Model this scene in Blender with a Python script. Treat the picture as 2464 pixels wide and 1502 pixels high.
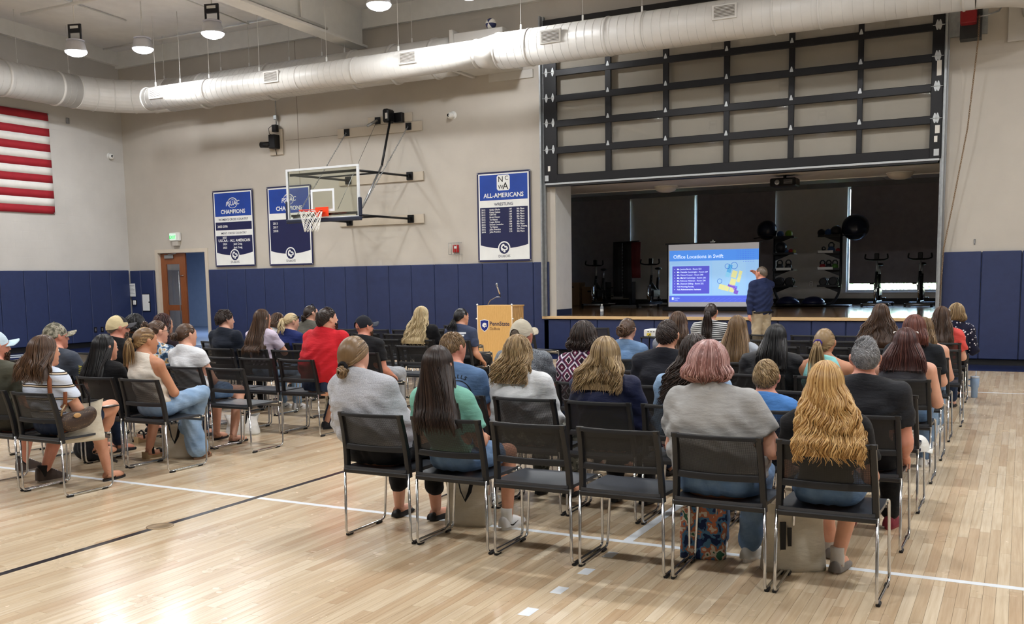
import bpy, math, random
import numpy as np
from mathutils import Vector, Matrix, Euler
random.seed(7); RNG = np.random.default_rng(7)
for o in list(bpy.data.objects): bpy.data.objects.remove(o, do_unlink=True)
SC = bpy.context.scene; COL = SC.collection
PI = math.pi
# ---------------------------------------------------------------- camera
cam_d = bpy.data.cameras.new('camera'); cam = bpy.data.objects.new('camera', cam_d); COL.objects.link(cam)
def cam_axes(y, p, r):
    y, p, r = (math.radians(a) for a in (y, p, r))
    f = Vector((math.sin(y)*math.cos(p), math.cos(y)*math.cos(p), math.sin(p)))
    R = Vector((math.cos(y), -math.sin(y), 0)); U = R.cross(f)
    return math.cos(r)*R+math.sin(r)*U, -math.sin(r)*R+math.cos(r)*U, f
R_, U_, F_ = cam_axes(-27.685, -6.316, -.917)
cam.matrix_world = Matrix(((R_.x, U_.x, -F_.x, 0), (R_.y, U_.y, -F_.y, 0), (R_.z, U_.z, -F_.z, 1.58), (0, 0, 0, 1)))
cam_d.sensor_width = 36; cam_d.sensor_fit = 'HORIZONTAL'; cam_d.lens = 2337.06/2464*36
cam_d.shift_y = 173/2464; cam_d.clip_end = 200
SC.camera = cam
# ---------------------------------------------------------------- world and exposure
w = bpy.data.worlds.new('world'); SC.world = w; w.use_nodes = True
wn = w.node_tree.nodes; wl = w.node_tree.links
sky = wn.new('ShaderNodeTexSky'); sky.sky_type = 'NISHITA'; sky.sun_elevation = math.radians(48); sky.sun_rotation = math.radians(200); sky.sun_disc = False
wl.new(sky.outputs[0], wn['Background'].inputs[0]); wn['Background'].inputs[1].default_value = 9.0
SC.view_settings.view_transform = 'Standard'; SC.view_settings.look = 'None'
SC.view_settings.gamma = 1; SC.view_settings.exposure = -0.22; SC.view_settings.use_curve_mapping = False
LAMP_W = 118.0          # watts of one high-bay lamp
# ---------------------------------------------------------------- materials
def lin(c):
    c = c/255.0
    return c/12.92 if c <= .04045 else ((c+.055)/1.055)**2.4
def rgb(t): return (lin(t[0]), lin(t[1]), lin(t[2]), 1)
MATS = {}
class NT:
    def __init__(s, name):
        s.m = bpy.data.materials.new(name); s.m.use_nodes = True
        s.n = s.m.node_tree.nodes; s.l = s.m.node_tree.links; s.b = s.n['Principled BSDF']
    def add(s, t, **kw):
        n = s.n.new(t)
        for k, v in kw.items(): setattr(n, k, v)
        return n
    def link(s, a, b): s.l.new(a, b)
    def coord(s, which='Object', scale=(1, 1, 1)):
        tc = s.add('ShaderNodeTexCoord'); mp = s.add('ShaderNodeMapping'); mp.inputs['Scale'].default_value = scale
        s.link(tc.outputs[which], mp.inputs[0]); return mp.outputs[0]
    def noise(s, vec, scale, detail=3, rough=.55):
        n = s.add('ShaderNodeTexNoise'); n.inputs['Scale'].default_value = scale; n.inputs['Detail'].default_value = detail; n.inputs['Roughness'].default_value = rough
        s.link(vec, n.inputs['Vector']); return n.outputs['Fac']
    def ramp(s, fac, stops, interp='LINEAR'):
        r = s.add('ShaderNodeValToRGB'); r.color_ramp.interpolation = interp
        e = r.color_ramp.elements
        while len(e) < len(stops): e.new(.5)
        for el, (p, c) in zip(e, stops): el.position = p; el.color = c
        s.link(fac, r.inputs[0]); return r.outputs[0]
    def math(s, op, a, b=None, c=None):
        n = s.add('ShaderNodeMath', operation=op)
        for i, x in enumerate((a, b, c)):
            if x is None: continue
            if isinstance(x, (int, float)): n.inputs[i].default_value = x
            else: s.link(x, n.inputs[i])
        return n.outputs[0]
    def bump(s, h, strength=.2, dist=.01):
        b = s.add('ShaderNodeBump'); b.inputs['Strength'].default_value = strength; b.inputs['Distance'].default_value = dist
        s.link(h, b.inputs['Height']); s.link(b.outputs[0], s.b.inputs['Normal'])
def mat(name, col, rough=.5, metal=0, var=.06, vscale=6, bump=0, bscale=60, spec=.5, emit=0, trans=0, ior=1.45, alpha=1, stretch=(1, 1, 1), sheen=0, coat=0):
    """plain procedural material: colour with soft noise variation and optional fine relief"""
    if name in MATS: return MATS[name]
    t = NT(name); v = t.coord('Object', stretch)
    c = rgb(col); k = var
    lo = tuple(max(0, x*(1-k)) for x in c[:3])+(1,); hi = tuple(min(1, x*(1+k)) for x in c[:3])+(1,)
    f = t.noise(v, vscale); t.link(t.ramp(f, [(.3, lo), (.7, hi)]), t.b.inputs['Base Color'])
    t.b.inputs['Roughness'].default_value = rough; t.b.inputs['Metallic'].default_value = metal
    t.b.inputs['Specular IOR Level'].default_value = spec; t.b.inputs['IOR'].default_value = ior
    if bump: t.bump(t.noise(v, bscale, 4), bump, .004)
    if emit:
        t.b.inputs['Emission Color'].default_value = c; t.b.inputs['Emission Strength'].default_value = emit
    if trans: t.b.inputs['Transmission Weight'].default_value = trans
    if alpha < 1: t.b.inputs['Alpha'].default_value = alpha
    if sheen: t.b.inputs['Sheen Weight'].default_value = sheen
    if coat: t.b.inputs['Coat Weight'].default_value = coat
    MATS[name] = t.m; return t.m
# ---------------------------------------------------------------- mesh helpers
class MB:
    def __init__(s): s.v = []; s.f = []; s.mi = []; s.cur = 0
    def addvf(s, V, F):
        o = len(s.v); s.v.extend([tuple(map(float, p)) for p in V])
        for q in F: s.f.append(tuple(i+o for i in q)); s.mi.append(s.cur)
        return s
    def box(s, x0, x1, y0, y1, z0, z1, b=0):
        if b <= 0:
            V = [(x, y, z) for z in (z0, z1) for y in (y0, y1) for x in (x0, x1)]
            return s.addvf(V, [(0, 2, 3, 1), (4, 5, 7, 6), (0, 1, 5, 4), (2, 6, 7, 3), (0, 4, 6, 2), (1, 3, 7, 5)])
        xs, ys, zs = (x0, x1), (y0, y1), (z0, z1); V = []; idx = {}
        for i in (0, 1):
            for j in (0, 1):
                for k in (0, 1):
                    sx, sy, sz = (1 if i == 0 else -1), (1 if j == 0 else -1), (1 if k == 0 else -1)
                    for ax in range(3):
                        p = [xs[i]+sx*b, ys[j]+sy*b, zs[k]+sz*b]; p[ax] = (xs[i], ys[j], zs[k])[ax]
                        idx[(i, j, k, ax)] = len(V); V.append(tuple(p))
        F = []
        def q(*k): F.append(tuple(idx[a] for a in k))
        for i in (0, 1):
            o = [(i, 0, 0, 0), (i, 1, 0, 0), (i, 1, 1, 0), (i, 0, 1, 0)]; q(*(o if i else o[::-1]))
            o = [(0, i, 0, 1), (0, i, 1, 1), (1, i, 1, 1), (1, i, 0, 1)]; q(*(o if i else o[::-1]))
            o = [(0, 0, i, 2), (1, 0, i, 2), (1, 1, i, 2), (0, 1, i, 2)]; q(*(o if i else o[::-1]))
        for i in (0, 1):
            for j in (0, 1):
                o = [(i, j, 0, 0), (i, j, 1, 0), (i, j, 1, 1), (i, j, 0, 1)]; q(*o)
                o = [(i, 0, j, 0), (i, 0, j, 2), (i, 1, j, 2), (i, 1, j, 0)]; q(*o)
                o = [(0, i, j, 1), (1, i, j, 1), (1, i, j, 2), (0, i, j, 2)]; q(*o)
        for i in (0, 1):
            for j in (0, 1):
                for k in (0, 1): q((i, j, k, 0), (i, j, k, 1), (i, j, k, 2))
        return s.addvf(V, F)
    def tube(s, pts, r, n=8, cap=True, closed=False, flat=None):
        P = [Vector(p) for p in pts]; N = len(P)
        if not hasattr(r, '__len__'): r = [r]*N
        T = []
        for i in range(N):
            a = P[(i-1) % N] if (closed or i > 0) else P[i]; b = P[(i+1) % N] if (closed or i < N-1) else P[i]
            d = b-a; T.append(d.normalized() if d.length > 1e-9 else Vector((0, 0, 1)))
        ref = Vector((0, 0, 1)) if abs(T[0].z) < .9 else Vector((1, 0, 0))
        u = (ref-T[0]*ref.dot(T[0])).normalized(); V = []; F = []
        for i in range(N):
            u = (u-T[i]*u.dot(T[i]))
            u = u.normalized() if u.length > 1e-6 else T[i].orthogonal().normalized()
            w_ = T[i].cross(u)
            fx, fy = flat if flat else (1, 1)
            for k in range(n):
                a = 2*PI*k/n; p = P[i]+r[i]*(fx*math.cos(a)*u+fy*math.sin(a)*w_); V.append(p)
        for i in range(N if closed else N-1):
            j = (i+1) % N
            for k in range(n): F.append((i*n+k, i*n+(k+1) % n, j*n+(k+1) % n, j*n+k))
        if cap and not closed: F.append(tuple(range(n))[::-1]); F.append(tuple((N-1)*n+k for k in range(n)))
        return s.addvf(V, F)
    def lathe(s, prof, n=24, c=(0, 0, 0), axis='z', closed_top=True):
        V = []; F = []
        for r, z in prof:
            for k in range(n):
                a = 2*PI*k/n; x, y = r*math.cos(a), r*math.sin(a)
                V.append({'z': (x, y, z), 'y': (x, z, -y), 'x': (z, x, y)}[axis])
        V = [(p[0]+c[0], p[1]+c[1], p[2]+c[2]) for p in V]
        for i in range(len(prof)-1):
            for k in range(n): F.append((i*n+k, i*n+(k+1) % n, (i+1)*n+(k+1) % n, (i+1)*n+k))
        if closed_top: F.append(tuple(range(n))[::-1]); F.append(tuple((len(prof)-1)*n+k for k in range(n)))
        return s.addvf(V, F)
    def sphere(s, c, r, nu=16, nv=10):
        if not hasattr(r, '__len__'): r = (r, r, r)
        V = [(c[0], c[1], c[2]-r[2])]; F = []
        for i in range(1, nv):
            t = PI*i/nv
            for k in range(nu): a = 2*PI*k/nu; V.append((c[0]+r[0]*math.sin(t)*math.cos(a), c[1]+r[1]*math.sin(t)*math.sin(a), c[2]-r[2]*math.cos(t)))
        V.append((c[0], c[1], c[2]+r[2])); L = len(V)-1
        for k in range(nu):
            F.append((0, 1+(k+1) % nu, 1+k)); F.append((L, L-nu+k, L-nu+(k+1) % nu))
        for i in range(nv-2):
            for k in range(nu): F.append((1+i*nu+k, 1+i*nu+(k+1) % nu, 1+(i+1)*nu+(k+1) % nu, 1+(i+1)*nu+k))
        return s.addvf(V, F)
    def prism(s, poly, a, b, plane='xz'):
        """extrude a 2D outline between a and b along the axis left over"""
        n = len(poly); V = []
        for h in (a, b):
            for (p, q) in poly: V.append({'xz': (p, h, q), 'xy': (p, q, h), 'yz': (h, p, q)}[plane])
        F = [tuple(range(n)), tuple(range(2*n-1, n-1, -1))]+[(i, n+i, n+(i+1) % n, (i+1) % n) for i in range(n)]
        return s.addvf(V, F)
    def grid(s, fn, nu, nv, thick=None):
        V = [fn(i/nu, j/nv) for j in range(nv+1) for i in range(nu+1)]
        F = [(j*(nu+1)+i, j*(nu+1)+i+1, (j+1)*(nu+1)+i+1, (j+1)*(nu+1)+i) for j in range(nv) for i in range(nu)]
        if thick:
            tv = Vector(thick); n = len(V); V = V+[tuple(Vector(p)+tv) for p in V]
            F = F+[tuple(n+i for i in q[::-1]) for q in F]
            bd = [i for i in range(nu+1)]+[(j*(nu+1)+nu) for j in range(1, nv+1)]+[nv*(nu+1)+i for i in range(nu-1, -1, -1)]+[j*(nu+1) for j in range(nv-1, 0, -1)]
            for a, b in zip(bd, bd[1:]+bd[:1]): F.append((b, a, n+a, n+b))
        return s.addvf(V, F)
    def xf(s, M, start=0):
        M = Matrix(M) if not isinstance(M, Matrix) else M
        for i in range(start, len(s.v)): s.v[i] = tuple(M @ Vector(s.v[i]))
        return s
    def mesh(s, name, mats, smooth=False):
        me = bpy.data.meshes.new(name); me.from_pydata(s.v, [], s.f)
        for m in (mats if isinstance(mats, (list, tuple)) else [mats]): me.materials.append(m)
        if any(s.mi): me.polygons.foreach_set('material_index', s.mi)
        if smooth: me.polygons.foreach_set('use_smooth', [True]*len(s.f))
        me.update(); return me
    def build(s, name, mats, parent=None, smooth=False, loc=None, rot=None):
        o = bpy.data.objects.new(name, s.mesh(name, mats, smooth)); COL.objects.link(o)
        if parent: o.parent = parent
        if loc: o.location = loc
        if rot: o.rotation_euler = rot
        return o
def autosmooth(me, deg=35):
    """smooth shading with sharp edges where faces meet at a steep angle"""
    import bmesh
    bm = bmesh.new(); bm.from_mesh(me); lim = math.radians(deg)
    for e in bm.edges:
        e.smooth = len(e.link_faces) == 2 and e.calc_face_angle(0) < lim
    for f in bm.faces: f.smooth = True
    bm.to_mesh(me); bm.free(); return me
def inst(name, me, parent=None, loc=None, rot=None):
    o = bpy.data.objects.new(name, me); COL.objects.link(o)
    if parent: o.parent = parent
    if loc: o.location = loc
    if rot: o.rotation_euler = rot
    return o
def tag(o, label=None, cat=None, group=None, kind=None):
    if label: o['label'] = label
    if cat: o['category'] = cat
    if group: o['group'] = group
    if kind: o['kind'] = kind
    return o
def thing(name, label, cat, loc=(0, 0, 0), rotz=0, group=None):
    o = bpy.data.objects.new(name, None); COL.objects.link(o); o.location = loc; o.rotation_euler = (0, 0, rotz)
    o.empty_display_size = .1
    return tag(o, label, cat, group)
def struct(name, mb, m, smooth=False): return tag(mb.build(name, m, smooth=smooth), kind='structure')
_txt = {}
def text(s, size, align='CENTER', bold=0., shear=0., space=1., extrude=.0006):
    """lettering as mesh in the xz plane, facing -y, baseline at z=0"""
    cu = bpy.data.curves.new('t', 'FONT'); cu.body = s; cu.size = size; cu.align_x = align; cu.resolution_u = 2
    cu.offset = bold*size; cu.shear = shear; cu.space_character = space; cu.extrude = extrude
    o = bpy.data.objects.new('t', cu); me = bpy.data.meshes.new_from_object(o)
    n = len(me.vertices); co = np.zeros(n*3); me.vertices.foreach_get('co', co); co = co.reshape(-1, 3)
    V = [(p[0], -p[2], p[1]) for p in co]; F = [tuple(p.vertices) for p in me.polygons]
    bpy.data.objects.remove(o); bpy.data.curves.remove(cu); bpy.data.meshes.remove(me)
    return V, F
def put_text(parent, s, x, y, z, size, m, name='lettering', **kw):
    V, F = text(s, size, **kw); mb = MB(); mb.addvf([(p[0]+x, p[1]+y, p[2]+z) for p in V], F)
    return mb.build(name, m, parent)
def circle(cx, cz, r, n=28, a0=0, a1=2*PI, rz=None):
    rz = rz or r; full = abs(a1-a0-2*PI) < 1e-6
    return [(cx+r*math.cos(a0+(a1-a0)*i/(n if full else n-1)), cz+rz*math.sin(a0+(a1-a0)*i/(n if full else n-1))) for i in range(n)]
def arc(cx, cy, r, a0, a1, n): return [(cx+r*math.cos(a0+(a1-a0)*i/(n-1)), cy+r*math.sin(a0+(a1-a0)*i/(n-1))) for i in range(n)]
# ================================================================ THE SETTING
D = 17.8; XL = -20.42; XR = 7.0; YB = -9.0
def ceil_z(y): return 7.32+.045*(D-y)
# --- surface materials
def wall_mat(name, col, bx=.4, bz=.2, axis='x', strength=.12):
    t = NT(name); geo = t.add('ShaderNodeNewGeometry'); sep = t.add('ShaderNodeSeparateXYZ'); t.link(geo.outputs['Position'], sep.inputs[0])
    cmb = t.add('ShaderNodeCombineXYZ'); t.link(sep.outputs['X' if axis == 'x' else 'Y'], cmb.inputs[0]); t.link(sep.outputs['Z'], cmb.inputs[1])
    br = t.add('ShaderNodeTexBrick'); t.link(cmb.outputs[0], br.inputs['Vector'])
    br.inputs['Scale'].default_value = 1; br.inputs['Brick Width'].default_value = bx; br.inputs['Row Height'].default_value = bz
    br.inputs['Mortar Size'].default_value = .004; br.inputs['Mortar Smooth'].default_value = .6
    br.inputs['Color1'].default_value = br.inputs['Color2'].default_value = (1, 1, 1, 1); br.inputs['Mortar'].default_value = (0, 0, 0, 1)
    n = t.noise(geo.outputs['Position'], 1.6, 4); c = rgb(col)
    t.link(t.ramp(n, [(.3, tuple(x*.95 for x in c[:3])+(1,)), (.7, tuple(min(1, x*1.04) for x in c[:3])+(1,))]), t.b.inputs['Base Color'])
    h = t.math('ADD', t.math('MULTIPLY', br.outputs['Fac'], -1.0), t.math('MULTIPLY', t.noise(geo.outputs['Position'], 45, 3), .25))
    t.bump(h, strength, .006); t.b.inputs['Roughness'].default_value = .6; MATS[name] = t.m; return t.m
M_wall = wall_mat('painted_block_beige', (184, 178, 168)); M_wallL = wall_mat('painted_block_grey', (188, 186, 182), axis='y', strength=.3)
M_white = mat('painted_steel_white', (222, 222, 218), .5, var=.03); M_ceil = mat('ceiling_deck_white', (230, 230, 230), .75, var=.04, vscale=3)
M_navy = mat('navy_vinyl', (41, 52, 88), .42, var=.08, vscale=9, bump=.15, bscale=220)
M_navyfloor = mat('navy_floor_paint', (22, 34, 74), .22, var=.05); M_black = mat('black_rubber', (17, 17, 19), .55)
M_linew = mat('white_line_paint', (222, 228, 234), .3, var=.03); M_lineb = mat('black_line_paint', (22, 18, 28), .28)
def floor_mat(name, tones, rough=.26, plank_bump=.02):
    t = NT(name); at = t.add('ShaderNodeAttribute', attribute_name='tone'); oi = t.add('ShaderNodeObjectInfo'); geo = t.add('ShaderNodeNewGeometry')
    tone = t.math('FRACT', t.math('ADD', at.outputs['Fac'], oi.outputs['Random']))
    base = t.ramp(tone, [(i/(len(tones)-1), rgb(c)) for i, c in enumerate(tones)])
    mp = t.add('ShaderNodeMapping'); mp.inputs['Scale'].default_value = (60, 2.2, 1); t.link(geo.outputs['Position'], mp.inputs[0])
    off = t.add('ShaderNodeVectorMath', operation='ADD'); cmb = t.add('ShaderNodeCombineXYZ'); t.link(t.math('MULTIPLY', tone, 37.0), cmb.inputs[2])
    t.link(mp.outputs[0], off.inputs[0]); t.link(cmb.outputs[0], off.inputs[1])
    g = t.noise(off.outputs[0], 1.0, 5, .6)
    mx = t.add('ShaderNodeMixRGB', blend_type='MULTIPLY'); mx.inputs[0].default_value = .45
    t.link(base, mx.inputs[1]); t.link(t.ramp(g, [(.3, (.62, .52, .40, 1)), (.62, (1, 1, 1, 1))]), mx.inputs[2])
    t.link(mx.outputs[0], t.b.inputs['Base Color'])
    r = t.noise(geo.outputs['Position'], 3.0, 3); t.link(t.math('ADD', t.math('MULTIPLY', r, .12), rough-.06), t.b.inputs['Roughness'])
    t.bump(t.noise(geo.outputs['Position'], 5, 2), plank_bump, .01); t.b.inputs['Coat Weight'].default_value = .25; t.b.inputs['Coat Roughness'].default_value = .12
    MATS[name] = t.m; return t.m
M_maple = floor_mat('maple_boards', [(200, 178, 148), (216, 198, 170), (208, 187, 156), (222, 206, 180), (194, 168, 136), (213, 194, 165)])
M_joint = mat('dark_floor_joint', (96, 74, 52), .6)
# --- floor: slab, boards (nearest 300 single, rest one stuff mesh)
fl = MB().box(XL, XR, YB, D, -.25, -.004); floor = struct('floor', fl, M_joint)
PW = .0571; planks = []
random.seed(11)
nx0 = int(math.floor(XL/PW))+1; nx1 = int(XR/PW)-1
tonev = []
for ix in range(nx0, nx1+1):
    x0 = ix*PW; y = 1.9+random.uniform(-1.2, 0)
    if x0 > 2.6: continue
    while y < 16.72:
        L = random.uniform(.45, 1.7); y1 = min(y+L, 16.72)
        # only what the frame can see (the rest of the slab gets wide boards below)
        planks.append((x0, y, y1)); y = y1
def vis(x, y):
    v = Vector((x, y, -1.58)); d = v.dot(F_)
    if d < .5: return None
    return (1232+2337*v.dot(R_)/d, 924-2337*v.dot(U_)/d, d)
cand = []
for p in planks:
    q = vis(p[0], (p[1]+p[2])/2)
    if q and -60 < q[0] < 2524 and q[1] < 1540: cand.append((q[2]/max(.2, p[2]-p[1])**.5, p))
cand.sort(key=lambda t: t[0]); single = set(t[1] for t in cand[:300]); seen = set(t[1] for t in cand)
J = .0006
unit = {}
def plank_mesh(L):
    k = round(L, 1)
    if k not in unit:
        b = MB().box(J, PW-J, 0, 1, -.004, 0, 0)
        unit[k] = b.mesh('plank', M_maple)
    return unit[k]
for p in single:
    o = inst('plank', plank_mesh(1.0), floor, (p[0], p[1]+J, 0)); o.scale = (1, p[2]-p[1]-2*J, 1)
rest = MB(); tn = []
for p in planks:
    if p in single: continue
    rest.box(p[0]+J, p[0]+PW-J, p[1]+J, p[2]-J, -.004, 0); tn.append(random.random())
for (a, b, c, d) in ((XL, XR, YB, .6), (2.68, XR, .6, 16.72)):
    rest.box(a, b, c, d, -.004, 0); tn.append(.3)
ro = rest.build('planks', M_maple, floor); ro['kind'] = 'stuff'
at = ro.data.attributes.new('tone', 'FLOAT', 'FACE'); at.data.foreach_set('value', np.repeat(np.array(tn, dtype=np.float32), 6))
# --- painted lines and inlays
def line(x0, x1, y0, y1, m, z=.0008): return MB().box(x0, x1, y0, y1, -.002, z).build('court_line', m, floor)
line(XL+1.8, 4, 5.275, 5.325, M_linew); line(-4.935, -4.885, -2, 16.7, M_lineb, .0012); line(-2.06, -2.0, 5.325, 7.9, M_linew)
for y in (3.62, 3.97, 4.32, 4.665, 5.01): line(-2.045, -1.985, y-.055, y+.055, M_linew)
line(-10.5, 4, 13.76, 13.81, M_linew)
MB().box(-18.75, XR, 16.72, D, -.005, .0004).build('painted_border', M_navyfloor, floor)
MB().box(XL, -18.78, YB, D, -.005, .0006).build('painted_border', M_navyfloor, floor)
for (pts) in ([(-19.75, 12.4), (-19.35, 12.2), (-19.2, 14.3), (-19.45, 14.25)], [(-20.1, 13.3), (-19.9, 13.1), (-19.6, 15.0), (-19.85, 15.3), (-20.0, 14.6)], [(-19.1, 11.0), (-18.9, 11.0), (-18.9, 13.2), (-19.05, 13.2)]):
    MB().prism(pts, .0004, .0011, 'xy').build('painted_letter', M_linew, floor)
M_brass = mat('worn_brass', (150, 128, 98), .4, .7, var=.15)
fp = tag(MB().lathe([(.086, 0), (.086, .0016), (.08, .003), (.03, .0035), (.028, .0025), (.001, .0025)], 32).build('floor_cover_plate', M_brass, None, True, (-4.912, 4.403, .0006)), 'round brass cover plate let into the black floor line', 'floor plate')
# --- stage wall with openings
SX0, SX1, SZ0, SZ1 = -8.30, -1.25, .77, 3.40; DX0, DX1, DZ = -19.42, -17.72, 2.34; TH = .75
wz = 9.0
st = MB()
st.box(XL-.4, DX0, D, D+TH, 0, wz).box(DX0, DX1, D, D+TH, DZ, wz).box(DX1, SX0, D, D+TH, 0, wz)
st.box(SX0, SX1, D, D+TH, SZ1, wz).box(SX1, XR+.4, D, D+TH, 0, wz).box(SX0, SX1, D, D+TH, 0, .70)
wall_stage = struct('wall_stage', st, M_wall)
lw = MB(); lw.box(XL-.3, XL, YB, D, 0, wz); wall_left = struct('wall_left', lw, M_wallL)
struct('wall_right', MB().box(XR, XR+.3, YB, D, 0, wz), M_wallL); struct('wall_rear', MB().box(XL-.3, XR+.3, YB-.3, YB, 0, wz), M_wall)
cl = MB().grid(lambda u, v: (XL-.3+u*(XR-XL+.6), YB-.3+v*(D+.3-YB+.3), ceil_z(YB-.3+v*(D+.6-YB))), 1, 1, (0, 0, .2)); ceiling = struct('ceiling', cl, M_ceil)
# perimeter beams, rafters
pb = MB().box(XL, XR, D-.10, D, 6.93, 7.4); struct('trim_1', pb, M_white)
def sloped(x0, x1, zb, top=0): 
    m = MB(); V = []
    for y in (YB, D-.1):
        for x in (x0, x1):
            for z in (zb(y), ceil_z(y)+.05): V.append((x, y, z))
    return m.addvf(V, [(0, 1, 3, 2), (4, 6, 7, 5), (0, 4, 5, 1), (2, 3, 7, 6), (0, 2, 6, 4), (1, 5, 7, 3)])
struct('trim_2', sloped(XL, XL+.12, lambda y: 6.98+.045*(D-y)), M_white)
for n, xc in enumerate((-12.85, -5.45, 2.0)):
    b = sloped(xc-.06, xc+.06, lambda y: 6.53+.022*(D-y)); o = struct('trim_%d' % (3+n), b, M_white)
    f2 = MB(); V = []
    for y in (YB, D-.1):
        for x in (xc-.19, xc+.19):
            for z in (6.51+.022*(D-y), 6.56+.022*(D-y)): V.append((x, y, z))
    f2.addvf(V, [(0, 1, 3, 2), (4, 6, 7, 5), (0, 4, 5, 1), (2, 3, 7, 6), (0, 2, 6, 4), (1, 5, 7, 3)]).build('flange', M_white, o)
    for sx in (-.13, .13):
        MB().tube([(xc+sx, YB, 6.62+.022*(D-YB)), (xc+sx, D-1.4, 6.62+.022*1.4)], .03, 8).build('conduit', M_white, o, True)
    if n == 0:
        for y in (8.0, 12.4, 15.6): MB().tube([(xc+.13, y, 6.66+.022*(D-y)), (xc+.13, y, ceil_z(y))], .022, 8).build('conduit_drop', M_white, o, True)
# thin seams, conduits on the ceiling
def pipe(name, pts, r, m, label, cat, group=None): return tag(MB().tube(pts, r, 8).build(name, m, None, True), label, cat, group)
pipe('sprinkler_pipe', [(-18.3, 13.6, 7.05), (-13.2, 13.6, 7.05)], .035, M_white, 'white sprinkler pipe run crosswise below the ceiling near the left lamps', 'pipe')
pipe('ceiling_conduit', [(-17.9, 15.9, ceil_z(15.9)-.03), (-17.9, 13.2, ceil_z(13.2)-.03), (-16.4, 12.6, ceil_z(12.6)-.03)], .018, M_white, 'thin white conduit bent across the ceiling above the leftmost lamp', 'conduit')
pipe('ceiling_conduit', [(-20.2, 17.2, 7.28), (-12.95, 17.2, 7.28)], .02, M_white, 'thin white conduit along the ceiling beside the stage wall', 'conduit')
pipe('ceiling_conduit', [(-15.5, 17.2, 7.27), (-15.5, 9.0, ceil_z(9)-.03)], .016, M_white, 'thin white conduit running over the ceiling between the two left lamps', 'conduit')
bx = thing('junction_box', 'white junction box on the ceiling above the left lamps', 'junction box', (-16.3, 12.75, ceil_z(12.75)-.16))
MB().box(-.16, .16, -.1, .1, 0, .16, .01).build('housing', M_white, bx); MB().tube([(-.1, 0, 0), (-.05, .02, -.08), (.06, -.03, -.05), (.1, .02, 0)], .012, 6).build('cable', M_white, bx, True)
# --- wall pads
def pad(x0, x1, z0, z1, y=D, parent=None): return MB().box(x0+.004, x1-.004, y-.062, y-.006, z0, z1, .012).build('wall_pad', M_navy, parent or wall_stage)
xs = [-8.784-.5902*i for i in range(16)]
for a, b in zip(xs[1:], xs[:-1]): pad(a, b, .10, 1.86)
pad(-8.784, -8.435, .10, 1.86)
for a, b in ((-19.98, -19.5), (-20.36, -19.98)): pad(a, b, .12, 1.88)
for i in range(12): pad(-1.192+.587*i, -1.192+.587*(i+1), .10, 1.865)
fx = [-8.56+.5855*i for i in range(14)]
for a, b in zip(fx[:-1], fx[1:]):
    if a < -1.25: pad(a, min(b, -1.2), .10, .708)
ys = [17.72-.6*i for i in range(44)]
for a, b in zip(ys[1:], ys[:-1]):
    MB().box(XL+.006, XL+.062, a+.004, b-.004, .13, 1.89, .012).build('wall_pad', M_navy, wall_left)
for (a, b) in ((XL, DX0-.02), (DX1+.02, XR)): tag(MB().box(a, b, D-.012, D, 0, .11).build('baseboard_stage' if b > 0 else 'baseboard_stage_end', M_black), kind='structure')
tag(MB().box(XL, XL+.012, YB, D, 0, .13).build('baseboard_left', M_black), kind='structure')
# --- gym door with frame and the corridor behind it
M_frame = mat('door_frame_cream', (196, 186, 170), .45, var=.03); M_wood = None
def wood_mat(name, c1, c2, scale=(1, 1, 1), rough=.35, waves=6., dist=5.):
    t = NT(name); v = t.coord('Object', scale); w_ = t.add('ShaderNodeTexWave', wave_type='BANDS', bands_direction='X'); w_.inputs['Scale'].default_value = waves
    w_.inputs['Distortion'].default_value = dist; w_.inputs['Detail'].default_value = 3; w_.inputs['Detail Scale'].default_value = 1.2; t.link(v, w_.inputs[0])
    t.link(t.ramp(w_.outputs['Fac'], [(.15, rgb(c1)), (.75, rgb(c2))]), t.b.inputs['Base Color']); t.b.inputs['Roughness'].default_value = rough; MATS[name] = t.m; return t.m
M_wood = wood_mat('door_oak', (112, 62, 34), (142, 84, 46), (3, 3, .35))
fr = MB().box(DX0-.05, DX0+.05, D-.025, D+.4, 0, DZ+.05).box(DX1-.05, DX1+.05, D-.025, D+.4, 0, DZ+.05).box(DX0+.05, DX1-.05, D-.025, D+.4, DZ-.04, DZ+.05)
door1 = struct('door_1', fr, M_frame)
M_glass = NT('clear_glass'); M_glass.b.inputs['Transmission Weight'].default_value = 1; M_glass.b.inputs['Roughness'].default_value = .02; M_glass.b.inputs['IOR'].default_value = 1.45; M_glass.b.inputs['Base Color'].default_value = (.94, .97, .96, 1)
def thin_glass(name, tint=(1, 1, 1), fac=.10, rough=.03):
    t = NT(name); tr = t.add('ShaderNodeBsdfTransparent'); tr.inputs[0].default_value = tint+(1,); gl = t.add('ShaderNodeBsdfGlossy'); gl.inputs['Roughness'].default_value = rough
    n = t.noise(t.coord('Object'), 2.0); lw_ = t.add('ShaderNodeLayerWeight'); lw_.inputs['Blend'].default_value = .25
    mx = t.add('ShaderNodeMixShader'); t.link(t.math('ADD', t.math('MULTIPLY', lw_.outputs['Fresnel'], .7), t.math('MULTIPLY', n, fac)), mx.inputs[0])
    t.link(tr.outputs[0], mx.inputs[1]); t.link(gl.outputs[0], mx.inputs[2]); t.link(mx.outputs[0], t.n['Material Output'].inputs[0]); MATS[name] = t.m; return t.m
M_pane = thin_glass('window_glass')
M_chrome = mat('chrome', (205, 207, 210), .12, 1, var=.02); M_steel = mat('brushed_steel', (160, 162, 164), .35, .9, var=.05)
M_galv = mat('galvanised_steel', (160, 164, 166), .42, .75, var=.12, vscale=14)
lx0, lx1 = DX0+.06, DX0+.06+.84
leaf = MB()
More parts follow.
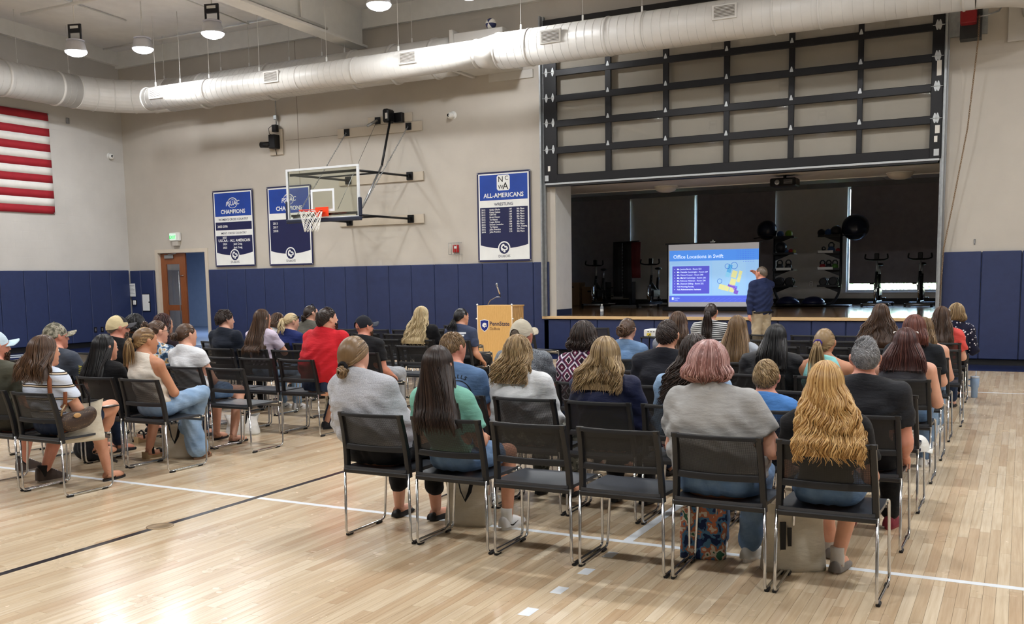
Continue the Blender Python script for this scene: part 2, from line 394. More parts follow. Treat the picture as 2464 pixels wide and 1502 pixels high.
for (a, b, c, d) in ((lx0, lx0+.17, 0, DZ-.05), (lx1-.2, lx1, 0, DZ-.05), (lx0+.17, lx1-.2, 2.02, DZ-.05), (lx0+.17, lx1-.2, .86, 1.0), (lx0+.17, lx1-.2, 0, .22)): leaf.box(a, b, D+.06, D+.105, c, d)
lf = leaf.build('door_leaf', M_wood, door1)
MB().box(lx0+.165, lx1-.195, D+.078, D+.086, .22, 2.02).build('pane', M_pane, lf)
MB().box(lx0+.16, lx0+.46, D+.02, D+.06, DZ-.18, DZ-.09, .008).build('door_closer', M_steel, lf); MB().tube([(lx0+.3, D+.03, DZ-.08), (lx0+.62, D-.02, DZ-.06)], .01, 6).build('closer_arm', M_steel, lf)
MB().tube([(lx1-.21, D+.03, .3), (lx1-.21, D+.03, 1.85)], .012, 8).build('pull_bar', M_steel, lf, True)
MB().tube([(lx1-.2, D+.04, 1.72), (lx1-.06, D+.04, 1.74)], .008, 6).build('bracket', M_steel, lf, True)
M_corr = mat('corridor_wall_blue_grey', (132, 140, 156), .6, var=.04); M_tile = mat('corridor_floor_tile', (96, 104, 122), .3, var=.06)
cw = MB().box(-26.5, -17.3, 25.4, 25.7, 0, 3).box(-26.8, -26.5, D, 25.7, 0, 3).box(-17.45, -17.2, D+TH, 25.7, 0, 3).box(-26.6, DX0-.02, D+TH, D+TH+.1, 0, 3)
struct('wall_corridor', cw, M_corr); struct('floor_corridor', MB().box(-26.8, -17.2, D, 25.7, -.2, 0), M_tile); struct('ceiling_corridor', MB().box(-26.8, -17.2, D+.6, 25.7, 3, 3.2), M_ceil)
d2 = MB().box(-24.9, -24.8, 25.28, 25.4, 0, 2.4).box(-23.4, -23.3, 25.28, 25.4, 0, 2.4).box(-24.8, -23.4, 25.28, 25.4, 2.2, 2.4); door2 = struct('door_2', d2, M_corr)
M_bluel = mat('glowing_glass_blue', (120, 160, 215), .2, emit=.75, var=.1, vscale=3)  # pane emits its own blue, standing in for light in the glass
MB().box(-24.8, -23.4, 25.32, 25.36, .12, 2.2).build('pane', M_bluel, door2); MB().box(-24.8, -23.4, 25.28, 25.38, 0, .12).build('rail', M_corr, door2); MB().box(-24.12, -24.04, 25.27, 25.38, .12, 2.2).build('stile', M_corr, door2)
MB().box(-24.0, -23.5, 25.2, 25.28, 1.0, 1.1, .02).build('push_bar', M_white, door2)
la = bpy.data.lights.new('corridor_fill_light', 'AREA'); la.shape = 'RECTANGLE'; la.size = 1.2; la.size_y = .6; la.energy = 420; la.color = (.62, .78, 1)
lp = thing('corridor_fill_panel', 'flat ceiling light panel in the corridor beyond the gym door', 'ceiling light', (-21.5, 21.8, 2.98))  # unseen panel, added to fill the dark corridor with cool light
MB().box(-.62, .62, -.32, .32, -.01, .03).build('housing', M_white, lp); lo = bpy.data.objects.new('corridor_fill_light', la); COL.objects.link(lo); lo.parent = lp; lo.location = (0, 0, -.03)
# --- stage: floor, nosing, soffit, walls, windows
M_stagefl = floor_mat('stage_boards', [(150, 116, 82), (166, 132, 96), (142, 110, 78)], .10, .015); M_nose = mat('stage_nosing_maple', (214, 180, 132), .35, var=.06, vscale=3, stretch=(.3, 4, 4))
YS = 25.0; SXL, SXR = -11.4, .6
stg = MB().box(SXL, SXR, D+TH, YS, .5, .77).box(SX0, SX1, D, D+TH, .70, .77); struct('floor_stage', stg, M_stagefl)
tag(MB().box(-8.58, -1.22, D-.10, D+.02, .714, .772, .006).build('trim_6', M_nose), kind='structure')
M_stwall = mat('stage_wall_grey', (196, 193, 188), .7, var=.04); M_navb = mat('navy_cove_base', (24, 38, 66), .5)
W = [(-11.3, -9.45), (-7.65, -5.58), (-3.83, -1.55)]; WZ0, WZ1 = 1.07, 3.6
bw = MB(); xe = [SXL]+[e for w_ in W for e in w_]+[SXR]
for i in range(0, len(xe), 2): bw.box(xe[i], xe[i+1], YS, YS+.25, 0, 4.2)
for a, b in W: bw.box(a, b, YS, YS+.25, 0, WZ0).box(a, b, YS, YS+.25, WZ1, 4.2)
struct('wall_stage_rear', bw, M_stwall)
struct('wall_stage_side', MB().box(SXL-.2, SXL, D+TH, YS+.25, 0, 4.2).box(SXR, SXR+.2, D+TH, YS+.25, 0, 4.2).box(SXL, SX0-.0, D+TH, D+TH+.02, .77, 4.2).box(SX1, SXR, D+TH, D+TH+.02, .77, 4.2), M_stwall)
M_tileC = mat('ceiling_tile_pale', (196, 198, 204), .8, var=.03); M_grid = mat('ceiling_grid_white', (225, 226, 228), .5)
cs = struct('ceiling_stage', MB().box(SXL-.2, SXR+.2, 18.0, YS+.25, 3.73, 4.2), M_grid)
tm = MB().box(.01, .595, .01, 1.18, -.018, .0).mesh('ceiling_tile', M_tileC)
for i in range(20):
    for j in range(4):
        if -11.3+.6*i < SXR-.6: inst('ceiling_tile', tm, cs, (-11.35+.6*i, 20.3+1.19*j, 3.73))
struct('trim_7', MB().box(SXL, SXR, D+.02, 20.25, SZ1, 3.8), M_wall); struct('trim_8', MB().box(SXL, SXR, 20.25, 20.31, 3.385, 3.8), M_white)
struct('baseboard_stage_rear', MB().box(SXL, SXR, YS-.015, YS, .77, .91), M_black)
struct('trim_9', MB().box(SX0-.005, SX0+.004, D+.02, D+TH, .772, .9), M_navb); struct('trim_10', MB().box(SX0-.004, SX0+.003, D+.01, D+TH, .9, SZ1), M_white)
struct('trim_11', MB().box(SXL, SXR, YS-.12, YS, 3.6, 3.73), mat('valance_dark_grey', (120, 122, 126), .5))
M_shade = mat('roller_shade_black', (140, 136, 142), .8, var=.1, bump=.2, bscale=400); M_alu = mat('window_aluminium', (170, 176, 182), .35, .6)
for n, (a, b) in enumerate(W):
    f = MB().box(a, a+.05, YS+.08, YS+.16, WZ0, WZ1).box(b-.05, b, YS+.08, YS+.16, WZ0, WZ1).box(a+.05, b-.05, YS+.08, YS+.16, WZ0, WZ0+.05).box(a+.05, b-.05, YS+.08, YS+.16, WZ1-.05, WZ1)
    wd = struct('window_%d' % (n+1), f, M_alu); MB().box(a+.05, b-.05, YS+.115, YS+.125, WZ0+.05, WZ1-.05).build('pane', M_pane, wd)
    sh = MB().box(a+(.012 if n == 0 else .075), b+.02, YS-.03, YS-.024, (1.285 if n == 2 else 1.05), WZ1).build('roller_shade', M_shade, wd)
    MB().box(a+(.012 if n == 0 else .075), b+.02, YS-.04, YS-.014, (1.27 if n == 2 else 1.035), (1.29 if n == 2 else 1.055)).build('hem_bar', M_black, sh)
    MB().box(a-.05, b+.05, YS-.05, YS+.08, WZ0-.03, WZ0).build('window_sill', M_alu, wd)
# ground and hedge outside the stage windows
M_grass = mat('lawn_green', (120, 150, 70), .8, var=.3, vscale=9); struct('ground_outside', MB().box(-40, 30, YS+.25, 60, -.3, -.05), M_grass)
hd = MB(); rr = random.Random(5); V = []; F = []
for i in range(9000):
    x = rr.uniform(-13, 3); z = rr.uniform(-.05, 1.7); y = 28.0+rr.uniform(-.35, .35)-(.25*math.sin(x*3)); a = rr.uniform(0, PI); s_ = rr.uniform(.03, .06); k = rr.uniform(-1, 1)
    dx, dz = math.cos(a)*s_, math.sin(a)*s_; n = len(V); V += [(x-dx, y, z-dz), (x+dz*.5, y+k*.03, z-dx*.5), (x+dx, y, z+dz), (x-dz*.5, y-k*.03, z+dx*.5)]; F.append((n, n+1, n+2, n+3))
hd.addvf(V, F); tag(hd.build('hedge', mat('hedge_leaves', (170, 205, 140), .5, var=.35, vscale=30)), 'clipped green hedge outside the stage window', 'hedge', kind='stuff')
# ================================================================ LAMPS
M_lens = mat('lamp_lens_lit', (250, 250, 255), .4, emit=40, var=.0); M_spun = mat('spun_aluminium', (205, 206, 210), .35, .6, var=.04); M_lampblk = mat('lamp_bracket_black', (22, 22, 26), .5)
_lamp = {}
def high_bay(loc, label, big=True, rz=0.):
    t = thing('high_bay_lamp', label, 'ceiling lamp', loc, rz, 'high-bay gym lamps')
    if not _lamp:
        _lamp['sh'] = autosmooth(MB().lathe([(.215, 0), (.22, .02), (.2, .05), (.185, .13), (.16, .19), (.15, .2), (.15, .2)], 28, closed_top=True).mesh('reflector', M_spun), 50)
        _lamp['le'] = MB().lathe([(.212, -.002), (.205, -.02), (.17, -.055), (.10, -.085), (.02, -.095)], 28).mesh('lens', M_lens, True)
        _lamp['ri'] = MB().lathe([(.15, .2), (.175, .205), (.175, .225), (.15, .235), (.05, .26)], 28).mesh('heat_sink', mat('lamp_ring', (190, 192, 205), .4), True)
        b = MB().box(-.14, .14, -.02, .02, .37, .54).box(-.14, -.115, -.02, .02, .22, .37).box(.115, .14, -.02, .02, .22, .37)
        _lamp['br'] = b.mesh('bracket', M_lampblk)
        _lamp['ho'] = MB().box(-.09, .09, -.024, .024, .455, .505).mesh('hook_plate', M_white)
        l = bpy.data.lights.new('lamp_light', 'AREA'); l.shape = 'DISK'; l.size = .40; l.energy = LAMP_W; l.color = (.97, .985, 1.0); _lamp['li'] = l
    inst('reflector', _lamp['sh'], t); inst('lens', _lamp['le'], t); inst('heat_sink', _lamp['ri'], t)
    if big: inst('bracket', _lamp['br'], t); inst('hook_plate', _lamp['ho'], t)
    zt = ceil_z(loc[1])-loc[2]; MB().tube([(0, 0, .5 if big else .25), (0, 0, zt)], .014, 6).build('stem', M_white, t, True)
    o = inst('lamp_light', _lamp['li'], t, (0, 0, -.11)); return t
high_bay((-17.18, 13.95, 6.25), 'lit high-bay lamp with black bracket, the leftmost one in view', rz=.3)
high_bay((-13.75, 14.25, 6.24), 'lit high-bay lamp with black bracket left of the white roof beam', rz=.3)
high_bay((-16.6, 15.15, 6.47), 'small lit lamp on a thin stem between the two bracketed lamps', False)
high_bay((-10.0, 14.35, 6.27), 'bright high-bay lamp right of the white roof beam, cut by the photo top', rz=.3)
high_bay((-8.75, 15.3, 6.5), 'lamp lens showing at the top edge above the rising duct', False)
for x in (-6.3, -2.6, 1.1, 4.8): high_bay((x, 13.1, 6.3), 'high-bay gym lamp hanging out of the frame over the audience')
for y in (7.1, 1.2):
    for x in (-17.2, -13.5, -9.8, -6.1, -2.4, 1.3, 5.0): high_bay((x, y, 6.35), 'high-bay gym lamp hanging out of the frame over the audience')
# ================================================================ DUCTS
M_duct = mat('duct_paint_white', (194, 192, 187), .42, var=.04, vscale=4, spec=.5)
def duct_run(t, path, r, seams=.15, n=28):
    """path: list of Vectors (axis); round duct with raised spiral seams"""
    MB().tube(path, r, n).build('duct_shell', M_duct, t, True)
    sm = MB(); P = [Vector(p) for p in path]
    for a, b in zip(P[:-1], P[1:]):
        L = (b-a).length; k = int(L/seams)
        if L < .5: continue
        d = (b-a)/L; u = d.orthogonal().normalized(); w_ = d.cross(u)
        for i in range(1, k):
            c = a+d*(i*seams); sm.tube([c+(r+.001)*(math.cos(x)*u+math.sin(x)*w_) for x in [2*PI*j/n for j in range(n)]], .0022, 4, closed=True)
    if sm.v:
        o = sm.build('seams', M_duct, t, True); o['kind'] = 'stuff'
def collar(t, c, axis, r, w_=.02, th=.012):
    m = MB().lathe([(r-.002, -w_), (r+th, -w_*.8), (r+th, w_*.8), (r-.002, w_)], 28, (0, 0, 0), axis, False); return m.build('collar', M_duct, t, True, c)
def rod(t, p, ztop):
    m = MB().tube([(p[0], p[1], p[2]+.1), (p[0], p[1], ztop)], .0055, 6); o = m.build('hanger_rod', M_white, t, True)
    MB().box(-.016, .016, -.012, .012, 0, .10, .004).build('turnbuckle', M_white, o, False, (p[0], p[1], p[2]+.0))
FY, FZ = 16.0, 5.64
fd = thing('supply_duct', 'white round supply duct with grilles running in front, widening to the right', 'air duct')
duct_run(fd, [(-17.45, FY, FZ), (-8.95, FY, FZ)], .248); MB().tube([(-8.95, FY, FZ), (-8.55, FY, FZ-.01)], [.248, .318], 28).build('reducer', M_duct, fd, True)
duct_run(fd, [(-8.55, FY, FZ-.01), (-.75, FY, FZ-.01)], .318)
el = [Vector((-.75+.9*math.sin(a), FY+.9*(1-math.cos(a)), FZ-.01)) for a in [PI/2*i/6 for i in range(7)]]+[Vector((.15, D, FZ-.01))]
MB().tube(el, .318, 28).build('elbow', M_duct, fd, True); MB().box(-.35, .65, D-.06, D-.005, 5.15, 6.15, .01).build('wall_flange', M_duct, fd)
for x in (-17.43, -15.6, -13.1, -11.7, -9.0): collar(fd, (x, FY, FZ), 'x', .248)
for x in (-8.52, -7.9, -6.4, -5.75, -3.6, -2.9, -.9): collar(fd, (x, FY, FZ-.01), 'x', .318)
for x in (-17.2, -16.45, -15.6, -14.2, -12.45, -10.73): rod(fd, (x, FY, FZ+.248), ceil_z(FY))
for x in (-8.1, -6.9, -5.82, -4.4, -2.9, -1.4): rod(fd, (x, FY, FZ+.31), ceil_z(FY))
M_slot = mat('grille_dark', (92, 84, 70), .6)
def grille(x, r):
    y = FY-r; g = MB().box(x-.20, x+.20, y-.02, y+.03, FZ-.07, FZ+.165, .006).build('grille', M_duct, fd); MB().box(x-.165, x+.165, y-.022, y-.018, FZ-.04, FZ+.135).build('grille_core', M_slot, g)
    for i in range(8): MB().box(x-.165, x+.165, y-.03, y-.021, FZ-.036+.0215*i, FZ-.036+.0215*i+.009).build('slat', M_duct, g)
for x, r in ((-16.95, .248), (-13.68, .248), (-10.36, .248), (-7.37, .318), (-4.33, .318), (-1.7, .318)): grille(x, r)
BY, BZ, BR = 17.2, 5.96, .376
bd = thing('return_duct', 'larger white duct behind, bending from the left wall to the stage wall', 'air duct')
duct_run(bd, [(-19.5, YB+.2, BZ+.01), (-19.5, 15.7, BZ+.01)], BR)
arcp = [Vector((-18.0-1.5*math.cos(a), 15.7+1.5*math.sin(a), BZ+.01)) for a in [PI/2*i/5 for i in range(6)]]
MB().tube(arcp, BR, 28).build('elbow', M_duct, bd, False)
for i, a in enumerate([PI/2*i/5 for i in range(6)]):
    c = arcp[i]; d = Vector((math.sin(a), math.cos(a), 0)); u = Vector((0, 0, 1)); w_ = d.cross(u); MB().tube([c+(BR+.003)*(math.cos(x)*u+math.sin(x)*w_) for x in [2*PI*j/28 for j in range(28)]], .012, 5, closed=True).build('collar', M_duct, bd, True)
duct_run(bd, [(-18.0, BY, BZ+.01), (-10.2, BY, BZ)], BR)
for x in (-16.9, -14.9, -12.6, -11.6, -10.6): collar(bd, (x, BY, BZ), 'x', BR, .03, .03)
for y in (15.2, 13.9, 12.0, 9.5): collar(bd, (-19.5, y, BZ+.01), 'y', BR, .03, .02)
MB().box(-10.1, -8.98, 16.95, D-.01, 5.66, 6.33, .01).build('plenum', M_duct, bd); MB().box(-10.14, -10.06, 16.9, D-.01, 5.62, 6.40, .006).build('plenum_flange', M_duct, bd); MB().box(-9.75, -8.75, D-.03, D-.004, 5.5, 5.66, .004).build('wall_flange', M_duct, bd)
for x in (-18.2, -16.4, -15.55, -14.4, -13.5, -12.9, -11.2): rod(bd, (x, BY, BZ+BR), ceil_z(BY))
for y in (15.6, 14.3, 12.6, 10.5): rod(bd, (-19.5, y, BZ+BR), ceil_z(y))
vb = thing('volleyball', 'navy and white volleyball stuck on top of the duct plenum', 'ball', (-9.28, 17.05, 6.435))
M_vn = mat('ball_navy', (34, 42, 84), .5); M_vw = mat('ball_white', (224, 222, 214), .5)
for i in range(6):
    m = MB(); a0, a1 = 2*PI*i/6, 2*PI*(i+1)/6
    m.grid(lambda u, v: (.105*math.sin(PI*v)*math.cos(a0+(a1-a0)*u), .105*math.cos(PI*v), .105*math.sin(PI*v)*math.sin(a0+(a1-a0)*u)), 4, 12); m.build('panel', M_vn if i % 2 else M_vw, vb, True)
# ================================================================ SECTIONAL GLASS DOOR raised above the stage
M_dblk = mat('door_aluminium_black', (20, 20, 23), .4, .3); M_hinge = mat('hinge_plate_grey', (178, 182, 184), .4, .5)
M_dglass = thin_glass('door_glass', (.96, .96, .95), .05, .02)
gd = thing('glass_stage_door', 'black-framed glass sectional door raised above the stage opening', 'sectional door')
y0, y1 = 17.655, 17.705; xsm = [(-8.47, -8.19), (-7.17, -7.05), (-6.02, -5.91), (-4.88, -4.775), (-3.735, -3.635), (-2.59, -2.50), (-1.44, -1.26)]
zr = [(3.40, 3.565), (3.956, 4.089), (4.468, 4.597), (4.949, 5.075), (5.438, 5.559), (5.93, 6.05), (6.42, 6.52)]
for i, (a, b) in enumerate(xsm): MB().box(a, b, y0, y1, 3.40, 6.52, .006).build('stile' if i in (0, 6) else 'mullion', M_dblk, gd)
for (a, b) in zr: MB().box(-8.2, -1.43, y0-.006, y1-.004, a, b, .008).build('rail', M_dblk, gd)
for i in range(6):
    for j in range(6): MB().box(xsm[i][1], xsm[i+1][0], 17.676, 17.682, zr[j][1], zr[j+1][0]).build('pane', M_dglass, gd)
hm = MB().prism([(-.028, 0), (-.030, .012), (-.008, .085), (.008, .085), (.030, .012), (.028, 0)], -.004, .002, 'xz').mesh('hinge', M_hinge)
hm2 = MB().prism([(-.026, 0), (-.030, -.012), (-.010, -.075), (.010, -.075), (.030, -.012), (.026, 0)], -.004, .002, 'xz').mesh('hinge', M_hinge)
for (a, b) in zr[1:6]:
    z = (a+b)/2+.02
    for i, (c, d) in enumerate(xsm):
        for x in ([(c+d)/2] if i not in (0, 6) else [c+.07, d-.07]):
            inst('hinge', hm, gd, (x, y0-.008, z))
            if i in (0, 6): inst('hinge', hm2, gd, (x, y0-.008, z))
    for c in (-8.49, -1.44): MB().tube([(c, y0-.01, z), (c+.24, y0-.01, z)], .007, 6).build('hinge_pin', M_hinge, gd, True)
MB().box(-8.44, -1.28, y0-.012, y1, 3.362, 3.40, .004).build('bottom_strip', M_hinge, gd); MB().box(-8.42, -1.30, y0, y1+.05, 3.33, 3.362).build('rubber_seal', M_black, gd)
for c in (-8.45, -1.37): MB().box(c, c+.08, y0-.012, y0-.004, 3.44, 3.55).build('corner_bracket', M_hinge, gd)
for (x, z, w_, h_) in ((-8.38, 3.63, .05, .1), (-1.36, 4.72, .07, .24), (-1.36, 3.8, .07, .13), (-1.37, 3.66, .05, .1), (-1.36, 6.06, .08, .07)): MB().box(x, x+w_, y0-.010, y0-.006, z, z+h_).build('sticker', mat('sticker_white', (214, 212, 206), .6), gd)
for (a, s) in ((-8.52, 1), (-1.225, -1)):
    tr = thing('door_track', 'galvanised vertical track %s the stage opening' % ('left of' if s > 0 else 'right of'), 'door track')
    MB().box(a-.015, a+.015, 17.60, 17.78, .775, 6.6).build('angle', M_galv, tr); MB().box(a+.018*s, a+.06*s, 17.69, 17.72, .775, 6.6).build('rail', M_galv, tr) if s > 0 else MB().box(a-.05, a-.02, 17.69, 17.72, .775, 6.6).build('rail', M_galv, tr)
    MB().box(a-.04, a+.04, 17.74, 17.79, .775, 6.6).build('back_angle', M_steel, tr)
op = thing('door_operator', 'red chain hoist operator with hanging chain right of the glass door', 'door operator', (-.9, 17.45, 5.42))
MB().box(-.12, .115, -.16, .05, 0, .28, .012).build('housing', mat('operator_red', (132, 24, 30), .4), op); MB().box(-.13, .18, .06, .3, -.2, .3).build('bracket', mat('operator_dark', (44, 46, 48), .5), op)
MB().box(-.29, .26, .30, .34, -.10, .6).build('mount_plate', M_galv, op); MB().tube([(.11, -.02, .1), (.25, -.05, .1), (.42, .1, .18), (.5, .25, .35)], .014, 6).build('conduit', M_galv, op, True)
ch = MB(); pts = [Vector((.15, -.03, .1)), Vector((.145, -.03, -.25)), Vector((.03, .06, -1.6)), Vector((-.14, .14, -2.7)), Vector((-.27, .17, -3.5)), Vector((-.305, .19, -4.3)), Vector((-.31, .19, -4.6))]
def along(P, step):
    out = []; d = 0.
    for a, b in zip(P[:-1], P[1:]):
        L = (b-a).length; t = d
        while t < L: out.append((a+(b-a)*t/L, (b-a)/L)); t += step
        d = t-L
    return out
def chain_mesh(P, step=.03, r=.0035, w_=.009, l_=.02):
    m = MB()
    for i, (p, d) in enumerate(along(P, step)):
        u = d.orthogonal().normalized(); v = d.cross(u)
        if i % 2: u, v = v, u
        m.tube([p+d*l_*math.sin(a)+u*w_*math.cos(a) for a in [2*PI*k/8 for k in range(8)]], r, 4, closed=True)
    return m
chain_mesh(pts, .034, .005, .012, .024).build('chain', mat('chain_tan', (150, 126, 100), .45, .6), op, True)['kind'] = 'stuff'
# ================================================================ BASKET
M_bk = mat('steel_black', (20, 20, 22), .4, .4); M_board = mat('backing_board_cream', (184, 174, 158), .6, var=.03)
bb = thing('basketball_hoop', 'glass basketball backboard on folding black wall arms with chains', 'basketball hoop', (-12.52, 15.8, 2.78))
def B(x0, x1, y0, y1, z0, z1, nm, m, b=.004): return MB().box(x0, x1, y0, y1, z0, z1, b).build(nm, m, bb)
W2_, H2_ = .91, 1.04
for a in ((-W2_, W2_, -.02, .03, H2_-.045, H2_), (-W2_, W2_, -.02, .03, 0, .045), (-W2_, -W2_+.045, -.02, .03, .045, H2_-.045), (W2_-.045, W2_, -.02, .03, .045, H2_-.045)): B(*a, 'board_frame', mat('board_frame_white', (214, 218, 220), .35, .3))
B(-W2_+.045, W2_-.045, .0, .012, .045, H2_-.045, 'glass', thin_glass('backboard_glass', (.93, .95, .90), .10, .02), 0)
for a in ((-.295, .295, -.004, 0, .56, .605), (-.295, .295, -.004, 0, .16, .205), (-.295, -.25, -.004, 0, .205, .56), (.25, .295, -.004, 0, .205, .56)): B(*a, 'target_line', M_linew, 0)
for a in ((-W2_-.03, W2_+.03, -.035, .045, -.05, .03), (-W2_-.035, -W2_+.02, -.035, .045, .03, .40), (W2_-.02, W2_+.035, -.035, .045, .03, .40)): B(*a, 'edge_padding', mat('pad_navy_dark', (24, 32, 52), .5), .015)
M_or = mat('rim_orange', (222, 66, 28), .4); RZ = .155
B(-.16, .16, -.05, -.02, RZ-.10, RZ+.09, 'rim_bracket', M_or); rim = MB().tube([(.225*math.cos(a), -.38+.225*math.sin(a), RZ) for a in [2*PI*i/32 for i in range(32)]], .0095, 8, closed=True).build('rim', M_or, bb, True)
B(-.09, .09, -.19, -.04, RZ-.02, RZ+.012, 'rim_neck', M_or)
net = MB(); nn = 12
for i in range(nn):
    for s in (-1, 1):
        pts = []
        for j in range(9):
            u = j/8; r = .222-.10*u+.015*u*u; a = 2*PI*i/nn+s*u*1.35+(0); pts.append((r*math.cos(a), -.38+r*math.sin(a), RZ-.012-.40*u))
        net.tube(pts, .0055, 5)
net.build('net', mat('net_white', (232, 232, 228), .8), bb, True)
def arm_(p, q, r=.024): return MB().tube([p, q], r, 8).build('support_arm', M_bk, bb, True)
LY = 17.74-15.8; wl_ = -13.325+12.52; wr_ = -11.70+12.52
zt_, zb_ = 3.75-2.78, 2.845-2.78
for s, wx in ((-1, wl_), (1, wr_)):
    arm_((s*.80, .05, .93), (wx, LY, zt_)); arm_((s*.80, .05, .06), (wx, LY, zb_))
    for z in (zt_, zb_):
        B(wx-.075, wx+.075, LY-.02, LY+.015, z-.085, z+.085, 'mount_plate', M_bk); B(wx-.03, wx+.03, LY-.09, LY-.02, z-.04, z+.04, 'mount_lug', M_bk)
arm_((wl_+.02, .95, .95), (.80, .9, .955), .018); arm_((wl_+.02, .95, .065), (.80, .9, .07), .018); B(-.85, .85, .03, .06, .90, .95, 'rear_bar', M_bk); B(-.85, .85, .03, .06, .08, .13, 'rear_bar', M_bk)
for (x0, x1, z0, z1) in ((-13.60, -11.37, 3.645, 3.835), (-13.62, -11.38, 2.745, 2.94), (-13.59, -11.37, 4.685, 4.885), (-12.76, -12.2, 4.89, 5.06), (-12.18, -11.62, 4.89, 5.08)): B(x0+12.52, x1+12.52, LY+.015, LY+.055, z0-2.78, z1-2.78, 'backing_board', M_board)
for x in (-13.325, -11.70, -12.49): z = 4.79 if x != -12.49 else 4.975; B(x+12.52-.07, x+12.52+.07, LY-.01, LY+.015, z-2.78-.075, z-2.78+.075, 'mount_plate', M_bk)
chain_mesh([Vector((wl_, LY-.02, 2.0)), Vector((-.74, .08, .10))], .038, .005, .013, .026).build('chain', M_galv, bb, True)['kind'] = 'stuff'
chain_mesh([Vector((wr_, LY-.02, 2.0)), Vector((.86, .08, .12))], .038, .005, .013, .026).build('chain', M_galv, bb, True)['kind'] = 'stuff'
MB().tube([(.03, LY-.02, 2.19), (.28, .12, .2)], .005, 6).build('cable', M_steel, bb, True); MB().tube([(.06, LY-.06, 2.19), (-.02, LY-.3, 2.05)], .03, 8).build('pulley', M_steel, bb, True)
ax = -12.0+12.52; MB().tube([(ax, LY-.22, 2.17), (.80, .95, 1.1)], .026, 8).build('fold_strut', M_bk, bb, True); MB().tube([(.80, .95, 1.1), (.88, .12, .2)], .022, 8).build('fold_strut_inner', M_steel, bb, True)
B(ax-.12, ax+.03, LY-.36, LY-.1, 2.08, 2.36, 'fold_gearbox', M_bk, .03); B(ax, ax+.2, LY-.1, LY+.015, 2.1, 2.3, 'fold_bracket', M_bk); B(ax-.04, ax+.02, LY-.363, LY-.355, 2.15, 2.27, 'sticker', mat('sticker_white', (214, 212, 206), .6))
# winch unit on the wall
wn_ = thing('hoop_winch', 'black motor winch on a cream wall board left of the backboard', 'winch', (-15.33, 17.7, 4.72))
MB().box(-.21, .17, .05, .09, -.27, .30, .004).build('backing_board', M_board, wn_); MB().box(-.08, .10, -.14, .05, -.14, .17, .01).build('gearbox', M_bk, wn_); MB().tube([(-.06, -.08, -.05), (-.32, -.12, -.04)], .07, 14).build('motor', M_bk, wn_, True)
MB().tube([(-.321, -.12, -.04), (-.325, -.12, -.04)], .05, 14).build('motor_cap', M_steel, wn_); MB().box(-.04, .08, -.06, .05, .24, .40, .008).build('switch_box', M_bk, wn_); MB().tube([(-.02, -.06, .38), (-.12, -.07, .32), (-.10, -.07, .2), (.0, -.06, .16)], .008, 6).build('cable', M_bk, wn_, True)
MB().box(-.03, .06, .0, .06, .52, .62, .006).build('junction', M_galv, wn_); MB().tube([(.02, .04, .4), (.02, .04, 1.5)], .012, 6).build('conduit', M_galv, wn_, True); MB().tube([(.0, .0, -.14), (.0, .04, -.27)], .008, 6).build('cable', M_bk, wn_, True)
# ================================================================ BANNERS
M_bn = mat('banner_navy', (20, 26, 70), .5, var=.05); M_bb = mat('banner_royal', (22, 62, 150), .5, var=.12, vscale=2.5); M_bw = mat('banner_white', (222, 224, 222), .55, var=.03); M_bnt = mat('banner_text_navy', (30, 36, 70), .5); M_grom = M_steel
def lion_badge(parent, x, z, r, y):
    MB().prism(circle(x, z, r, 28), y-.0016, y-.0004).build('badge', M_bw, parent); MB().prism(circle(x, z, r*.82, 28), y-.0022, y-.0016).build('badge_ring', M_bn, parent)
    k = r*.74; body = [(-.75, .1), (-.62, .55), (-.25, .82), (.05, .72), (.12, .42), (.45, .45), (.78, .2), (.82, -.15), (.55, -.42), (.2, -.35), (.35, -.62), (.1, -.82), (-.25, -.7), (-.1, -.35), (-.45, -.55), (-.68, -.3)]
    MB().prism([(x+a*k, z+b*k) for a, b in body], y-.003, y-.0022).build('badge_head', M_bw, parent)
    inn = [(-.45, .1), (-.3, .45), (.0, .4), (.1, .1), (.5, .12), (.45, -.15), (.05, -.2), (-.2, -.1)]
    MB().prism([(x+a*k, z+b*k) for a, b in inn], y-.0038, y-.003).build('badge_shade', M_bn, parent)
def banner(x0, x1, z0, z1, label, fill):
    w_, h_ = x1-x0, z1-z0; t = thing('banner', label, 'banner', ((x0+x1)/2, 17.755, z0), 0, 'championship banners')
    def cl_(u, v): return ((u-.5)*w_, .004*math.sin(5*u+3*v)+.006*math.sin(2*PI*v+u*4)*0, v*h_)
    MB().box(-w_/2, w_/2, 0, .004, 0, h_).build('cloth', M_bn, t); Y0 = 0.
    MB().box(-w_/2+.035, w_/2-.035, -.0006, 0, .035, h_-.035).build('white_field', M_bw, t)
    for sx in (-1, 1):
        for z in (.02, h_-.02): MB().lathe([(.006, -.004), (.014, -.003), (.014, .001)], 10, (sx*(w_/2-.018), 0, z), 'y').build('grommet', M_grom, t)
    def rect(a, b, c, d, m, nm='panel'): return MB().box(a, b, -.0012, -.0005, c, d).build(nm, m, t)
    def T(s, x, z, size, m=M_bw, **kw): return put_text(t, s, x, -.0022, z, size, m, **kw)
    # lower shield shape with curved edge and badge
    n = 20; e = w_/2-.065; zb = h_*.145; low = [(-e+2*e*i/n, zb+.075*(abs(-1+2*i/n)**2)) for i in range(n+1)]
    fill(t, rect, T, w_, h_, e, low); lion_badge(t, 0, zb+.005, w_*.115, -.0016); T('DUBOIS', 0, h_*.045, .075, M_bnt, bold=.0, space=1.05); return t
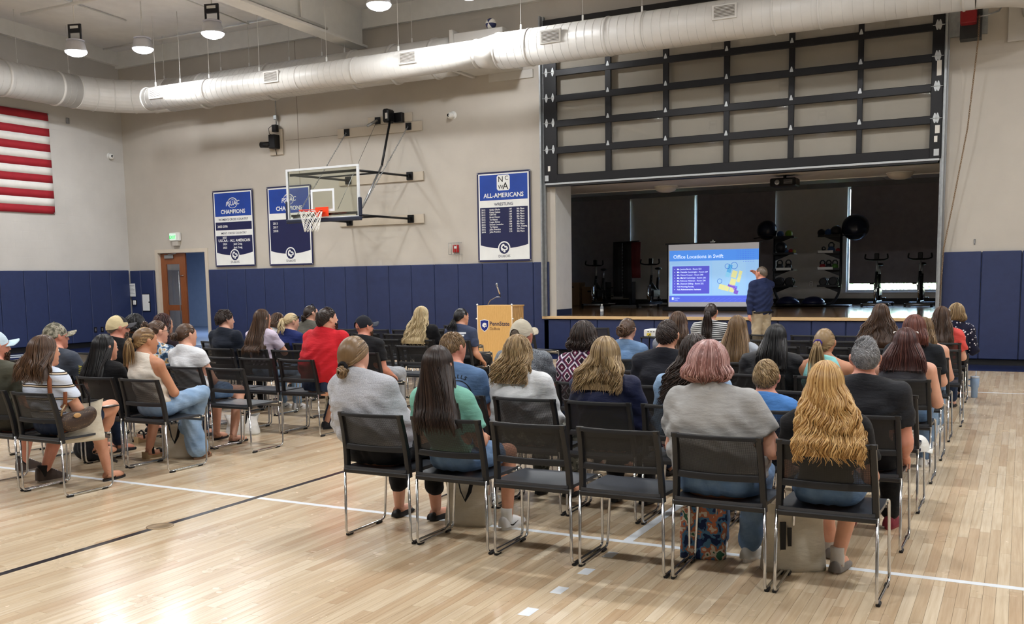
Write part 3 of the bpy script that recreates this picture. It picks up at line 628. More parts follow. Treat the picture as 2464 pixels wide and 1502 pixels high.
def psuac(t, T, z, h_):
    MB().tube([(.15*math.cos(a), -.003, z+.04+.12*math.sin(a)) for a in [2*PI*i/36 for i in range(36)]], .006, 5, closed=True).build('emblem_ring', M_bw, t); MB().tube([(.125*math.cos(a), -.003, z+.05+.10*math.sin(a)) for a in [PI*(.12+.7*i/14) for i in range(15)]], .005, 5).build('emblem_arc', M_bw, t)
    for k in range(6): MB().box(-.06+.022*k, -.045+.022*k, -.0028, -.0015, z+.11-.003*(k-2.5)**2, z+.122-.003*(k-2.5)**2).build('emblem_seam', M_bw, t)
    MB().prism([(-.25, z-.03), (.22, z-.005), (.25, z+.095), (-.22, z+.07)], -.0036, -.0026).build('emblem_plate', M_bb, t)
    V, F = text('PSUAC', .14, bold=.018, shear=.15, space=1.0); MB().addvf([(p[0], p[1]-.0044, p[2]+z-.015+p[0]*.08) for p in V], F).build('lettering', M_bw, t)
def f1(t, rect, T, w_, h_, e, low):
    rect(-e, e, h_*.66, h_-.065, M_bb); psuac(t, T, h_*.81, h_); T('CHAMPIONS', 0, h_*.695, .135, bold=.022)
    T("WOMEN'S CROSS COUNTRY", 0, h_*.605, .072, M_bnt, bold=.012); rect(-e, e, h_*.48, h_*.585, M_bn); T('2005-2006', -e+.06, h_*.515, .075, align='LEFT', bold=.015); T("MEN'S CROSS COUNTRY", 0, h_*.425, .072, M_bnt, bold=.008)
    MB().prism(low+[(e, h_*.405), (-e, h_*.405)], -.0012, -.0005).build('panel', M_bn, t)
    T('2025', -.30, h_*.37, .066, bold=.015); T('USCAA - ALL AMERICAN', 0, h_*.325, .092, bold=.018)
    for i, yr in enumerate(('2024', '2025')): T(yr, -.30, h_*(.285-.047*i), .066, bold=.015); T('Jack Craig', -.02, h_*(.285-.047*i), .066, align='LEFT', bold=.015)
def f2(t, rect, T, w_, h_, e, low):
    rect(-e, e, h_*.66, h_-.065, M_bb); psuac(t, T, h_*.81, h_); T('CHAMPIONS', 0, h_*.695, .135, bold=.022); MB().prism(low+[(e, h_*.58), (-e, h_*.58)], -.0012, -.0005).build('panel', M_bn, t)
    for i, yr in enumerate(('2013', '2017', '2018')): T(yr, -e+.09, h_*(.52-.047*i), .075, align='LEFT', bold=.015)
def f3(t, rect, T, w_, h_, e, low):
    rect(-e, e, h_*.685, h_-.06, M_bb); T('ALL-AMERICANS', 0, h_*.715, .125, bold=.02); T('WRESTLING', 0, h_*.625, .08, M_bnt, bold=.01)
    k = .032; cx, cz, hw, hh = 0, h_*.875, .15, .155
    rr_ = [(cx+hw-k, cz+hh), (cx+hw, cz+hh-k), (cx+hw, cz-hh+k), (cx+hw-k, cz-hh), (cx-hw+k, cz-hh), (cx-hw, cz-hh+k), (cx-hw, cz+hh-k), (cx-hw+k, cz+hh)]
    MB().prism(rr_, -.002, -.0012).build('logo_plate', M_bw, t); M_k = mat('logo_black', (16, 16, 18), .5)
    for s, x, z, sz in (('N', -.06, .015, .16), ('C', .075, .05, .12), ('W', -.06, -.125, .12), ('A', .05, -.135, .2)): put_text(t, s, x, -.0028-(.0006 if s in 'AC' else 0), cz+z, sz, M_k, bold=.006)
    MB().prism(low+[(e, h_*.605), (-e, h_*.605)], -.0012, -.0005).build('panel', M_bn, t)
    L = [('2012', 'Chike Okolo', '197', '8th Place'), ('2012', 'Kasey Haines', '149', '8th Place'), ('2013', 'Cliff Hill', '197', '8th Place'), ('2015', 'Brett Hinner', '125', '8th Place'), ('2015', 'Ty Haines', '157', '7th Place'), ('2015', 'Logan Shirey', '184', '6th Place'), ('2015', 'Dennis Lomadue', '184', '8th Place'), ('2016', 'Ty Haines', '149', 'Nat. Champ.'), ('2016', 'John Prentice', '165', '5th Place'), ('2018', 'John Prentice', '174', '5th Place')]
    for i, (a, b, c, d) in enumerate(L):
        z = h_*(.572-.0275*i)
        for s, x in ((a, -e+.03), (b, -e+.22), (c, .12), (d, .30)): T(s, x, z, .047, align='LEFT', bold=.018)
banner(-17.40, -16.13, 1.925, 3.735, 'blue and navy championship banner with two cross country bands, left of the three', f1)
banner(-15.70, -14.40, 1.92, 3.735, 'blue and navy championship banner half behind the backboard', f2)
banner(-10.06, -8.827, 1.89, 3.71, 'wrestling honours banner with name list beside the stage opening', f3)
# flag on the left wall
fg = thing('flag', 'large red and white striped flag hung flat on the left wall', 'flag', (XL+.035, 13.45, 3.22)); M_fr = cloth_red = mat('flag_red', (150, 24, 38), .75, var=.08, bump=.1, bscale=500); M_fw = mat('flag_white', (218, 216, 212), .75, var=.04, bump=.1, bscale=500); M_fb = mat('flag_blue', (34, 42, 92), .75)
FW, FH = 4.42, 2.33; sh_ = FH/13
for i in range(13):
    z0 = i*sh_; mm = M_fr if i % 2 == 0 else M_fw
    def ff(u, v, z0=z0):
        z = z0+v*sh_; y = -FW/2+u*(FW-.0)+(.02*(1-z/FH) if u > .9 else 0); return (.012*math.sin(9*u+4*z)*min(1, u*4, (1-u)*4)+.008*math.sin(30*u+8*z)*.5, y, z)
    x_ = MB().grid(ff, 28, 1, (.003, 0, 0)).build('stripe', mm, fg, True)
cn = MB().grid(lambda u, v: (.026, -FW/2+u*1.77, FH-7*sh_+v*7*sh_), 2, 2, (.003, 0, 0)).build('canton', M_fb, fg)
for r in range(9):
    for c in range(6 if r % 2 == 0 else 5):
        y = -FW/2+.15+.295*c+(.147 if r % 2 else 0); z = FH-.07-.139*r; MB().prism([((.055 if k % 2 == 0 else .021)*math.sin(PI*k/5)+y, (.055 if k % 2 == 0 else .021)*math.cos(PI*k/5)+z-.0) for k in range(10)], .0295, .031, 'yz').build('star', M_fw, cn)
for z in (.02, FH-.03): MB().sphere((.01, FW/2-.01, z), .016, 8, 6).build('grommet', M_steel, fg, True)
# small wall fixtures
def fixture(name, label, cat, loc): return thing(name, label, cat, loc)
ex = fixture('exit_sign', 'white exit sign with glowing green letters above the gym door', 'exit sign', (-18.69, 17.72, 2.59)); MB().box(-.16, .16, -.02, .06, 0, .2, .01).build('housing', M_white, ex)
M_eg = mat('exit_green', (20, 190, 90), .5, emit=1.2); MB().box(-.15, .06, -.024, -.02, .02, .18).build('face', mat('exit_face', (214, 240, 226), .5, emit=.35), ex); put_text(ex, 'EXIT', -.045, -.027, .055, .105, M_eg, bold=.02); MB().box(-.09, .10, .0, .07, -.12, -.005).build('sign_shadow_box', M_wall, ex)  # last box, wall-coloured, stands in for the grey shadow below the sign
def cam_dome(label, loc, ax):
    c = fixture('security_camera', label, 'security camera', loc); MB().lathe([(.085, 0), (.085, .035), (.07, .05)], 20, axis='y').build('base', M_white, c, True); MB().sphere((-.02, -.075, -.015), .068, 16, 12).build('eyeball', M_white, c, True); MB().lathe([(.032, 0), (.03, -.012), (.01, -.012)], 16, (-.035, -.128, -.012), 'y').build('lens', M_bk, c, True); c.rotation_euler = (0, 0, ax); return c
cam_dome('white eyeball security camera high on the stage wall right of the hoop', (-10.62, D-.005, 4.93), 0); cam_dome('white eyeball security camera on the left wall near the corner', (XL+.005, 17.38, 4.74), PI/2)
sb = fixture('wall_plate', 'small grey sensor plate on the left wall above the flag corner', 'wall plate', (XL+.02, 16.2, 5.45)); MB().box(-.01, .03, -.04, .04, -.07, .07, .006).build('cover', M_steel, sb)
fa_ = fixture('fire_alarm', 'red fire alarm strobe in a clear guard between hoop and wrestling banner', 'fire alarm', (-10.6, 17.74, 2.18)); MB().box(-.07, .07, -.0, .05, -.08, .08, .01).build('housing', mat('alarm_red', (170, 34, 34), .4), fa_); MB().box(-.035, .035, -.012, 0, .0, .05, .004).build('strobe', M_white, fa_)
for i in range(5): MB().tube([(-.13+.065*i, .05, -.12), (-.13+.065*i, -.06, -.12), (-.13+.065*i, -.06, .12), (-.13+.065*i, .05, .12)], .005, 5).build('guard_bar', M_galv, fa_, True)
for z in (-.12, .12): MB().tube([(-.13, .05, z), (-.13, -.06, z), (.13, -.06, z), (.13, .05, z)], .005, 5).build('guard_bar', M_galv, fa_, True)
nt = fixture('notice_sheet', 'white printed notice taped to the navy pads left of the door', 'notice', (-20.3, 17.725, 1.22)); MB().box(-.13, .12, 0, .004, 0, .33).build('paper', M_bw, nt)
for i in range(7): MB().box(-.10, .09-.02*(i % 3), -.0008, 0, .28-.035*i, .287-.035*i).build('print_line', M_bnt, nt)
wb = fixture('wall_phone_box', 'small white wall box under the notice sheet', 'wall box', (-20.25, 17.715, 1.0)); MB().box(-.07, .10, 0, .02, 0, .13, .006).build('plate', M_bk, wb); MB().box(.0, .09, -.03, 0, .01, .12, .008).build('box', M_white, wb)
pd = fixture('paper_holder', 'white paper sheet in a holder on the pads beside the door frame', 'paper holder', (-19.82, 17.72, .84)); MB().box(-.13, .15, 0, .012, 0, .45, .004).build('tray', M_bk, pd); MB().box(-.11, .135, -.006, 0, .02, .43).build('sheet', M_bw, pd); MB().box(.11, .16, -.012, -.006, .22, .25).build('clip', M_bk, pd)
for i, y in enumerate((16.58, 16.78)):
    u_ = fixture('wall_outlet', 'small black outlet cut into the left wall pads, %s one' % ('left' if i == 0 else 'right'), 'outlet', (XL+.064, y, .36)); MB().box(0, .008, -.04, .04, 0, .13).build('plate', M_bk, u_); MB().box(.008, .012, -.02, .02, .03, .1).build('socket', M_steel, u_)
hk = fixture('wall_bracket', 'small metal bracket on the wall right of the stage above the pads', 'bracket', (-.72, D-.005, 1.98)); MB().box(-.012, .012, -.012, 0, 0, .09, .003).build('plate', M_steel, hk); MB().sphere((0, -.014, .02), .008, 8, 6).build('bolt', M_steel, hk)
for (x, z, nm) in ((-17.92, 2.05, 'upper'), (-18.0, 1.2, 'lower')):
    u_ = fixture('corridor_alarm', 'small red alarm device in the corridor beyond the door, %s one' % nm, 'fire alarm', (x*1.0+.2-.0, 19.6, z)); MB().box(-.05, .05, 0, .04, 0, .13, .008).build('housing', mat('alarm_red', (170, 34, 34), .4), u_); MB().box(-.02, .02, -.008, 0, .02, .06).build('lens', M_white, u_)
struct('wall_corridor_pier', MB().box(-17.98, -17.45, 19.64, 19.9, 0, 3), M_corr)
# plain block joints on the stage wall: one vertical control joint and a thin cable run
tag(MB().box(-14.74, -14.728, D-.002, D+.01, 1.9, 7).build('control_joint', mat('joint_grey', (120, 112, 100), .7)), kind='structure'); tag(MB().box(-15.1, -13.3, D-.002, D+.01, 4.76, 4.768).build('control_joint', MATS['joint_grey']), kind='structure')
# ================================================================ CHAIRS
M_chairblk = mat('chair_plastic_black', (27, 27, 29), .42, var=.05, bump=.08, bscale=300); M_seat = mat('chair_seat_charcoal', (52, 56, 63), .36, var=.05, bump=.06, bscale=250)
def mesh_fabric():
    t = NT('chair_mesh_fabric'); tc = t.add('ShaderNodeTexCoord'); sp = t.add('ShaderNodeSeparateXYZ'); t.link(tc.outputs['Object'], sp.inputs[0])
    k = 2*PI/.0046
    a = t.math('SINE', t.math('MULTIPLY', sp.outputs['X'], k)); b = t.math('SINE', t.math('MULTIPLY', sp.outputs['Z'], k))
    hole = t.math('GREATER_THAN', t.math('ADD', a, b), .92)
    tr = t.add('ShaderNodeBsdfTransparent'); mx = t.add('ShaderNodeMixShader'); t.link(hole, mx.inputs[0]); t.link(t.b.outputs[0], mx.inputs[1]); t.link(tr.outputs[0], mx.inputs[2])
    t.b.inputs['Base Color'].default_value = rgb((24, 25, 27)); t.b.inputs['Roughness'].default_value = .6; t.link(mx.outputs[0], t.n['Material Output'].inputs[0]); return t.m
M_mesh = mesh_fabric()
def bend(pts, r=.035, n=4):
    """round the corners of a polyline"""
    out = [Vector(pts[0])]
    for a, b, c in zip(pts[:-2], pts[1:-1], pts[2:]):
        a, b, c = Vector(a), Vector(b), Vector(c); u = (a-b); v = (c-b); d = min(r, u.length*.45, v.length*.45)
        p, q = b+u.normalized()*d, b+v.normalized()*d
        for i in range(n+1): t = i/n; out.append((1-t)**2*p+2*t*(1-t)*b+t*t*q)
    out.append(Vector(pts[-1])); return out
def back_y(z): t = max(0, (z-.43)/.35); return .028-.012*t-.052*t*t       # side profile of the backrest
CH = {}
def make_chair_parts():
    def bow(u): return -.036*(1-u*u)
    def hw(z): return .240-.016*(z-.4)/.38
    for s, nm in ((-1, 'l'), (1, 'r')):
        p = [(s*.225, .42, .427), (s*.232, .455, .425), (s*.246, .432, .013), (s*.238, .01, .013), (s*.232, .012, .43)]
        CH['leg'+nm] = MB().tube(bend(p, .04, 4), .0080, 8).mesh('sled_leg', M_chrome, True)
        post = MB(); zz = [.405, .45, .50, .55, .60, .66, .72, .765, .785]; V = []; F = []
        for z in zz:
            y = back_y(z); x = hw(z)
            for (dx, dy) in ((0, .015), (0, -.016), (-.008, -.021), (-.026, -.019), (-.031, -.008), (-.031, .012), (-.02, .018)): V.append((s*(x+dx), y+dy, z))
        for i in range(len(zz)-1):
            for k in range(7): q = (i*7+k, i*7+(k+1) % 7, (i+1)*7+(k+1) % 7, (i+1)*7+k); F.append(q if s < 0 else q[::-1])
        c0 = tuple(range(7)); c1 = tuple(range(8*7, 9*7)); F.append(c0[::-1] if s < 0 else c0); F.append(c1 if s < 0 else c1[::-1])
        CH['post'+nm] = autosmooth(post.addvf(V, F).mesh('back_post', M_chairblk), 40)
    def rail(zc, h, half, d=.013):
        m = MB(); n = 12; V = []; F = []
        for i in range(n+1):
            u = -1+2*i/n; x = u*half; y = back_y(zc)+bow(u); z = zc
            for (a, b) in ((-d, -h), (d, -h), (d, h*.6), (d*.4, h), (-d*.7, h), (-d, h*.6)): V.append((x, y+a, z+b))
        for i in range(n):
            for k in range(6): F.append((i*6+k, (i+1)*6+k, (i+1)*6+(k+1) % 6, i*6+(k+1) % 6))
        F += [tuple(range(6)), tuple(range(n*6, n*6+6))[::-1]]; return autosmooth(m.addvf(V, F).mesh('back_rail', M_chairblk), 40)
    CH['top'] = rail(.775, .011, .230, .011); CH['low'] = rail(.572, .017, .222)
    m = MB()
    def f(u, v):
        z = .575+v*.19; x = (-1+2*u)*.212; return (x, back_y(z)+bow((-1+2*u)), z)
    m.grid(f, 12, 6); CH['mesh'] = m.mesh('mesh_back', M_mesh, True)
    m = MB()
    def g(u, v):
        x = (-1+2*u); y = .0+v*.475; half = .222+.012*math.sin(v*PI); ed = abs(x)**6
        z = .440-.012*(1-x*x)*math.sin(min(1, v*1.2)*PI)+.004*ed
        if v > .8: z -= .05*((v-.8)/.2)**2
        if v < .08: z += .008
        return (x*half, y+.012*(1-x*x)*(v > .5), z)
    m.grid(g, 10, 12, (0, 0, -.017)); CH['seat'] = autosmooth(m.mesh('seat', M_seat), 60)
    CH['rim'] = MB().box(-.232, .232, -.008, .03, .405, .432, .006).mesh('seat_rim', M_chairblk)
    CH['bar'] = MB().tube([(-.23, .40, .418), (.23, .40, .418)], .009, 6).mesh('cross_bar', M_chrome, True)
    CH['glide'] = MB().box(-.011, .011, -.028, .028, 0, .016, .004).mesh('glide', M_black)
make_chair_parts()
def chair(x, y, label, rz=0., group='audience chairs set out in rows'):
    t = thing('stacking_chair', label, 'chair', (x, y, 0), rz, group)
    for nm, k in (('sled_leg', 'legl'), ('sled_leg', 'legr'), ('back_post', 'postl'), ('back_post', 'postr'), ('top_rail', 'top'), ('lower_rail', 'low'), ('mesh_back', 'mesh'), ('seat', 'seat'), ('seat_rim', 'rim'), ('cross_bar', 'bar')):
        inst(nm, CH[k], t)
    for s in (-1, 1):
        for yy in (.05, .36): inst('glide', CH['glide'], t, (s*.242, yy, 0))
    return t
def row_y(k): return 4.70+.988*(k-1)
def right_x(c, k=1): return -.79-.523*(c-1)+(.05 if k == 7 else 0)
def left_x(c, k=1): return -6.46-.523*c+(.085 if k >= 5 else 0)
ORD = ['', 'first', 'second', 'third', 'fourth', 'fifth', 'sixth', 'seventh', 'eighth', 'ninth', 'tenth', 'eleventh', 'twelfth']
occ = {}   # filled in by the people section: seat -> who sits there
def chairs():
    for k in range(1, 10):
        for c in range(1, 7):
            if k in (8, 9) and c == 6 and k == 9: continue
            who = occ.get(('R', k, c)); pos = ORD[7-c]+' from the middle aisle' if c > 3 else (ORD[c]+' from the right-hand aisle' if c > 1 else 'at the right-hand aisle')
            rowd = 'nearest row' if k == 1 else (ORD[k]+' row from the camera')
            lab = ('black mesh-back chair under the %s, right block' % who) if who else ('empty black mesh-back chair, right block, %s, %s' % (rowd, pos))
            chair(right_x(c, k), row_y(k), lab)
    for k in range(1, 10):
        for c in range(0, 7):
            if k == 1 and c > 1 or k == 2 and c > 3 or k == 8 and c in (0, 1) or k == 9 and c in (0, 1): continue
            who = occ.get(('L', k, c)); rowd = 'nearest row' if k == 1 else (ORD[k]+' row from the camera')
            lab = ('black mesh-back chair under the %s, left block' % who) if who else ('empty black mesh-back chair, left block, %s, %s from the middle aisle' % (rowd, ORD[c+1]))
            chair(left_x(c, k), row_y(k), lab)
    chair(-8.02, 13.0, 'empty black chair in front of the lectern, nearer of the two', -.05)
    chair(-8.35, 13.95, 'empty black chair standing right at the lectern foot', -.05)
    chair(-6.75, 13.35, 'empty black chair turned askew between lectern and stage', -.5)
    chair(-5.75, 13.75, 'empty black chair left of the projector cart before the stage', 0)
# ================================================================ PEOPLE: implicit-surface modelling
class Field:
    def __init__(s, lo, hi, h, dense=None):
        ax = []
        for i in range(3):
            if dense and dense[i]:
                (d0, d1, hd) = dense[i]; a = []; x = lo[i]
                while x < hi[i]: a.append(x); x += hd if d0 <= x <= d1 else h
                a.append(x); ax.append(np.array(a, np.float32))
            else: ax.append(np.arange(lo[i], hi[i]+h, h, dtype=np.float32))
        s.ax = ax; s.F = np.full([len(a) for a in ax], 9.0, np.float32)
    def sl(s, lo, hi): return tuple(slice(max(0, int(np.searchsorted(a, l))-1), int(np.searchsorted(a, h_))+1) for a, l, h_ in zip(s.ax, lo, hi))
    def pts(s, sl): return s.ax[0][sl[0]][:, None, None], s.ax[1][sl[1]][None, :, None], s.ax[2][sl[2]][None, None, :]
    def dist(s, a, b, ra, rb, sc, R, pad):
        a = np.array(a, np.float32); b = np.array(b, np.float32); sc = np.array(sc, np.float32)
        ext = max(ra, rb)/sc.min()+pad if R is not None else max(ra, rb)/sc+pad
        sl = s.sl(np.minimum(a, b)-ext, np.maximum(a, b)+ext); X, Y, Z = s.pts(sl)
        x, y, z = X-a[0], Y-a[1], Z-a[2]; d = b-a
        if R is not None:
            x, y, z = (x*R[0][0]+y*R[1][0]+z*R[2][0]), (x*R[0][1]+y*R[1][1]+z*R[2][1]), (x*R[0][2]+y*R[1][2]+z*R[2][2]); d = d@R
        x = x*sc[0]; y = y*sc[1]; z = z*sc[2]; d = d*sc; dd = float(d@d)
        if dd > 1e-10:
            t = np.clip((x*d[0]+y*d[1]+z*d[2])/dd, 0, 1); q = np.sqrt((x-t*d[0])**2+(y-t*d[1])**2+(z-t*d[2])**2)-(ra+(rb-ra)*t)
        else: q = np.sqrt(x*x+y*y+z*z)-ra
        return sl, q
    def add(s, a, b, ra, rb=None, k=.03, sc=(1, 1, 1), R=None):
        rb = ra if rb is None else rb
        sl, d = s.dist(a, b, ra, rb, sc, R, k+.03); f = s.F[sl]; h = np.clip(.5+.5*(f-d)/k, 0, 1); s.F[sl] = f*(1-h)+d*h-k*h*(1-h); return s
    def sub(s, a, b, r, k=.01, sc=(1, 1, 1), R=None):
        sl, d = s.dist(a, b, r, r, sc, R, k+.03); f = s.F[sl]; d = -d; h = np.clip(.5-.5*(f-d)/k, 0, 1); s.F[sl] = f*(1-h)+d*h+k*h*(1-h); return s
    def cut(s, n, c):
        X, Y, Z = s.pts((slice(None),)*3); s.F = np.maximum(s.F, X*n[0]+Y*n[1]+Z*n[2]-c); return s
    def disp(s, fn):
        X, Y, Z = s.pts((slice(None),)*3); m = np.abs(s.F) < .05; d = fn(X, Y, Z); s.F = np.where(m, s.F+d, s.F).astype(np.float32); return s
    def nets(s):
        F = s.F; ins = F < 0; n = ins.astype(np.int8)
        c = n[:-1, :-1, :-1]+n[1:, :-1, :-1]+n[:-1, 1:, :-1]+n[:-1, :-1, 1:]+n[1:, 1:, :-1]+n[1:, :-1, 1:]+n[:-1, 1:, 1:]+n[1:, 1:, 1:]
        mask = (c > 0) & (c < 8); idx = np.argwhere(mask); ids = np.full(mask.shape, -1, np.int32); ids[mask] = np.arange(len(idx), dtype=np.int32)
        acc = np.zeros((len(idx), 3)); cnt = np.zeros(len(idx)); I, J, K = idx.T; ax = s.ax
        corners = [(i, j, k) for i in (0, 1) for j in (0, 1) for k in (0, 1)]
        fv = {q: F[I+q[0], J+q[1], K+q[2]] for q in corners}
        for q in corners:
            for d in range(3):
                if q[d]: continue
                r = list(q); r[d] = 1; r = tuple(r); fa, fb = fv[q], fv[r]; m = (fa < 0) != (fb < 0); t = np.where(m, fa/np.where(m, fa-fb, 1), 0)
                for e in range(3):
                    pa = ax[e][(I, J, K)[e]+q[e]]; acc[:, e] += np.where(m, pa+(t*(ax[e][(I, J, K)[e]+1]-pa) if e == d else 0), 0)
                cnt += m
        V = acc/np.maximum(cnt, 1)[:, None]; Q = []
        for d in range(3):
            e1, e2 = (d+1) % 3, (d+2) % 3
            A = [slice(None)]*3; B = [slice(None)]*3; A[d] = slice(0, -1); B[d] = slice(1, None)
            for e in (e1, e2): A[e] = slice(1, -1); B[e] = slice(1, -1)
            a, b = ins[tuple(A)], ins[tuple(B)]; w_ = np.argwhere(a != b)
            if not len(w_): continue
            g = w_.copy(); g[:, e1] += 1; g[:, e2] += 1; sgn = a[tuple(w_.T)]
            def cell(o1, o2): h = g.copy(); h[:, e1] -= o1; h[:, e2] -= o2; return ids[tuple(h.T)]
            q = np.stack([cell(1, 1), cell(0, 1), cell(0, 0), cell(1, 0)], 1); q[~sgn] = q[~sgn][:, ::-1]; Q.append(q)
        return V, (np.concatenate(Q) if Q else np.zeros((0, 4), int))
def np_mesh(name, V, Q, m, extra=None, smooth=True):
    """mesh from arrays; extra = list of (verts, faces) appended"""
    Vs = [np.asarray(V, float)]; polys = [Q]; n = len(V)
    me = bpy.data.meshes.new(name)
    fl = [tuple(map(int, q)) for q in Q]
    vl = Vs[0].tolist()
    for (v2, f2) in (extra or []):
        o = len(vl); vl += [tuple(p) for p in v2]; fl += [tuple(i+o for i in f) for f in f2]
    me.from_pydata(vl, [], fl); me.materials.append(m)
    if smooth: me.polygons.foreach_set('use_smooth', [True]*len(fl))
    me.update(); return me
def rotm(yaw, pitch=0, roll=0):
    """columns are the axes of the turned head: yaw>0 looks to the person's right (+x)"""
    return np.array(Matrix.Rotation(-yaw, 3, 'Z') @ Matrix.Rotation(pitch, 3, 'X') @ Matrix.Rotation(roll, 3, 'Y'))
# ---------------------------------------------------------------- skin, cloth and hair materials
def skin_mat(name, c):
    if name in MATS: return MATS[name]
    t = NT(name); v = t.coord('Object'); cc = rgb(c); f = t.noise(v, 9, 3)
    t.link(t.ramp(f, [(.3, (cc[0]*.9, cc[1]*.82, cc[2]*.8, 1)), (.7, (min(1, cc[0]*1.06), cc[1]*1.05, cc[2]*1.05, 1))]), t.b.inputs['Base Color'])
    t.b.inputs['Roughness'].default_value = .5; t.b.inputs['Subsurface Weight'].default_value = .08; t.b.inputs['Subsurface Radius'].default_value = (.01, .004, .002); t.b.inputs['Subsurface Scale'].default_value = .5
    t.bump(t.noise(v, 260, 2), .06, .002); MATS[name] = t.m; return t.m
SKIN = [skin_mat('skin_fair', (222, 172, 148)), skin_mat('skin_light', (212, 158, 130)), skin_mat('skin_ruddy', (214, 150, 128)), skin_mat('skin_tan', (196, 142, 110))]
def hair_mat(name, stops, rough=.36):
    if name in MATS: return MATS[name]
    t = NT(name); at = t.add('ShaderNodeAttribute', attribute_name='tone'); v = t.coord('Object', (90, 90, 6)); n = t.noise(v, 1, 3)
    f = t.math('ADD', t.math('MULTIPLY', at.outputs['Fac'], .7), t.math('MULTIPLY', n, .3))
    t.link(t.ramp(f, [(.05+.9*i/(len(stops)-1), rgb(c)) for i, c in enumerate(stops)]), t.b.inputs['Base Color'])
    t.b.inputs['Roughness'].default_value = rough; t.b.inputs['Specular IOR Level'].default_value = .45
    t.bump(n, .35, .003); MATS[name] = t.m; return t.m
HAIR = {'dkbrown': [(26, 18, 15), (44, 30, 24), (62, 44, 34)], 'brown': [(46, 31, 22), (76, 53, 37), (104, 76, 54)], 'black': [(10, 9, 11), (18, 16, 18), (34, 31, 33)],
        'ltbrown': [(78, 58, 38), (120, 94, 64), (152, 124, 90)], 'blond': [(122, 94, 56), (172, 140, 92), (214, 188, 142)], 'dirtyblond': [(92, 74, 50), (142, 116, 80), (188, 164, 122)],
        'platinum': [(140, 118, 84), (198, 176, 132), (232, 218, 182)], 'auburn': [(60, 28, 22), (96, 50, 40), (128, 78, 62)], 'redbrown': [(44, 20, 18), (70, 36, 32), (108, 68, 60)],
        'pink': [(92, 58, 50), (160, 114, 108), (226, 192, 186)], 'grey': [(70, 68, 68), (132, 132, 134), (196, 198, 202)], 'greybrown': [(62, 52, 46), (104, 92, 80), (150, 138, 122)],
        'burgundy': [(34, 16, 16), (56, 26, 26), (84, 46, 42)], 'balayage': [(60, 42, 28), (120, 90, 56), (196, 164, 112)], 'goldblond': [(130, 92, 48), (184, 142, 84), (226, 192, 134)]}
HM = {k: hair_mat('hair_'+k, v) for k, v in HAIR.items()}
def cloth(name, col, rough=.85, pattern=None, cols=None, scale=1.0):
    if name in MATS: return MATS[name]
    t = NT(name); v = t.coord('Object'); c = rgb(col)
    f = t.noise(v, 5, 4); base = t.ramp(f, [(.3, tuple(x*.86 for x in c[:3])+(1,)), (.7, tuple(min(1, x*1.1) for x in c[:3])+(1,))])
    if pattern == 'heather':
        n2 = t.noise(v, 170*scale, 2); mx = t.add('ShaderNodeMixRGB'); t.link(t.ramp(n2, [(.42, (0, 0, 0, 1)), (.6, (1, 1, 1, 1))]), mx.inputs[0]); t.link(base, mx.inputs[1]); mx.inputs[2].default_value = rgb(cols[0]); base = mx.outputs[0]
    elif pattern in ('stripes', 'bands'):
        sp = t.add('ShaderNodeSeparateXYZ'); t.link(v, sp.inputs[0]); z = t.math('ADD', sp.outputs['Z'], t.math('MULTIPLY', t.math('ABSOLUTE', sp.outputs['X']), .12 if pattern == 'stripes' else .05))
        fr = t.math('FRACT', t.math('MULTIPLY', z, scale)); base2 = t.ramp(fr, cols, 'CONSTANT'); base = base2
    elif pattern == 'dots':
        vo = t.add('ShaderNodeTexVoronoi'); vo.inputs['Scale'].default_value = scale; t.link(v, vo.inputs['Vector']); mx = t.add('ShaderNodeMixRGB'); t.link(t.math('LESS_THAN', vo.outputs['Distance'], .26), mx.inputs[0]); t.link(base, mx.inputs[1]); mx.inputs[2].default_value = rgb(cols[0]); base = mx.outputs[0]
    elif pattern in ('floral', 'camo'):
        n2 = t.noise(v, scale, 2); base = t.ramp(n2, [((.36+.28*i/max(1, len(cols)-1)) if i else 0, rgb(q)) for i, q in enumerate(cols)], 'CONSTANT')
    elif pattern == 'ikat':
        sp = t.add('ShaderNodeSeparateXYZ'); t.link(v, sp.inputs[0])
        def tri(a): return t.math('ABSOLUTE', t.math('SUBTRACT', t.math('FRACT', t.math('MULTIPLY', a, scale)), .5))
        d = t.math('ADD', tri(sp.outputs['X']), tri(sp.outputs['Z'])); n2 = t.noise(v, 60, 1); d = t.math('ADD', d, t.math('MULTIPLY', n2, .1))
        base = t.ramp(t.math('MULTIPLY', d, .95), [(0, rgb(cols[0])), (.14, rgb(cols[1])), (.26, rgb(cols[2])), (.36, rgb(cols[0])), (.46, rgb(cols[3])), (.52, rgb(cols[2])), (.6, rgb(cols[1])), (.72, rgb(cols[0])), (.8, rgb(cols[2]))], 'CONSTANT')
    elif pattern == 'denim':
        n2 = t.noise(v, 9, 4); mx = t.add('ShaderNodeMixRGB'); t.link(t.ramp(n2, [(.4, (0, 0, 0, 1)), (.75, (.55, .55, .55, 1))]), mx.inputs[0]); t.link(base, mx.inputs[1]); mx.inputs[2].default_value = rgb(cols[0]); base = mx.outputs[0]
    t.link(base, t.b.inputs['Base Color']); t.b.inputs['Roughness'].default_value = rough; t.b.inputs['Specular IOR Level'].default_value = .25; t.b.inputs['Sheen Weight'].default_value = .05
    w1 = t.noise(t.coord('Object', (7, 7, 20)), 1.2, 3, .5); h = t.math('ADD', w1, t.math('MULTIPLY', t.noise(v, 420, 1), .08)); t.bump(h, .5, .022)
    MATS[name] = t.m; return t.m
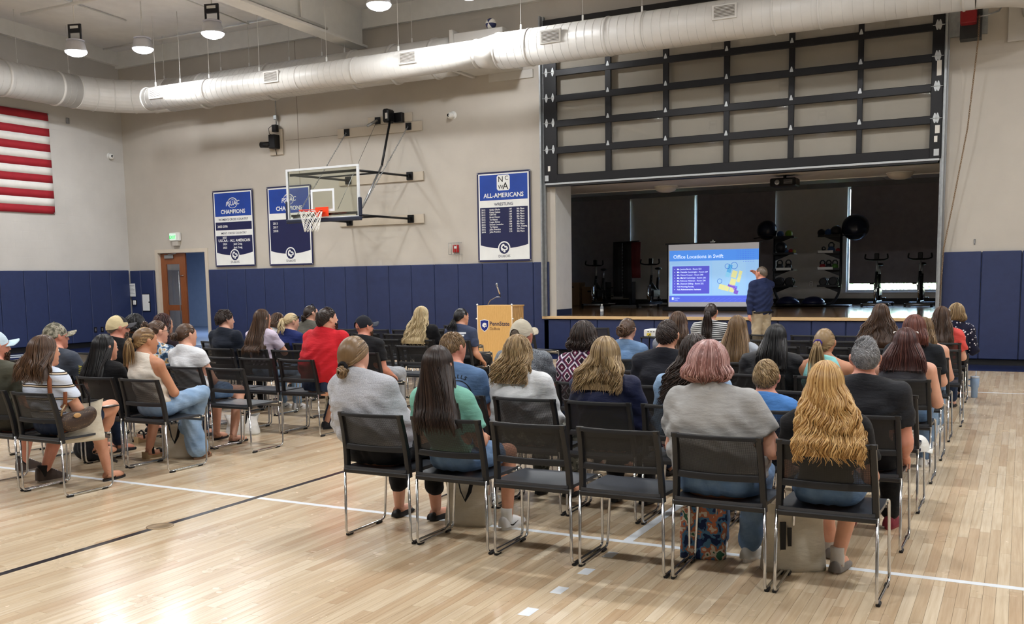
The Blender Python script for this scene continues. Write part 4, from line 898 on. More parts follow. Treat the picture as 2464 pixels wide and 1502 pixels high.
# ---------------------------------------------------------------- hair
def scalp(t, ph, grow=1.0, dims=(.080, .103, .112)):
    a, b, c = dims
    return np.array((a*grow*math.sin(t)*math.sin(ph), -b*grow*math.sin(t)*math.cos(ph)-.012, c*grow*math.cos(t)+.008))
def hairline(ph):
    d = abs(math.degrees(ph)); return math.radians(np.interp(d, [0, 40, 75, 95, 115, 140, 180], [122, 118, 98, 90, 82, 66, 56]))
class Hair:
    def __init__(s, rnd): s.mb = MB(); s.tone = []; s.r = rnd
    def lock(s, pts, r0, tone, n=4, flat=(1, .55), taper=.25, belly=True):
        N = len(pts); rad = []
        for i in range(N):
            u = i/(N-1); k = 1-(1-taper)*max(0, (u-.55)/.45)**1.5
            if belly: k *= .65+.35*min(1, u*5)
            rad.append(r0*k)
        f0 = len(s.mb.f); s.mb.tube(pts, rad, n, True, False, flat); s.tone += [tone]*(len(s.mb.f)-f0)
    def sheet(s, rows, tone):
        """rows: list of equally long point lists"""
        V = [tuple(p) for r in rows for p in r]; m = len(rows[0]); F = [(i*m+j, i*m+j+1, (i+1)*m+j+1, (i+1)*m+j) for i in range(len(rows)-1) for j in range(m-1)]
        s.mb.addvf(V, F); s.tone += [tone]*len(F)
    def build(s, name, m, parent):
        o = s.mb.build(name, m, parent, True); a = o.data.attributes.new('tone', 'FLOAT', 'FACE'); a.data.foreach_set('value', np.array(s.tone, np.float32)); return o
def slerp(a, b, t):
    na, nb = a/np.linalg.norm(a), b/np.linalg.norm(b); w_ = math.acos(max(-1, min(1, float(na@nb))))
    if w_ < 1e-4: return a
    return (math.sin((1-t)*w_)*a+math.sin(t*w_)*b)/math.sin(w_)
def make_hair(sp, parent, Hc, R, nb, yback, q):
    """sp: style spec; Hc head centre; R head rotation; nb neck-base z; yback(z) y of the back; q detail factor"""
    rnd = random.Random(sp.get('seed', 1)); H_ = Hair(rnd); st_ = sp['style']; vol = sp.get('vol', 1.0); m = HM[sp['col']]
    W2 = lambda p: Hc+R@p
    dims = (.080*vol, .103*vol, .112*(1+(vol-1)*.6))
    nph = 36; cap = []
    for i in range(nph+1):                       # under-layer that covers the scalp
        ph = -PI+2*PI*i/nph; tm = hairline(ph)+(0 if st_ != 'bald' else -.2); cap.append([W2(scalp(tm*j/9, ph, 1.0-.05*(j == 9), dims)) for j in range(10)])
    if not sp.get('nocap'): H_.sheet(cap, .35)
    L = sp.get('len', .3); wave = sp.get('wave', 0); lam = sp.get('lam', .09); spread = sp.get('spread', .03); rr = sp.get('r', .0085)*.62; NL = 1.75; ns = 4 if q > .8 else 3
    def hang(P, ph, length, amp, phs, side, dr, n=None, yb=None):
        """strand falling from point P"""
        n = n or (10 if wave < .005 else (18 if q > .8 else 13)); out = []; z0 = P[2]; x0 = P[0]-Hc[0]; y0 = P[1]
        for i in range(1, n+1):
            u = i/n; z = z0-length*u; tgt = (yb if yb is not None else yback(z))+dr
            k = min(1, u*1.8)*sp.get('toback', 1.0)*(1 if side < .75 else .55); y = y0+(min(tgt, y0) - y0)*k if not sp.get('front') else y0+.02*u
            x = x0*(1+sp.get('flare', .25)*math.sin(min(1, u*1.3)*PI/2))+spread*u*(1 if x0 > 0 else -1)*min(1, abs(x0)/.05)
            x += Hc[0]+sp.get('sway', 0)*u; w_ = amp*min(1, u*2.2+.15); x += w_*math.sin(2*PI*length*u/lam+phs); y += .7*w_*math.cos(2*PI*length*u/lam+phs)
            if sp.get('curl') and u > .6: x += -np.sign(x0)*sp['curl']*(u-.6)*min(1, abs(x0)/.05); y += sp['curl']*.8*(u-.6)*(1-side)
            out.append(np.array((x, y, z)))
        return out
    if st_ in ('long', 'bob', 'curly'):
        part = sp.get('part', 0.0); nl = int(sp.get('n', 150)*q*NL)
        rows = []
        for i in range(27):
            ph = math.radians(-112+224*i/26); tm = math.radians(92); pts = [W2(scalp(.05+(tm-.05)*j/8, ph, 1.0, dims)) for j in range(9)]
            pts += hang(pts[-1], ph, L*.93, wave*.3, 0, abs(ph)/2, -.006); rows.append(pts)
        H_.sheet(rows, .3)
        for i in range(nl):
            ph = math.radians(rnd.uniform(-172, 172)); ly = rnd.uniform(.0, 1.0); g = 1.0+.055*ly; side = abs(ph)/PI
            pts = []; amp = wave*rnd.uniform(.6, 1.25); phs = rnd.uniform(0, 6.28) if st_ == 'curly' else rnd.gauss(0, .5)+3.0*math.sin(2.2*ph+sp.get('seed', 1))
            lim = math.radians(rnd.uniform(96, 112)); t1 = math.radians(rnd.uniform(84, 97)) if abs(ph) < 1.9 else math.radians(88)
            for j in range(7):
                u = j/6; p2 = ph+(np.sign(ph)*lim-ph)*u if abs(ph) > lim else ph
                t_ = .03+(t1-.03)*u; p = scalp(t_, p2, g, dims); p[0] += part*(1-u)*.02
                if st_ == 'curly': p = p*(1+.05*math.sin(9*u+phs))
                pts.append(W2(p))
            pts += hang(pts[-1], ph, L*rnd.uniform(sp.get('minl', .72), 1.04), amp, phs, side, -.008-.014*ly)
            H_.lock(pts, rr*rnd.uniform(.75, 1.25), rnd.random(), ns, taper=sp.get('taper', .2))
    elif st_ in ('pony', 'bun'):
        tie = np.array(sp.get('tie', (0, -.118, .035))); nl = int(sp.get('n', 110)*q*NL)
        for i in range(nl):
            ph = rnd.uniform(-PI, PI); hl = hairline(ph)*rnd.uniform(.9, 1.0); a = scalp(hl, ph, 1.0, dims)-np.array((0, -.012, .008)); b = tie*.93; g = 1+.03*rnd.random()
            pts = [];
            for j in range(9):
                u = j/8; p = slerp(a, b, u); d = p/np.linalg.norm(p); rad = 1/math.sqrt((d[0]/dims[0])**2+(d[1]/dims[1])**2+(d[2]/dims[2])**2)*g
                if u > .8: rad = rad*(1-(u-.8)/.2)+np.linalg.norm(tie)*(u-.8)/.2
                pts.append(W2(d*rad+np.array((0, -.012, .008))*(1-u)))
            H_.lock(pts, rr*rnd.uniform(.6, 1.1), rnd.random(), ns, taper=.7)
        T = W2(tie)
        if st_ == 'pony':
            for i in range(int(sp.get('nt', 55)*q*NL)):
                a = rnd.uniform(0, 6.28); r_ = rnd.uniform(0, 1)**.5; of = np.array((math.cos(a)*.022*r_, -.004, math.sin(a)*.016*r_)); pts = [T+of*.6, T+of+np.array((0, -.018, .004))]
                P = T+of*1.4+np.array((0, -.032, -.012)); sp2 = dict(sp); n = 11; amp = wave*rnd.uniform(.5, 1.2); phs = rnd.gauss(0, .8); Lx = L*rnd.uniform(.8, 1.05)
                for j in range(n+1):
                    u = j/n; z = P[2]-Lx*u; wd = 1+sp.get('puff', 1.2)*math.sin(min(1, u*1.4)*PI*.62); x = P[0]-T[0]; y = P[1]+(min(yback(z)-.012-.02*r_, P[1]) - P[1])*min(1, u*1.6)*sp.get('toback', 1)
                    w_ = amp*min(1, u*2.5); pts.append(np.array((T[0]+x*wd+sp.get('sway', 0)*u+w_*math.sin(2*PI*Lx*u/lam+phs), y+.012*math.sin(a)*r_*wd+.6*w_*math.cos(2*PI*Lx*u/lam+phs), z)))
                H_.lock(pts, rr*rnd.uniform(.75, 1.2), rnd.random(), taper=.2)
        else:
            R0 = sp.get('bun', .036)
            for i in range(int(46*q*NL)):
                a0 = rnd.uniform(0, 6.28); til = rnd.uniform(-1, 1); rad = R0*rnd.uniform(.45, 1.05); messy = sp.get('messy', .15); pts = []
                for j in range(10):
                    u = a0+j*.45; pr = rad*(1+messy*math.sin(3*u+i)); pts.append(T+R@np.array((pr*math.cos(u), -.018-.024*til*math.cos(u*.5)-(R0*1.05-rad)*.9, sp.get('drop', 0)+pr*math.sin(u)*.9)))
                H_.lock(pts, rr*1.05*rnd.uniform(.7, 1.2), rnd.random(), taper=.5)
            H_.mb.sphere(tuple(T+R@np.array((0, -.012, sp.get('drop', 0)))), (R0*.8, R0*.6, R0*.8), 12, 8); H_.tone += [.25]*(len(H_.mb.f)-len(H_.tone))
    elif st_ in ('short', 'buzz', 'mess'):
        nl = int(sp.get('n', 330)*(1 if st_ == 'buzz' else 1.7)*max(.6, q)); bz = st_ == 'buzz'; lift = sp.get('lift', .003)
        for i in range(nl):
            ph = rnd.uniform(-PI, PI); hl = hairline(ph); u0 = rnd.uniform(0, .93)**.75; t0 = hl*u0; ln = rnd.uniform(.6, 1.1)*sp.get('sl', .42)*(1.0-.45*u0); t1 = min(hl*1.02, t0+ln)
            if sp.get('balding') and t0 < .75 and abs(ph) < 1.9: continue
            dph = rnd.gauss(0, .07)+sp.get('swirl', .3)*(1-u0); lf = rnd.uniform(.6, 1.2); pts = []
            for j in range(5):
                u = j/4; p = scalp(t0+(t1-t0)*u, ph+dph*u, 1.0+(lift*(.25+1.1*u*lf)*(1-.7*u0))/.09+(.004 if not bz else .008), dims); pts.append(W2(p))
            if sp.get('spike') and u0 < .45: pts[-1] = pts[-1]+R@np.array((0, .004, sp['spike']*rnd.uniform(.4, 1.2))); pts[-2] = pts[-2]+R@np.array((0, .002, sp['spike']*.5))
            H_.lock(pts, (.0038 if not bz else .003)*rnd.uniform(.7, 1.2)*sp.get('thick', 1), rnd.random() if u0 < .7 else rnd.random()*.55, 3 if bz else 4, taper=.3)
    # eyebrows
    for s_ in (-1, 1):
        H_.lock([W2(np.array((s_*(.014+.03*u), .087-.014*u*u, .034+.004*math.sin(u*2.4)))) for u in (0, .33, .66, 1)], .0035, .3, 4)
    if sp.get('beard'):
        for i in range(int(150*q)):
            a = rnd.uniform(-1.25, 1.25); v = rnd.uniform(0, 1); z = -.036-.066*v; wd = .064-.016*v; p = np.array((wd*math.sin(a), .022+(.070-.012*v)*math.cos(a), z))
            if abs(a) < .42 and v < .32: continue
            H_.lock([W2(p*.97), W2(p*1.05+np.array((0, .003, -.006))), W2(p*1.08+np.array((0, .004, -.018)))], .0055, rnd.random()*.8, 4)
    return H_.build('hair', m, parent)
# ---------------------------------------------------------------- one person
CAMP = Vector((0, 0, 1.58))
def ray(px, py): return R_*((px-1232)/2337.06)-U_*((py-924)/2337.06)+F_
def on_y(px, py, Y): d = ray(px, py); return CAMP+d*(Y/d.y)
def on_z(px, py, z=0.): d = ray(px, py); return CAMP+d*((z-1.58)/d.z)
A = lambda *p: np.array(p, float)
M_eye = mat('eye_white', (230, 226, 220), .2); M_iris = mat('eye_iris', (52, 40, 32), .2)
def hand_parts(w_, d, up, side, s=.95, curl=.5, spreadf=.0):
    """palm and five fingers from wrist point, pointing along d; up = back of hand; side=+1 thumb towards +cross"""
    d = Vector(d).normalized(); up = Vector(up); up = (up-d*up.dot(d)).normalized(); cr = d.cross(up)*side; w_ = Vector(w_); m = MB()
    m.tube([w_-d*.03*s, w_+d*.005*s, w_+d*.04*s, w_+d*.078*s, w_+d*.088*s], [.021*s, .024*s, .035*s, .036*s, .022*s], 10, flat=None)
    for i in range(len(m.v)):                               # flatten the palm
        q = Vector(m.v[i])-w_; k = max(0, min(1, (q.dot(d)+.01)/.04)); m.v[i] = tuple(Vector(m.v[i])-up*q.dot(up)*(.55*k))
    for i, (off, ln, r) in enumerate(((.026, .062, .0082), (.009, .070, .0086), (-.009, .066, .0082), (-.026, .052, .0072))):
        b = w_+d*(.074 if i in (1, 2) else .070)*s+cr*off*s; p = [b]; dirv = (d+cr*off*spreadf*6).normalized(); a = 0
        for j, f in enumerate((.46, .30, .24)):
            a += curl*(.55 if j == 0 else .8); p.append(p[-1]+(dirv*math.cos(a)-up*math.sin(a))*ln*f*s)
        m.tube(p, [r*s, r*s*.96, r*s*.88, r*s*.62], 7)
    b = w_+d*.022*s+cr*.026*s; t1 = b+(d*.6+cr*.75-up*.15).normalized()*.034*s; t2 = t1+(d*.95+cr*.15-up*.3).normalized()*.030*s; t3 = t2+(d*.9-cr*.1-up*.4).normalized()*.022*s
    m.tube([b, t1, t2, t3], [.0125*s, .0105*s, .0092*s, .006*s], 7); return (m.v, m.f)
SHM = {}
def shoe(parent, ank, yaw, kind, col, sole=(235, 232, 226), s=.95, pitch=0.):
    """ank: ankle point (floor under it = heel); yaw: pointing direction, 0 = +y"""
    key = (kind, col, sole)
    if key not in SHM:
        out = lambda w, l0, l1: [(w*.72*math.cos(a)*(1.0 if math.sin(a) < 0 else 1.12), (l0+l1)/2+(l1-l0)/2*math.sin(a)) for a in [2*PI*i/20 for i in range(20)]]
        res = []
        M_s = mat('sole_%d_%d_%d' % sole, sole, .7); M_u = mat('shoe_%s_%d_%d_%d' % ((kind,)+col), col, .75 if kind != 'flat' else .5, bump=.1)
        hs = {'sneaker': .026, 'hightop': .024, 'flat': .008, 'flip': .018, 'sandal': .022, 'wedge': .0, 'slip': .012}[kind]
        if kind == 'wedge':
            so = MB().prism([(-.062, 0), (.19, 0), (.19, .022), (.05, .035), (-.062, .066)], -.036, .036, 'yz'); so.v = [(p[0]*(1.1 if p[1] > .05 else .85), p[1], p[2]) for p in so.v]
        else: so = MB().prism(out(.052, -.065, .19), 0, hs, 'xy')
        res.append(('sole', so.mesh('sole', M_s)))
        up = MB(); zb = hs if kind != 'wedge' else .04
        if kind in ('sneaker', 'hightop', 'flat', 'slip'):
            ht = {'sneaker': .07, 'hightop': .11, 'flat': .048, 'slip': .06}[kind]; ny, na = 12, 12; V = []; F = []
            for i in range(ny+1):
                u = i/ny; y = -.064+u*.252; w_ = .041*(.78+.32*math.sin(min(1, u*1.15)*PI*.8))*(1 if u < .85 else math.sqrt(max(.05, 1-((u-.85)/.16)**2))); h = ht*(1 if u < .38 else max(.38, 1-(u-.38)*1.25))*(1 if u < .9 else .75)
                for k in range(na+1):
                    a = PI*k/na; V.append((w_*math.cos(a)*(1 if abs(math.cos(a)) < .9 else 1.02), y, zb*.8+h*math.sin(a)**.75))
            for i in range(ny):
                for k in range(na): F.append((i*(na+1)+k, i*(na+1)+k+1, (i+1)*(na+1)+k+1, (i+1)*(na+1)+k))
            F.append(tuple(range(na, -1, -1))); F.append(tuple(ny*(na+1)+k for k in range(na+1))); up.addvf(V, F); res.append(('upper', up.mesh('upper', M_u, True)))
            if kind in ('sneaker', 'hightop'):
                la = MB()
                for j in range(4):
                    y = .05+j*.02; z = zb*.8+ht*max(.4, 1-((y+.064)/.252-.38)*1.25)*.97; la.tube([(-.022, y, z-.006), (0, y, z+.003), (.022, y, z-.006)], .0032, 5)
                res.append(('lace', la.mesh('lace', mat('shoe_lace', (228, 226, 220), .8))))
                if kind == 'sneaker' and min(col) > 200:
                    sw_ = MB()
                    for s_ in (-1, 1): sw_.prism([(-.035, .045), (-.02, .03), (.0, .026), (.06, .05), (.0, .036), (-.02, .04)], s_*.0435, s_*.046, 'yz')
                    res.append(('side_mark', sw_.mesh('side_mark', M_bk)))
        elif kind == 'flip': up.tube([(-.036, .03, zb), (-.02, .075, zb+.034), (0, .125, zb+.012)], .006, 6).tube([(.036, .03, zb), (.02, .075, zb+.034), (0, .125, zb+.012)], .006, 6); res.append(('strap', up.mesh('strap', M_u, True)))
        else:
            for yy, hh in ((.11, .04), (.02, .085)): up.tube([(-.038, yy, zb), (-.03, yy, zb+hh*.75), (0, yy, zb+hh), (.03, yy, zb+hh*.75), (.038, yy, zb)], .011, 6, flat=(.5, 1.3))
            res.append(('strap', up.mesh('strap', M_u, True)))
        SHM[key] = res
    o = None; e = bpy.data.objects.new('shoe', SHM[key][0][1]); COL.objects.link(e); e.parent = parent; e.location = (ank[0], ank[1], max(0, ank[2])); e.rotation_euler = (pitch, 0, -yaw); e.scale = (s, s, s)
    for nm, me in SHM[key][1:]: inst(nm, me, e)
    return e
def cap(parent, Hc, R, crown, brim, opening=False, brimup=0., strap=(28, 26, 26)):
    W2 = lambda p: tuple(Hc+R@np.asarray(p)); Mc = crown if not isinstance(crown, tuple) else cloth('cap_%d_%d_%d' % crown, crown)
    Mb = brim if not isinstance(brim, tuple) else cloth('cap_%d_%d_%d' % brim, brim)
    m = MB(); rows = []; n = 32
    def lim(ph):
        d = abs(math.degrees(ph)); t = np.interp(d, [0, 60, 120, 180], [100, 96, 84, 70])
        if opening and d < 36: t -= 34*math.sqrt(max(0, 1-(d/36)**2))
        return math.radians(t)
    V = []; F = []
    for i in range(n):
        ph = -PI+2*PI*i/n
        for j in range(9):
            t = lim(ph)*j/8; rib = 1+.012*(abs(math.sin(3*ph)) < .12); p = scalp(t, ph, 1.075*rib, (.080, .103, .116)); V.append(W2(p))
    for i in range(n):
        for j in range(8): F.append((i*9+j, i*9+j+1, ((i+1) % n)*9+j+1, ((i+1) % n)*9+j))
    m.addvf(V, F); c = m.build('cap', Mc, parent, True)
    b = MB()
    def bf(u, v):
        a = (-1+2*u)*1.08; r = 1.0+v*.85; x = .083*math.sin(a)*(1+.10*v); y = .092+(.006+.085*v)*math.cos(a)**.6 if abs(a) < 1.5 else .09
        y = .100*math.cos(a)*.98+.082*v*max(0, math.cos(a))**.45; return W2((x, y, .046-.045*(x/.085)**2+(.012+brimup)*v-.012*(1-math.cos(a))))
    b.grid(bf, 14, 5, tuple(R@np.array((0, 0, -.005)))); b.build('brim', Mb, c, True)
    MB().sphere(W2((0, -.012, .135)), .008, 8, 6).build('button', Mb, c, True)
    if opening:
        s_ = MB(); s_.tube([W2(scalp(math.radians(100), math.radians(a), 1.07)) for a in range(-36, 37, 9)], .009, 6, flat=(.4, 1)); s_.build('strap', cloth('cap_strap', strap), c, True)
    return c
PEOPLE = []
from mathutils.bvhtree import BVHTree
def press(ctx, V, F, name, m, out=.0025, d=(0, 1, 0)):
    """lay a flat print on the shirt, cast along d"""
    d = Vector(d).normalized(); W = []
    for p in V:
        h = ctx['bvh'].ray_cast(Vector(p)-d*.4, d); W.append(tuple(h[0]-d*out) if h[0] else tuple(p))
    return MB().addvf(W, F).build(name, m, ctx['root'])
def strip(x0, x1, z0, z1, y=0., n=8):
    g_ = MB().grid(lambda u, v: (x0+(x1-x0)*u, y, z0+(z1-z0)*v), n, 2); return g_.v, g_.f
def keep_front(f, bx, off=0.):
    """the chair back holds the sitter: nothing passes behind it"""
    X, Y, Z = f.pts((slice(None),)*3); u = np.clip((X+bx)/.235, -1.15, 1.15); t = np.maximum(0, (Z-.43)/.35)
    lim = .028-.012*t-.052*t*t-.036*(1-np.minimum(1, u*u))+.020+off
    f.F = np.where((Z < .80) & (np.abs(X+bx) < .27), np.maximum(f.F, lim-Y), f.F).astype(np.float32)
def person(name_px, seat=None, label='', who='', skin=0, g=1.0, sw=.165, shirt=None, pants=None, shoes=None, hair=None, yaw=None, pitch=0., tilt=0., arms='lap', legs='normal', lean=0., kid=1.0, stand=None, extra=None, capd=None, feet=None, elbow=None, belly=0., q=None, lowhead=0., turn=0., group='seated audience'):
    if seat:
        blk, k, c = seat; cx = (right_x(c, k) if blk == 'R' else left_x(c, k)); cy = row_y(k); occ[seat] = who
    else: cx, cy = stand
    hy = .135+lean; Pw = on_y(name_px[0], name_px[1], cy+hy); hx = Pw.x-cx; zt = Pw.z-.014
    if capd: zt -= .012
    bx = hx*.5
    if legs == 'stand':
        cx, cy = Pw.x-(-math.sin(turn))*hy, Pw.y-math.cos(turn)*hy; bx = 0; hx = 0
    root = thing('person', label, 'person', (cx+bx, cy, 0), turn, group); hx -= (bx if legs != 'stand' else 0)
    if yaw is None: yaw = math.degrees(math.atan2(-5.4-(cx+bx), 20.5-cy))*.8
    R = rotm(math.radians(yaw), math.radians(pitch), math.radians(tilt))
    dist = math.hypot(cx, cy); q = q or (1.25 if dist < 6.6 else (.85 if dist < 9.5 else .55)); h = .0105 if dist < 7 else .0125
    hs = kid**.3; zsh = zt-.285*hs; fat = max(0, g-1.02)*.10+belly*.55; yc = .10+lean*.55+fat; hz = .535 if legs != 'stand' else .93
    if legs == 'stand': yc = .12
    P0 = A(0, .165+fat, hz); W_ = A(hx*.2, .135+lean*.2+fat, hz+(zsh-hz)*.38); C = A(hx*.5, yc+.0, hz+(zsh-hz)*.74); N = A(hx*.72, .10+lean*.75+fat*.3, zt-.235*hs); Hc = A(hx, hy, zt-.115*hs)
    SL, SR = A(hx*.6-sw, yc+.005, zsh-.018), A(hx*.6+sw, yc+.005, zsh-.018)
    def arm(s):
        S = SL if s < 0 else SR; mode = arms if not isinstance(arms, tuple) else arms[0 if s < 0 else 1]
        ln = .27*kid**.5
        if mode == 'lap': return S, S+A(s*.055, .085, -ln*.92), A(s*.075+hx*.3, .40, .615)
        if mode == 'clasp': return S, S+A(s*.045, .11, -ln*.9), A(s*.02+hx*.5, .36, .64)
        if mode == 'cross': return S, S+A(s*.05, .13, -ln*.86), A(-s*.06+hx*.5, .30, zsh-.24)
        if mode == 'out': return S, S+A(s*.13, .02, -ln*.84), A(s*.10, .30, .62)
        if mode == 'rest': return S, S+A(s*.04, .03, -ln), A(s*.22, .26, .52)
        if mode == 'chin': return S, S+A(s*.04, .17, -ln*.75), A(s*.05+hx, .26, zsh+.0)
        if mode == 'hang': return S, S+A(s*.055, .0, -ln*.97), A(s*.245, .10, zsh-.50)
        return S, S+A(*mode[0])*A(s, 1, 1), A(*mode[1])*A(s, 1, 1)
    armL, armR = arm(-1), arm(1)
    if legs == 'stand':
        P0 = A(0, .12, .93); W_ = A(0, .13, .93+(zsh-.93)*.38); N = A(0, .115, zt-.235)
    def leg(s):
        hp = A(s*.085*g**.5, .175, .525)
        if legs == 'stand': return A(s*.085, .12, .86), A(s*.09, .13, .48), A(s*.09, .10, .08)
        if legs == 'crossR':       # right thigh over left
            return (hp, A(.10, .60, .60), A(-.13, .64, .26)) if s > 0 else (hp, A(-.06, .57, .49), A(.02, .60, .075))
        if legs == 'crossL': return (hp, A(-.10, .60, .60), A(.16, .70, .30)) if s < 0 else (hp, A(.10, .57, .49), A(.10, .60, .075))
        kn = A(s*.115, .575*kid**.3, .495); an = A(s*.115, .575, .075)
        if legs == 'tuck': an = A(s*.09, .33, .09)
        if legs == 'fwd': an = A(s*.12, .72, .075)
        if feet and feet[0 if s < 0 else 1]:
            fw = on_z(*feet[0 if s < 0 else 1]); an = A(fw.x-cx-bx, fw.y-cy, .075); kn = A((an[0]+s*.1)*.5+s*.03, .56+.12*max(-.6, min(.6, an[1]-.57)), .495)
        return hp, kn, an
    legL, legR = leg(-1), leg(1)
    # ---- body
    lo = (min(SL[0], armL[1][0], -.25)-.12, -.16, -.01); hi = (max(SR[0], armR[1][0], .25)+.12, max(.85, legL[2][1]+.2, legR[2][1]+.2), zt+.02)
    f = Field(lo, hi, h, (None, None, (zt-.25, zt+.05, .008 if dist < 9 else .010)))
    T1 = [(P0, W_, .112*g, .098*g), (W_, C, .098*g, .106*g**.7), (C, A(N[0], N[1], zsh-.01), .104*g**.7, .07)]
    for a, b, ra, rb in T1: f.add(a, b, ra*.93, rb*.93, .04, (.72, 1, 1))
    f.add(SL, SR, .048, .048, .05); f.add(SL+A(.02, 0, .012), N+A(0, -.01, .015), .036, .045, .05); f.add(SR+A(-.02, 0, .012), N+A(0, -.01, .015), .036, .045, .05)
    f.add(N, Hc+A(0, -.018, -.05), .05*hs*g**.4, .048*hs, .03)
    ag = g**.55
    for S, E_, Wr in (armL, armR): f.add(S, E_, .046*ag, .039*ag, .02); f.add(E_, E_*.62+Wr*.38, .038*ag, .037*ag, .02); f.add(E_*.62+Wr*.38, Wr, .037*ag, .0245*ag**.5, .02)
    for hp, kn, an in (legL, legR):
        f.add(hp, kn, .082*ag, .056*ag, .03); f.add(kn, kn*.65+an*.35, .053*ag, .053*ag, .02); f.add(kn*.65+an*.35, an, .052*ag, .033, .02)
    def Lh(p): return Hc+R@(A(*p)*hs)
    f.add(Lh((0, -.012, .018)), Lh((0, -.012, .018)), .09*hs, .09*hs, .02, (.09/.0725, .09/.094, .09/.099), R)
    f.add(Lh((0, .03, -.025)), Lh((0, .052, -.078)), .052*hs, .033*hs, .03, (1.0, 1, 1), R)
    f.add(Lh((0, .055, .03)), Lh((0, .052, -.04)), .038*hs, .034*hs, .03, (.72, 1, 1), R)
    f.add(Lh((0, .088, .018)), Lh((0, .104, -.022)), .007*hs, .0125*hs, .012)
    f.add(Lh((-.016, .088, -.056)), Lh((.016, .088, -.056)), .008*hs, .008*hs, .012); f.add(Lh((0, .082, -.088)), Lh((0, .082, -.088)), .015*hs, .015*hs, .02)
    for s in (-1, 1):
        f.sub(Lh((s*.031, .097, .012)), Lh((s*.031, .097, .012)), .013*hs, .012); f.add(Lh((s*.076, .0, -.008)), Lh((s*.079, -.006, .012)), .0125*hs, .016*hs, .008, (1.5, .75, .62), R)
    if seat: keep_front(f, bx, .010)
    V, Q = f.nets(); ex = []
    for s, (S, E_, Wr) in ((-1, armL), (1, armR)):
        d = Wr-E_; d = d/np.linalg.norm(d); ex.append(hand_parts(Wr, d+A(0, 0, -.15) if arms != 'hang' else d, (0, .25, 1) if legs != 'stand' else (s, 0, .1), -s, .93*kid**.4, .55))
    for (hp, kn, an), s in ((legL, -1), (legR, 1)):
        fd = Vector((.12*s, 1, 0)).normalized(); a = Vector(an); z0 = an[2]-.075; m = MB(); m.tube([a+Vector((0, 0, .0))-fd*.01, Vector((a.x, a.y, z0+.05))-fd*.028, Vector((a.x, a.y, z0+.036))+fd*.05, Vector((a.x, a.y, z0+.03))+fd*.115, Vector((a.x, a.y, z0+.026))+fd*.155], [.031, .034, .034, .030, .016], 10); ex.append((m.v, m.f))
    body = inst('body', np_mesh('body', V, Q, SKIN[skin], ex), root)
    e = MB(); e.sphere(Lh((-.031, .079, .012)), .0115*hs, 10, 8).sphere(Lh((.031, .079, .012)), .0115*hs, 10, 8); e.cur = 1; e.sphere(Lh((-.031, .0865, .012)), .0055*hs, 8, 6).sphere(Lh((.031, .0865, .012)), .0055*hs, 8, 6); e.build('eyes', [M_eye, M_iris], root, True)
    # ---- shirt
    yb = lambda z: float(np.interp(z, [.5, W_[2], C[2], zsh, zsh+.08, zsh+.2], [P0[1]-.125*g, W_[1]-.112*g, C[1]-.118*g**.7-.006, yc-.078*g**.5, yc-.062, yc-.05]))
    yback = (lambda z: min(yb(z), -.085) if z < .80 else yb(z)-.008) if (hair and hair.get('over')) else (lambda z: yb(z)-.008)
    if shirt:
        sl = shirt.get('sleeve', 'short'); th = shirt.get('th', .012); f = Field((lo[0], -.2, .44 if legs != 'stand' else .78), (hi[0], .55 if sl == 'long' else .42, N[2]+.10), h)
        for a, b, ra, rb in T1: f.add(a, b, ra+th, rb+th, .045, (.72, 1, 1))
        if belly: f.add(W_+A(0, .05, -.02), W_+A(0, .05, -.02), .12*g+belly, None, .06, (.75, 1, 1)); f.add(W_+A(0, -.02, .0), C, .115*g+belly*.6, .105*g+belly*.4, .06, (.70, 1, 1))
        if sl != 'none':
            f.add(SL, SR, .046+th, .046+th, .05); f.add(SL+A(.03, 0, .01), N+A(0, -.012, .01), .034+th, .046+th, .06); f.add(SR+A(-.03, 0, .01), N+A(0, -.012, .01), .034+th, .046+th, .06)
            for S, E_, Wr in (armL, armR):
                if sl == 'long': f.add(S, E_, .053*ag+th, .043*ag+th, .03); f.add(E_, E_*.08+Wr*.92, .043*ag+th, .031+th*.6, .025)
                elif sl == 'elbow': f.add(S, E_, .054*ag+th, .05*ag+th, .03); f.add(E_, E_*.75+Wr*.25, .05*ag+th, .05*ag+th, .02)
                else:
                    fr = {'short': .62, 'cap': .30}[sl]; B = S*(1-fr)+E_*fr; f.add(S, B, .054*ag+th, .052*ag+th*1.15, .018)
                    d = (E_-S)/np.linalg.norm(E_-S); 
                    # flat sleeve hem: cut the rounded end of the sleeve
                    Hm = B+d*.012; X, Y, Z = f.pts((slice(None),)*3); out = ((X-Hm[0])*d[0]+(Y-Hm[1])*d[1]+(Z-Hm[2])*d[2]); rad = np.sqrt((X-Hm[0])**2+(Y-Hm[1])**2+(Z-Hm[2])**2); f.F = np.where((out > 0) & (rad < .105) & (np.abs(X-C[0]) > .115*g**.5), np.maximum(f.F, out), f.F)
        else:
            f.add(SL*.74+SR*.26, SR*.74+SL*.26, .050+th, None, .05); f.add(SL*.72+SR*.28+A(0, 0, .006), N+A(0, -.012, .008), .037+th, .046+th, .05); f.add(SR*.72+SL*.28+A(0, 0, .006), N+A(0, -.012, .008), .037+th, .046+th, .05)
            for S, s in ((SL, -1), (SR, 1)): f.sub(S+A(s*.03, 0, -.05), S+A(s*.025, 0, .06), .064, .015)
        cr = shirt.get('neck', .062); f.sub(N+A(0, .028, .045), N+A(0, .02, .10), cr, .008)
        X, Y, Z = f.pts((slice(None),)*3); f.F = np.maximum(f.F, (Z-(N[2]+shirt.get('top', .022))-.4*(yc-Y)))
        f.F = np.maximum(f.F, (.545 if legs != 'stand' else .88)-Z)
        sd = hash(label) % 100; fa = shirt.get('fold', .0055)
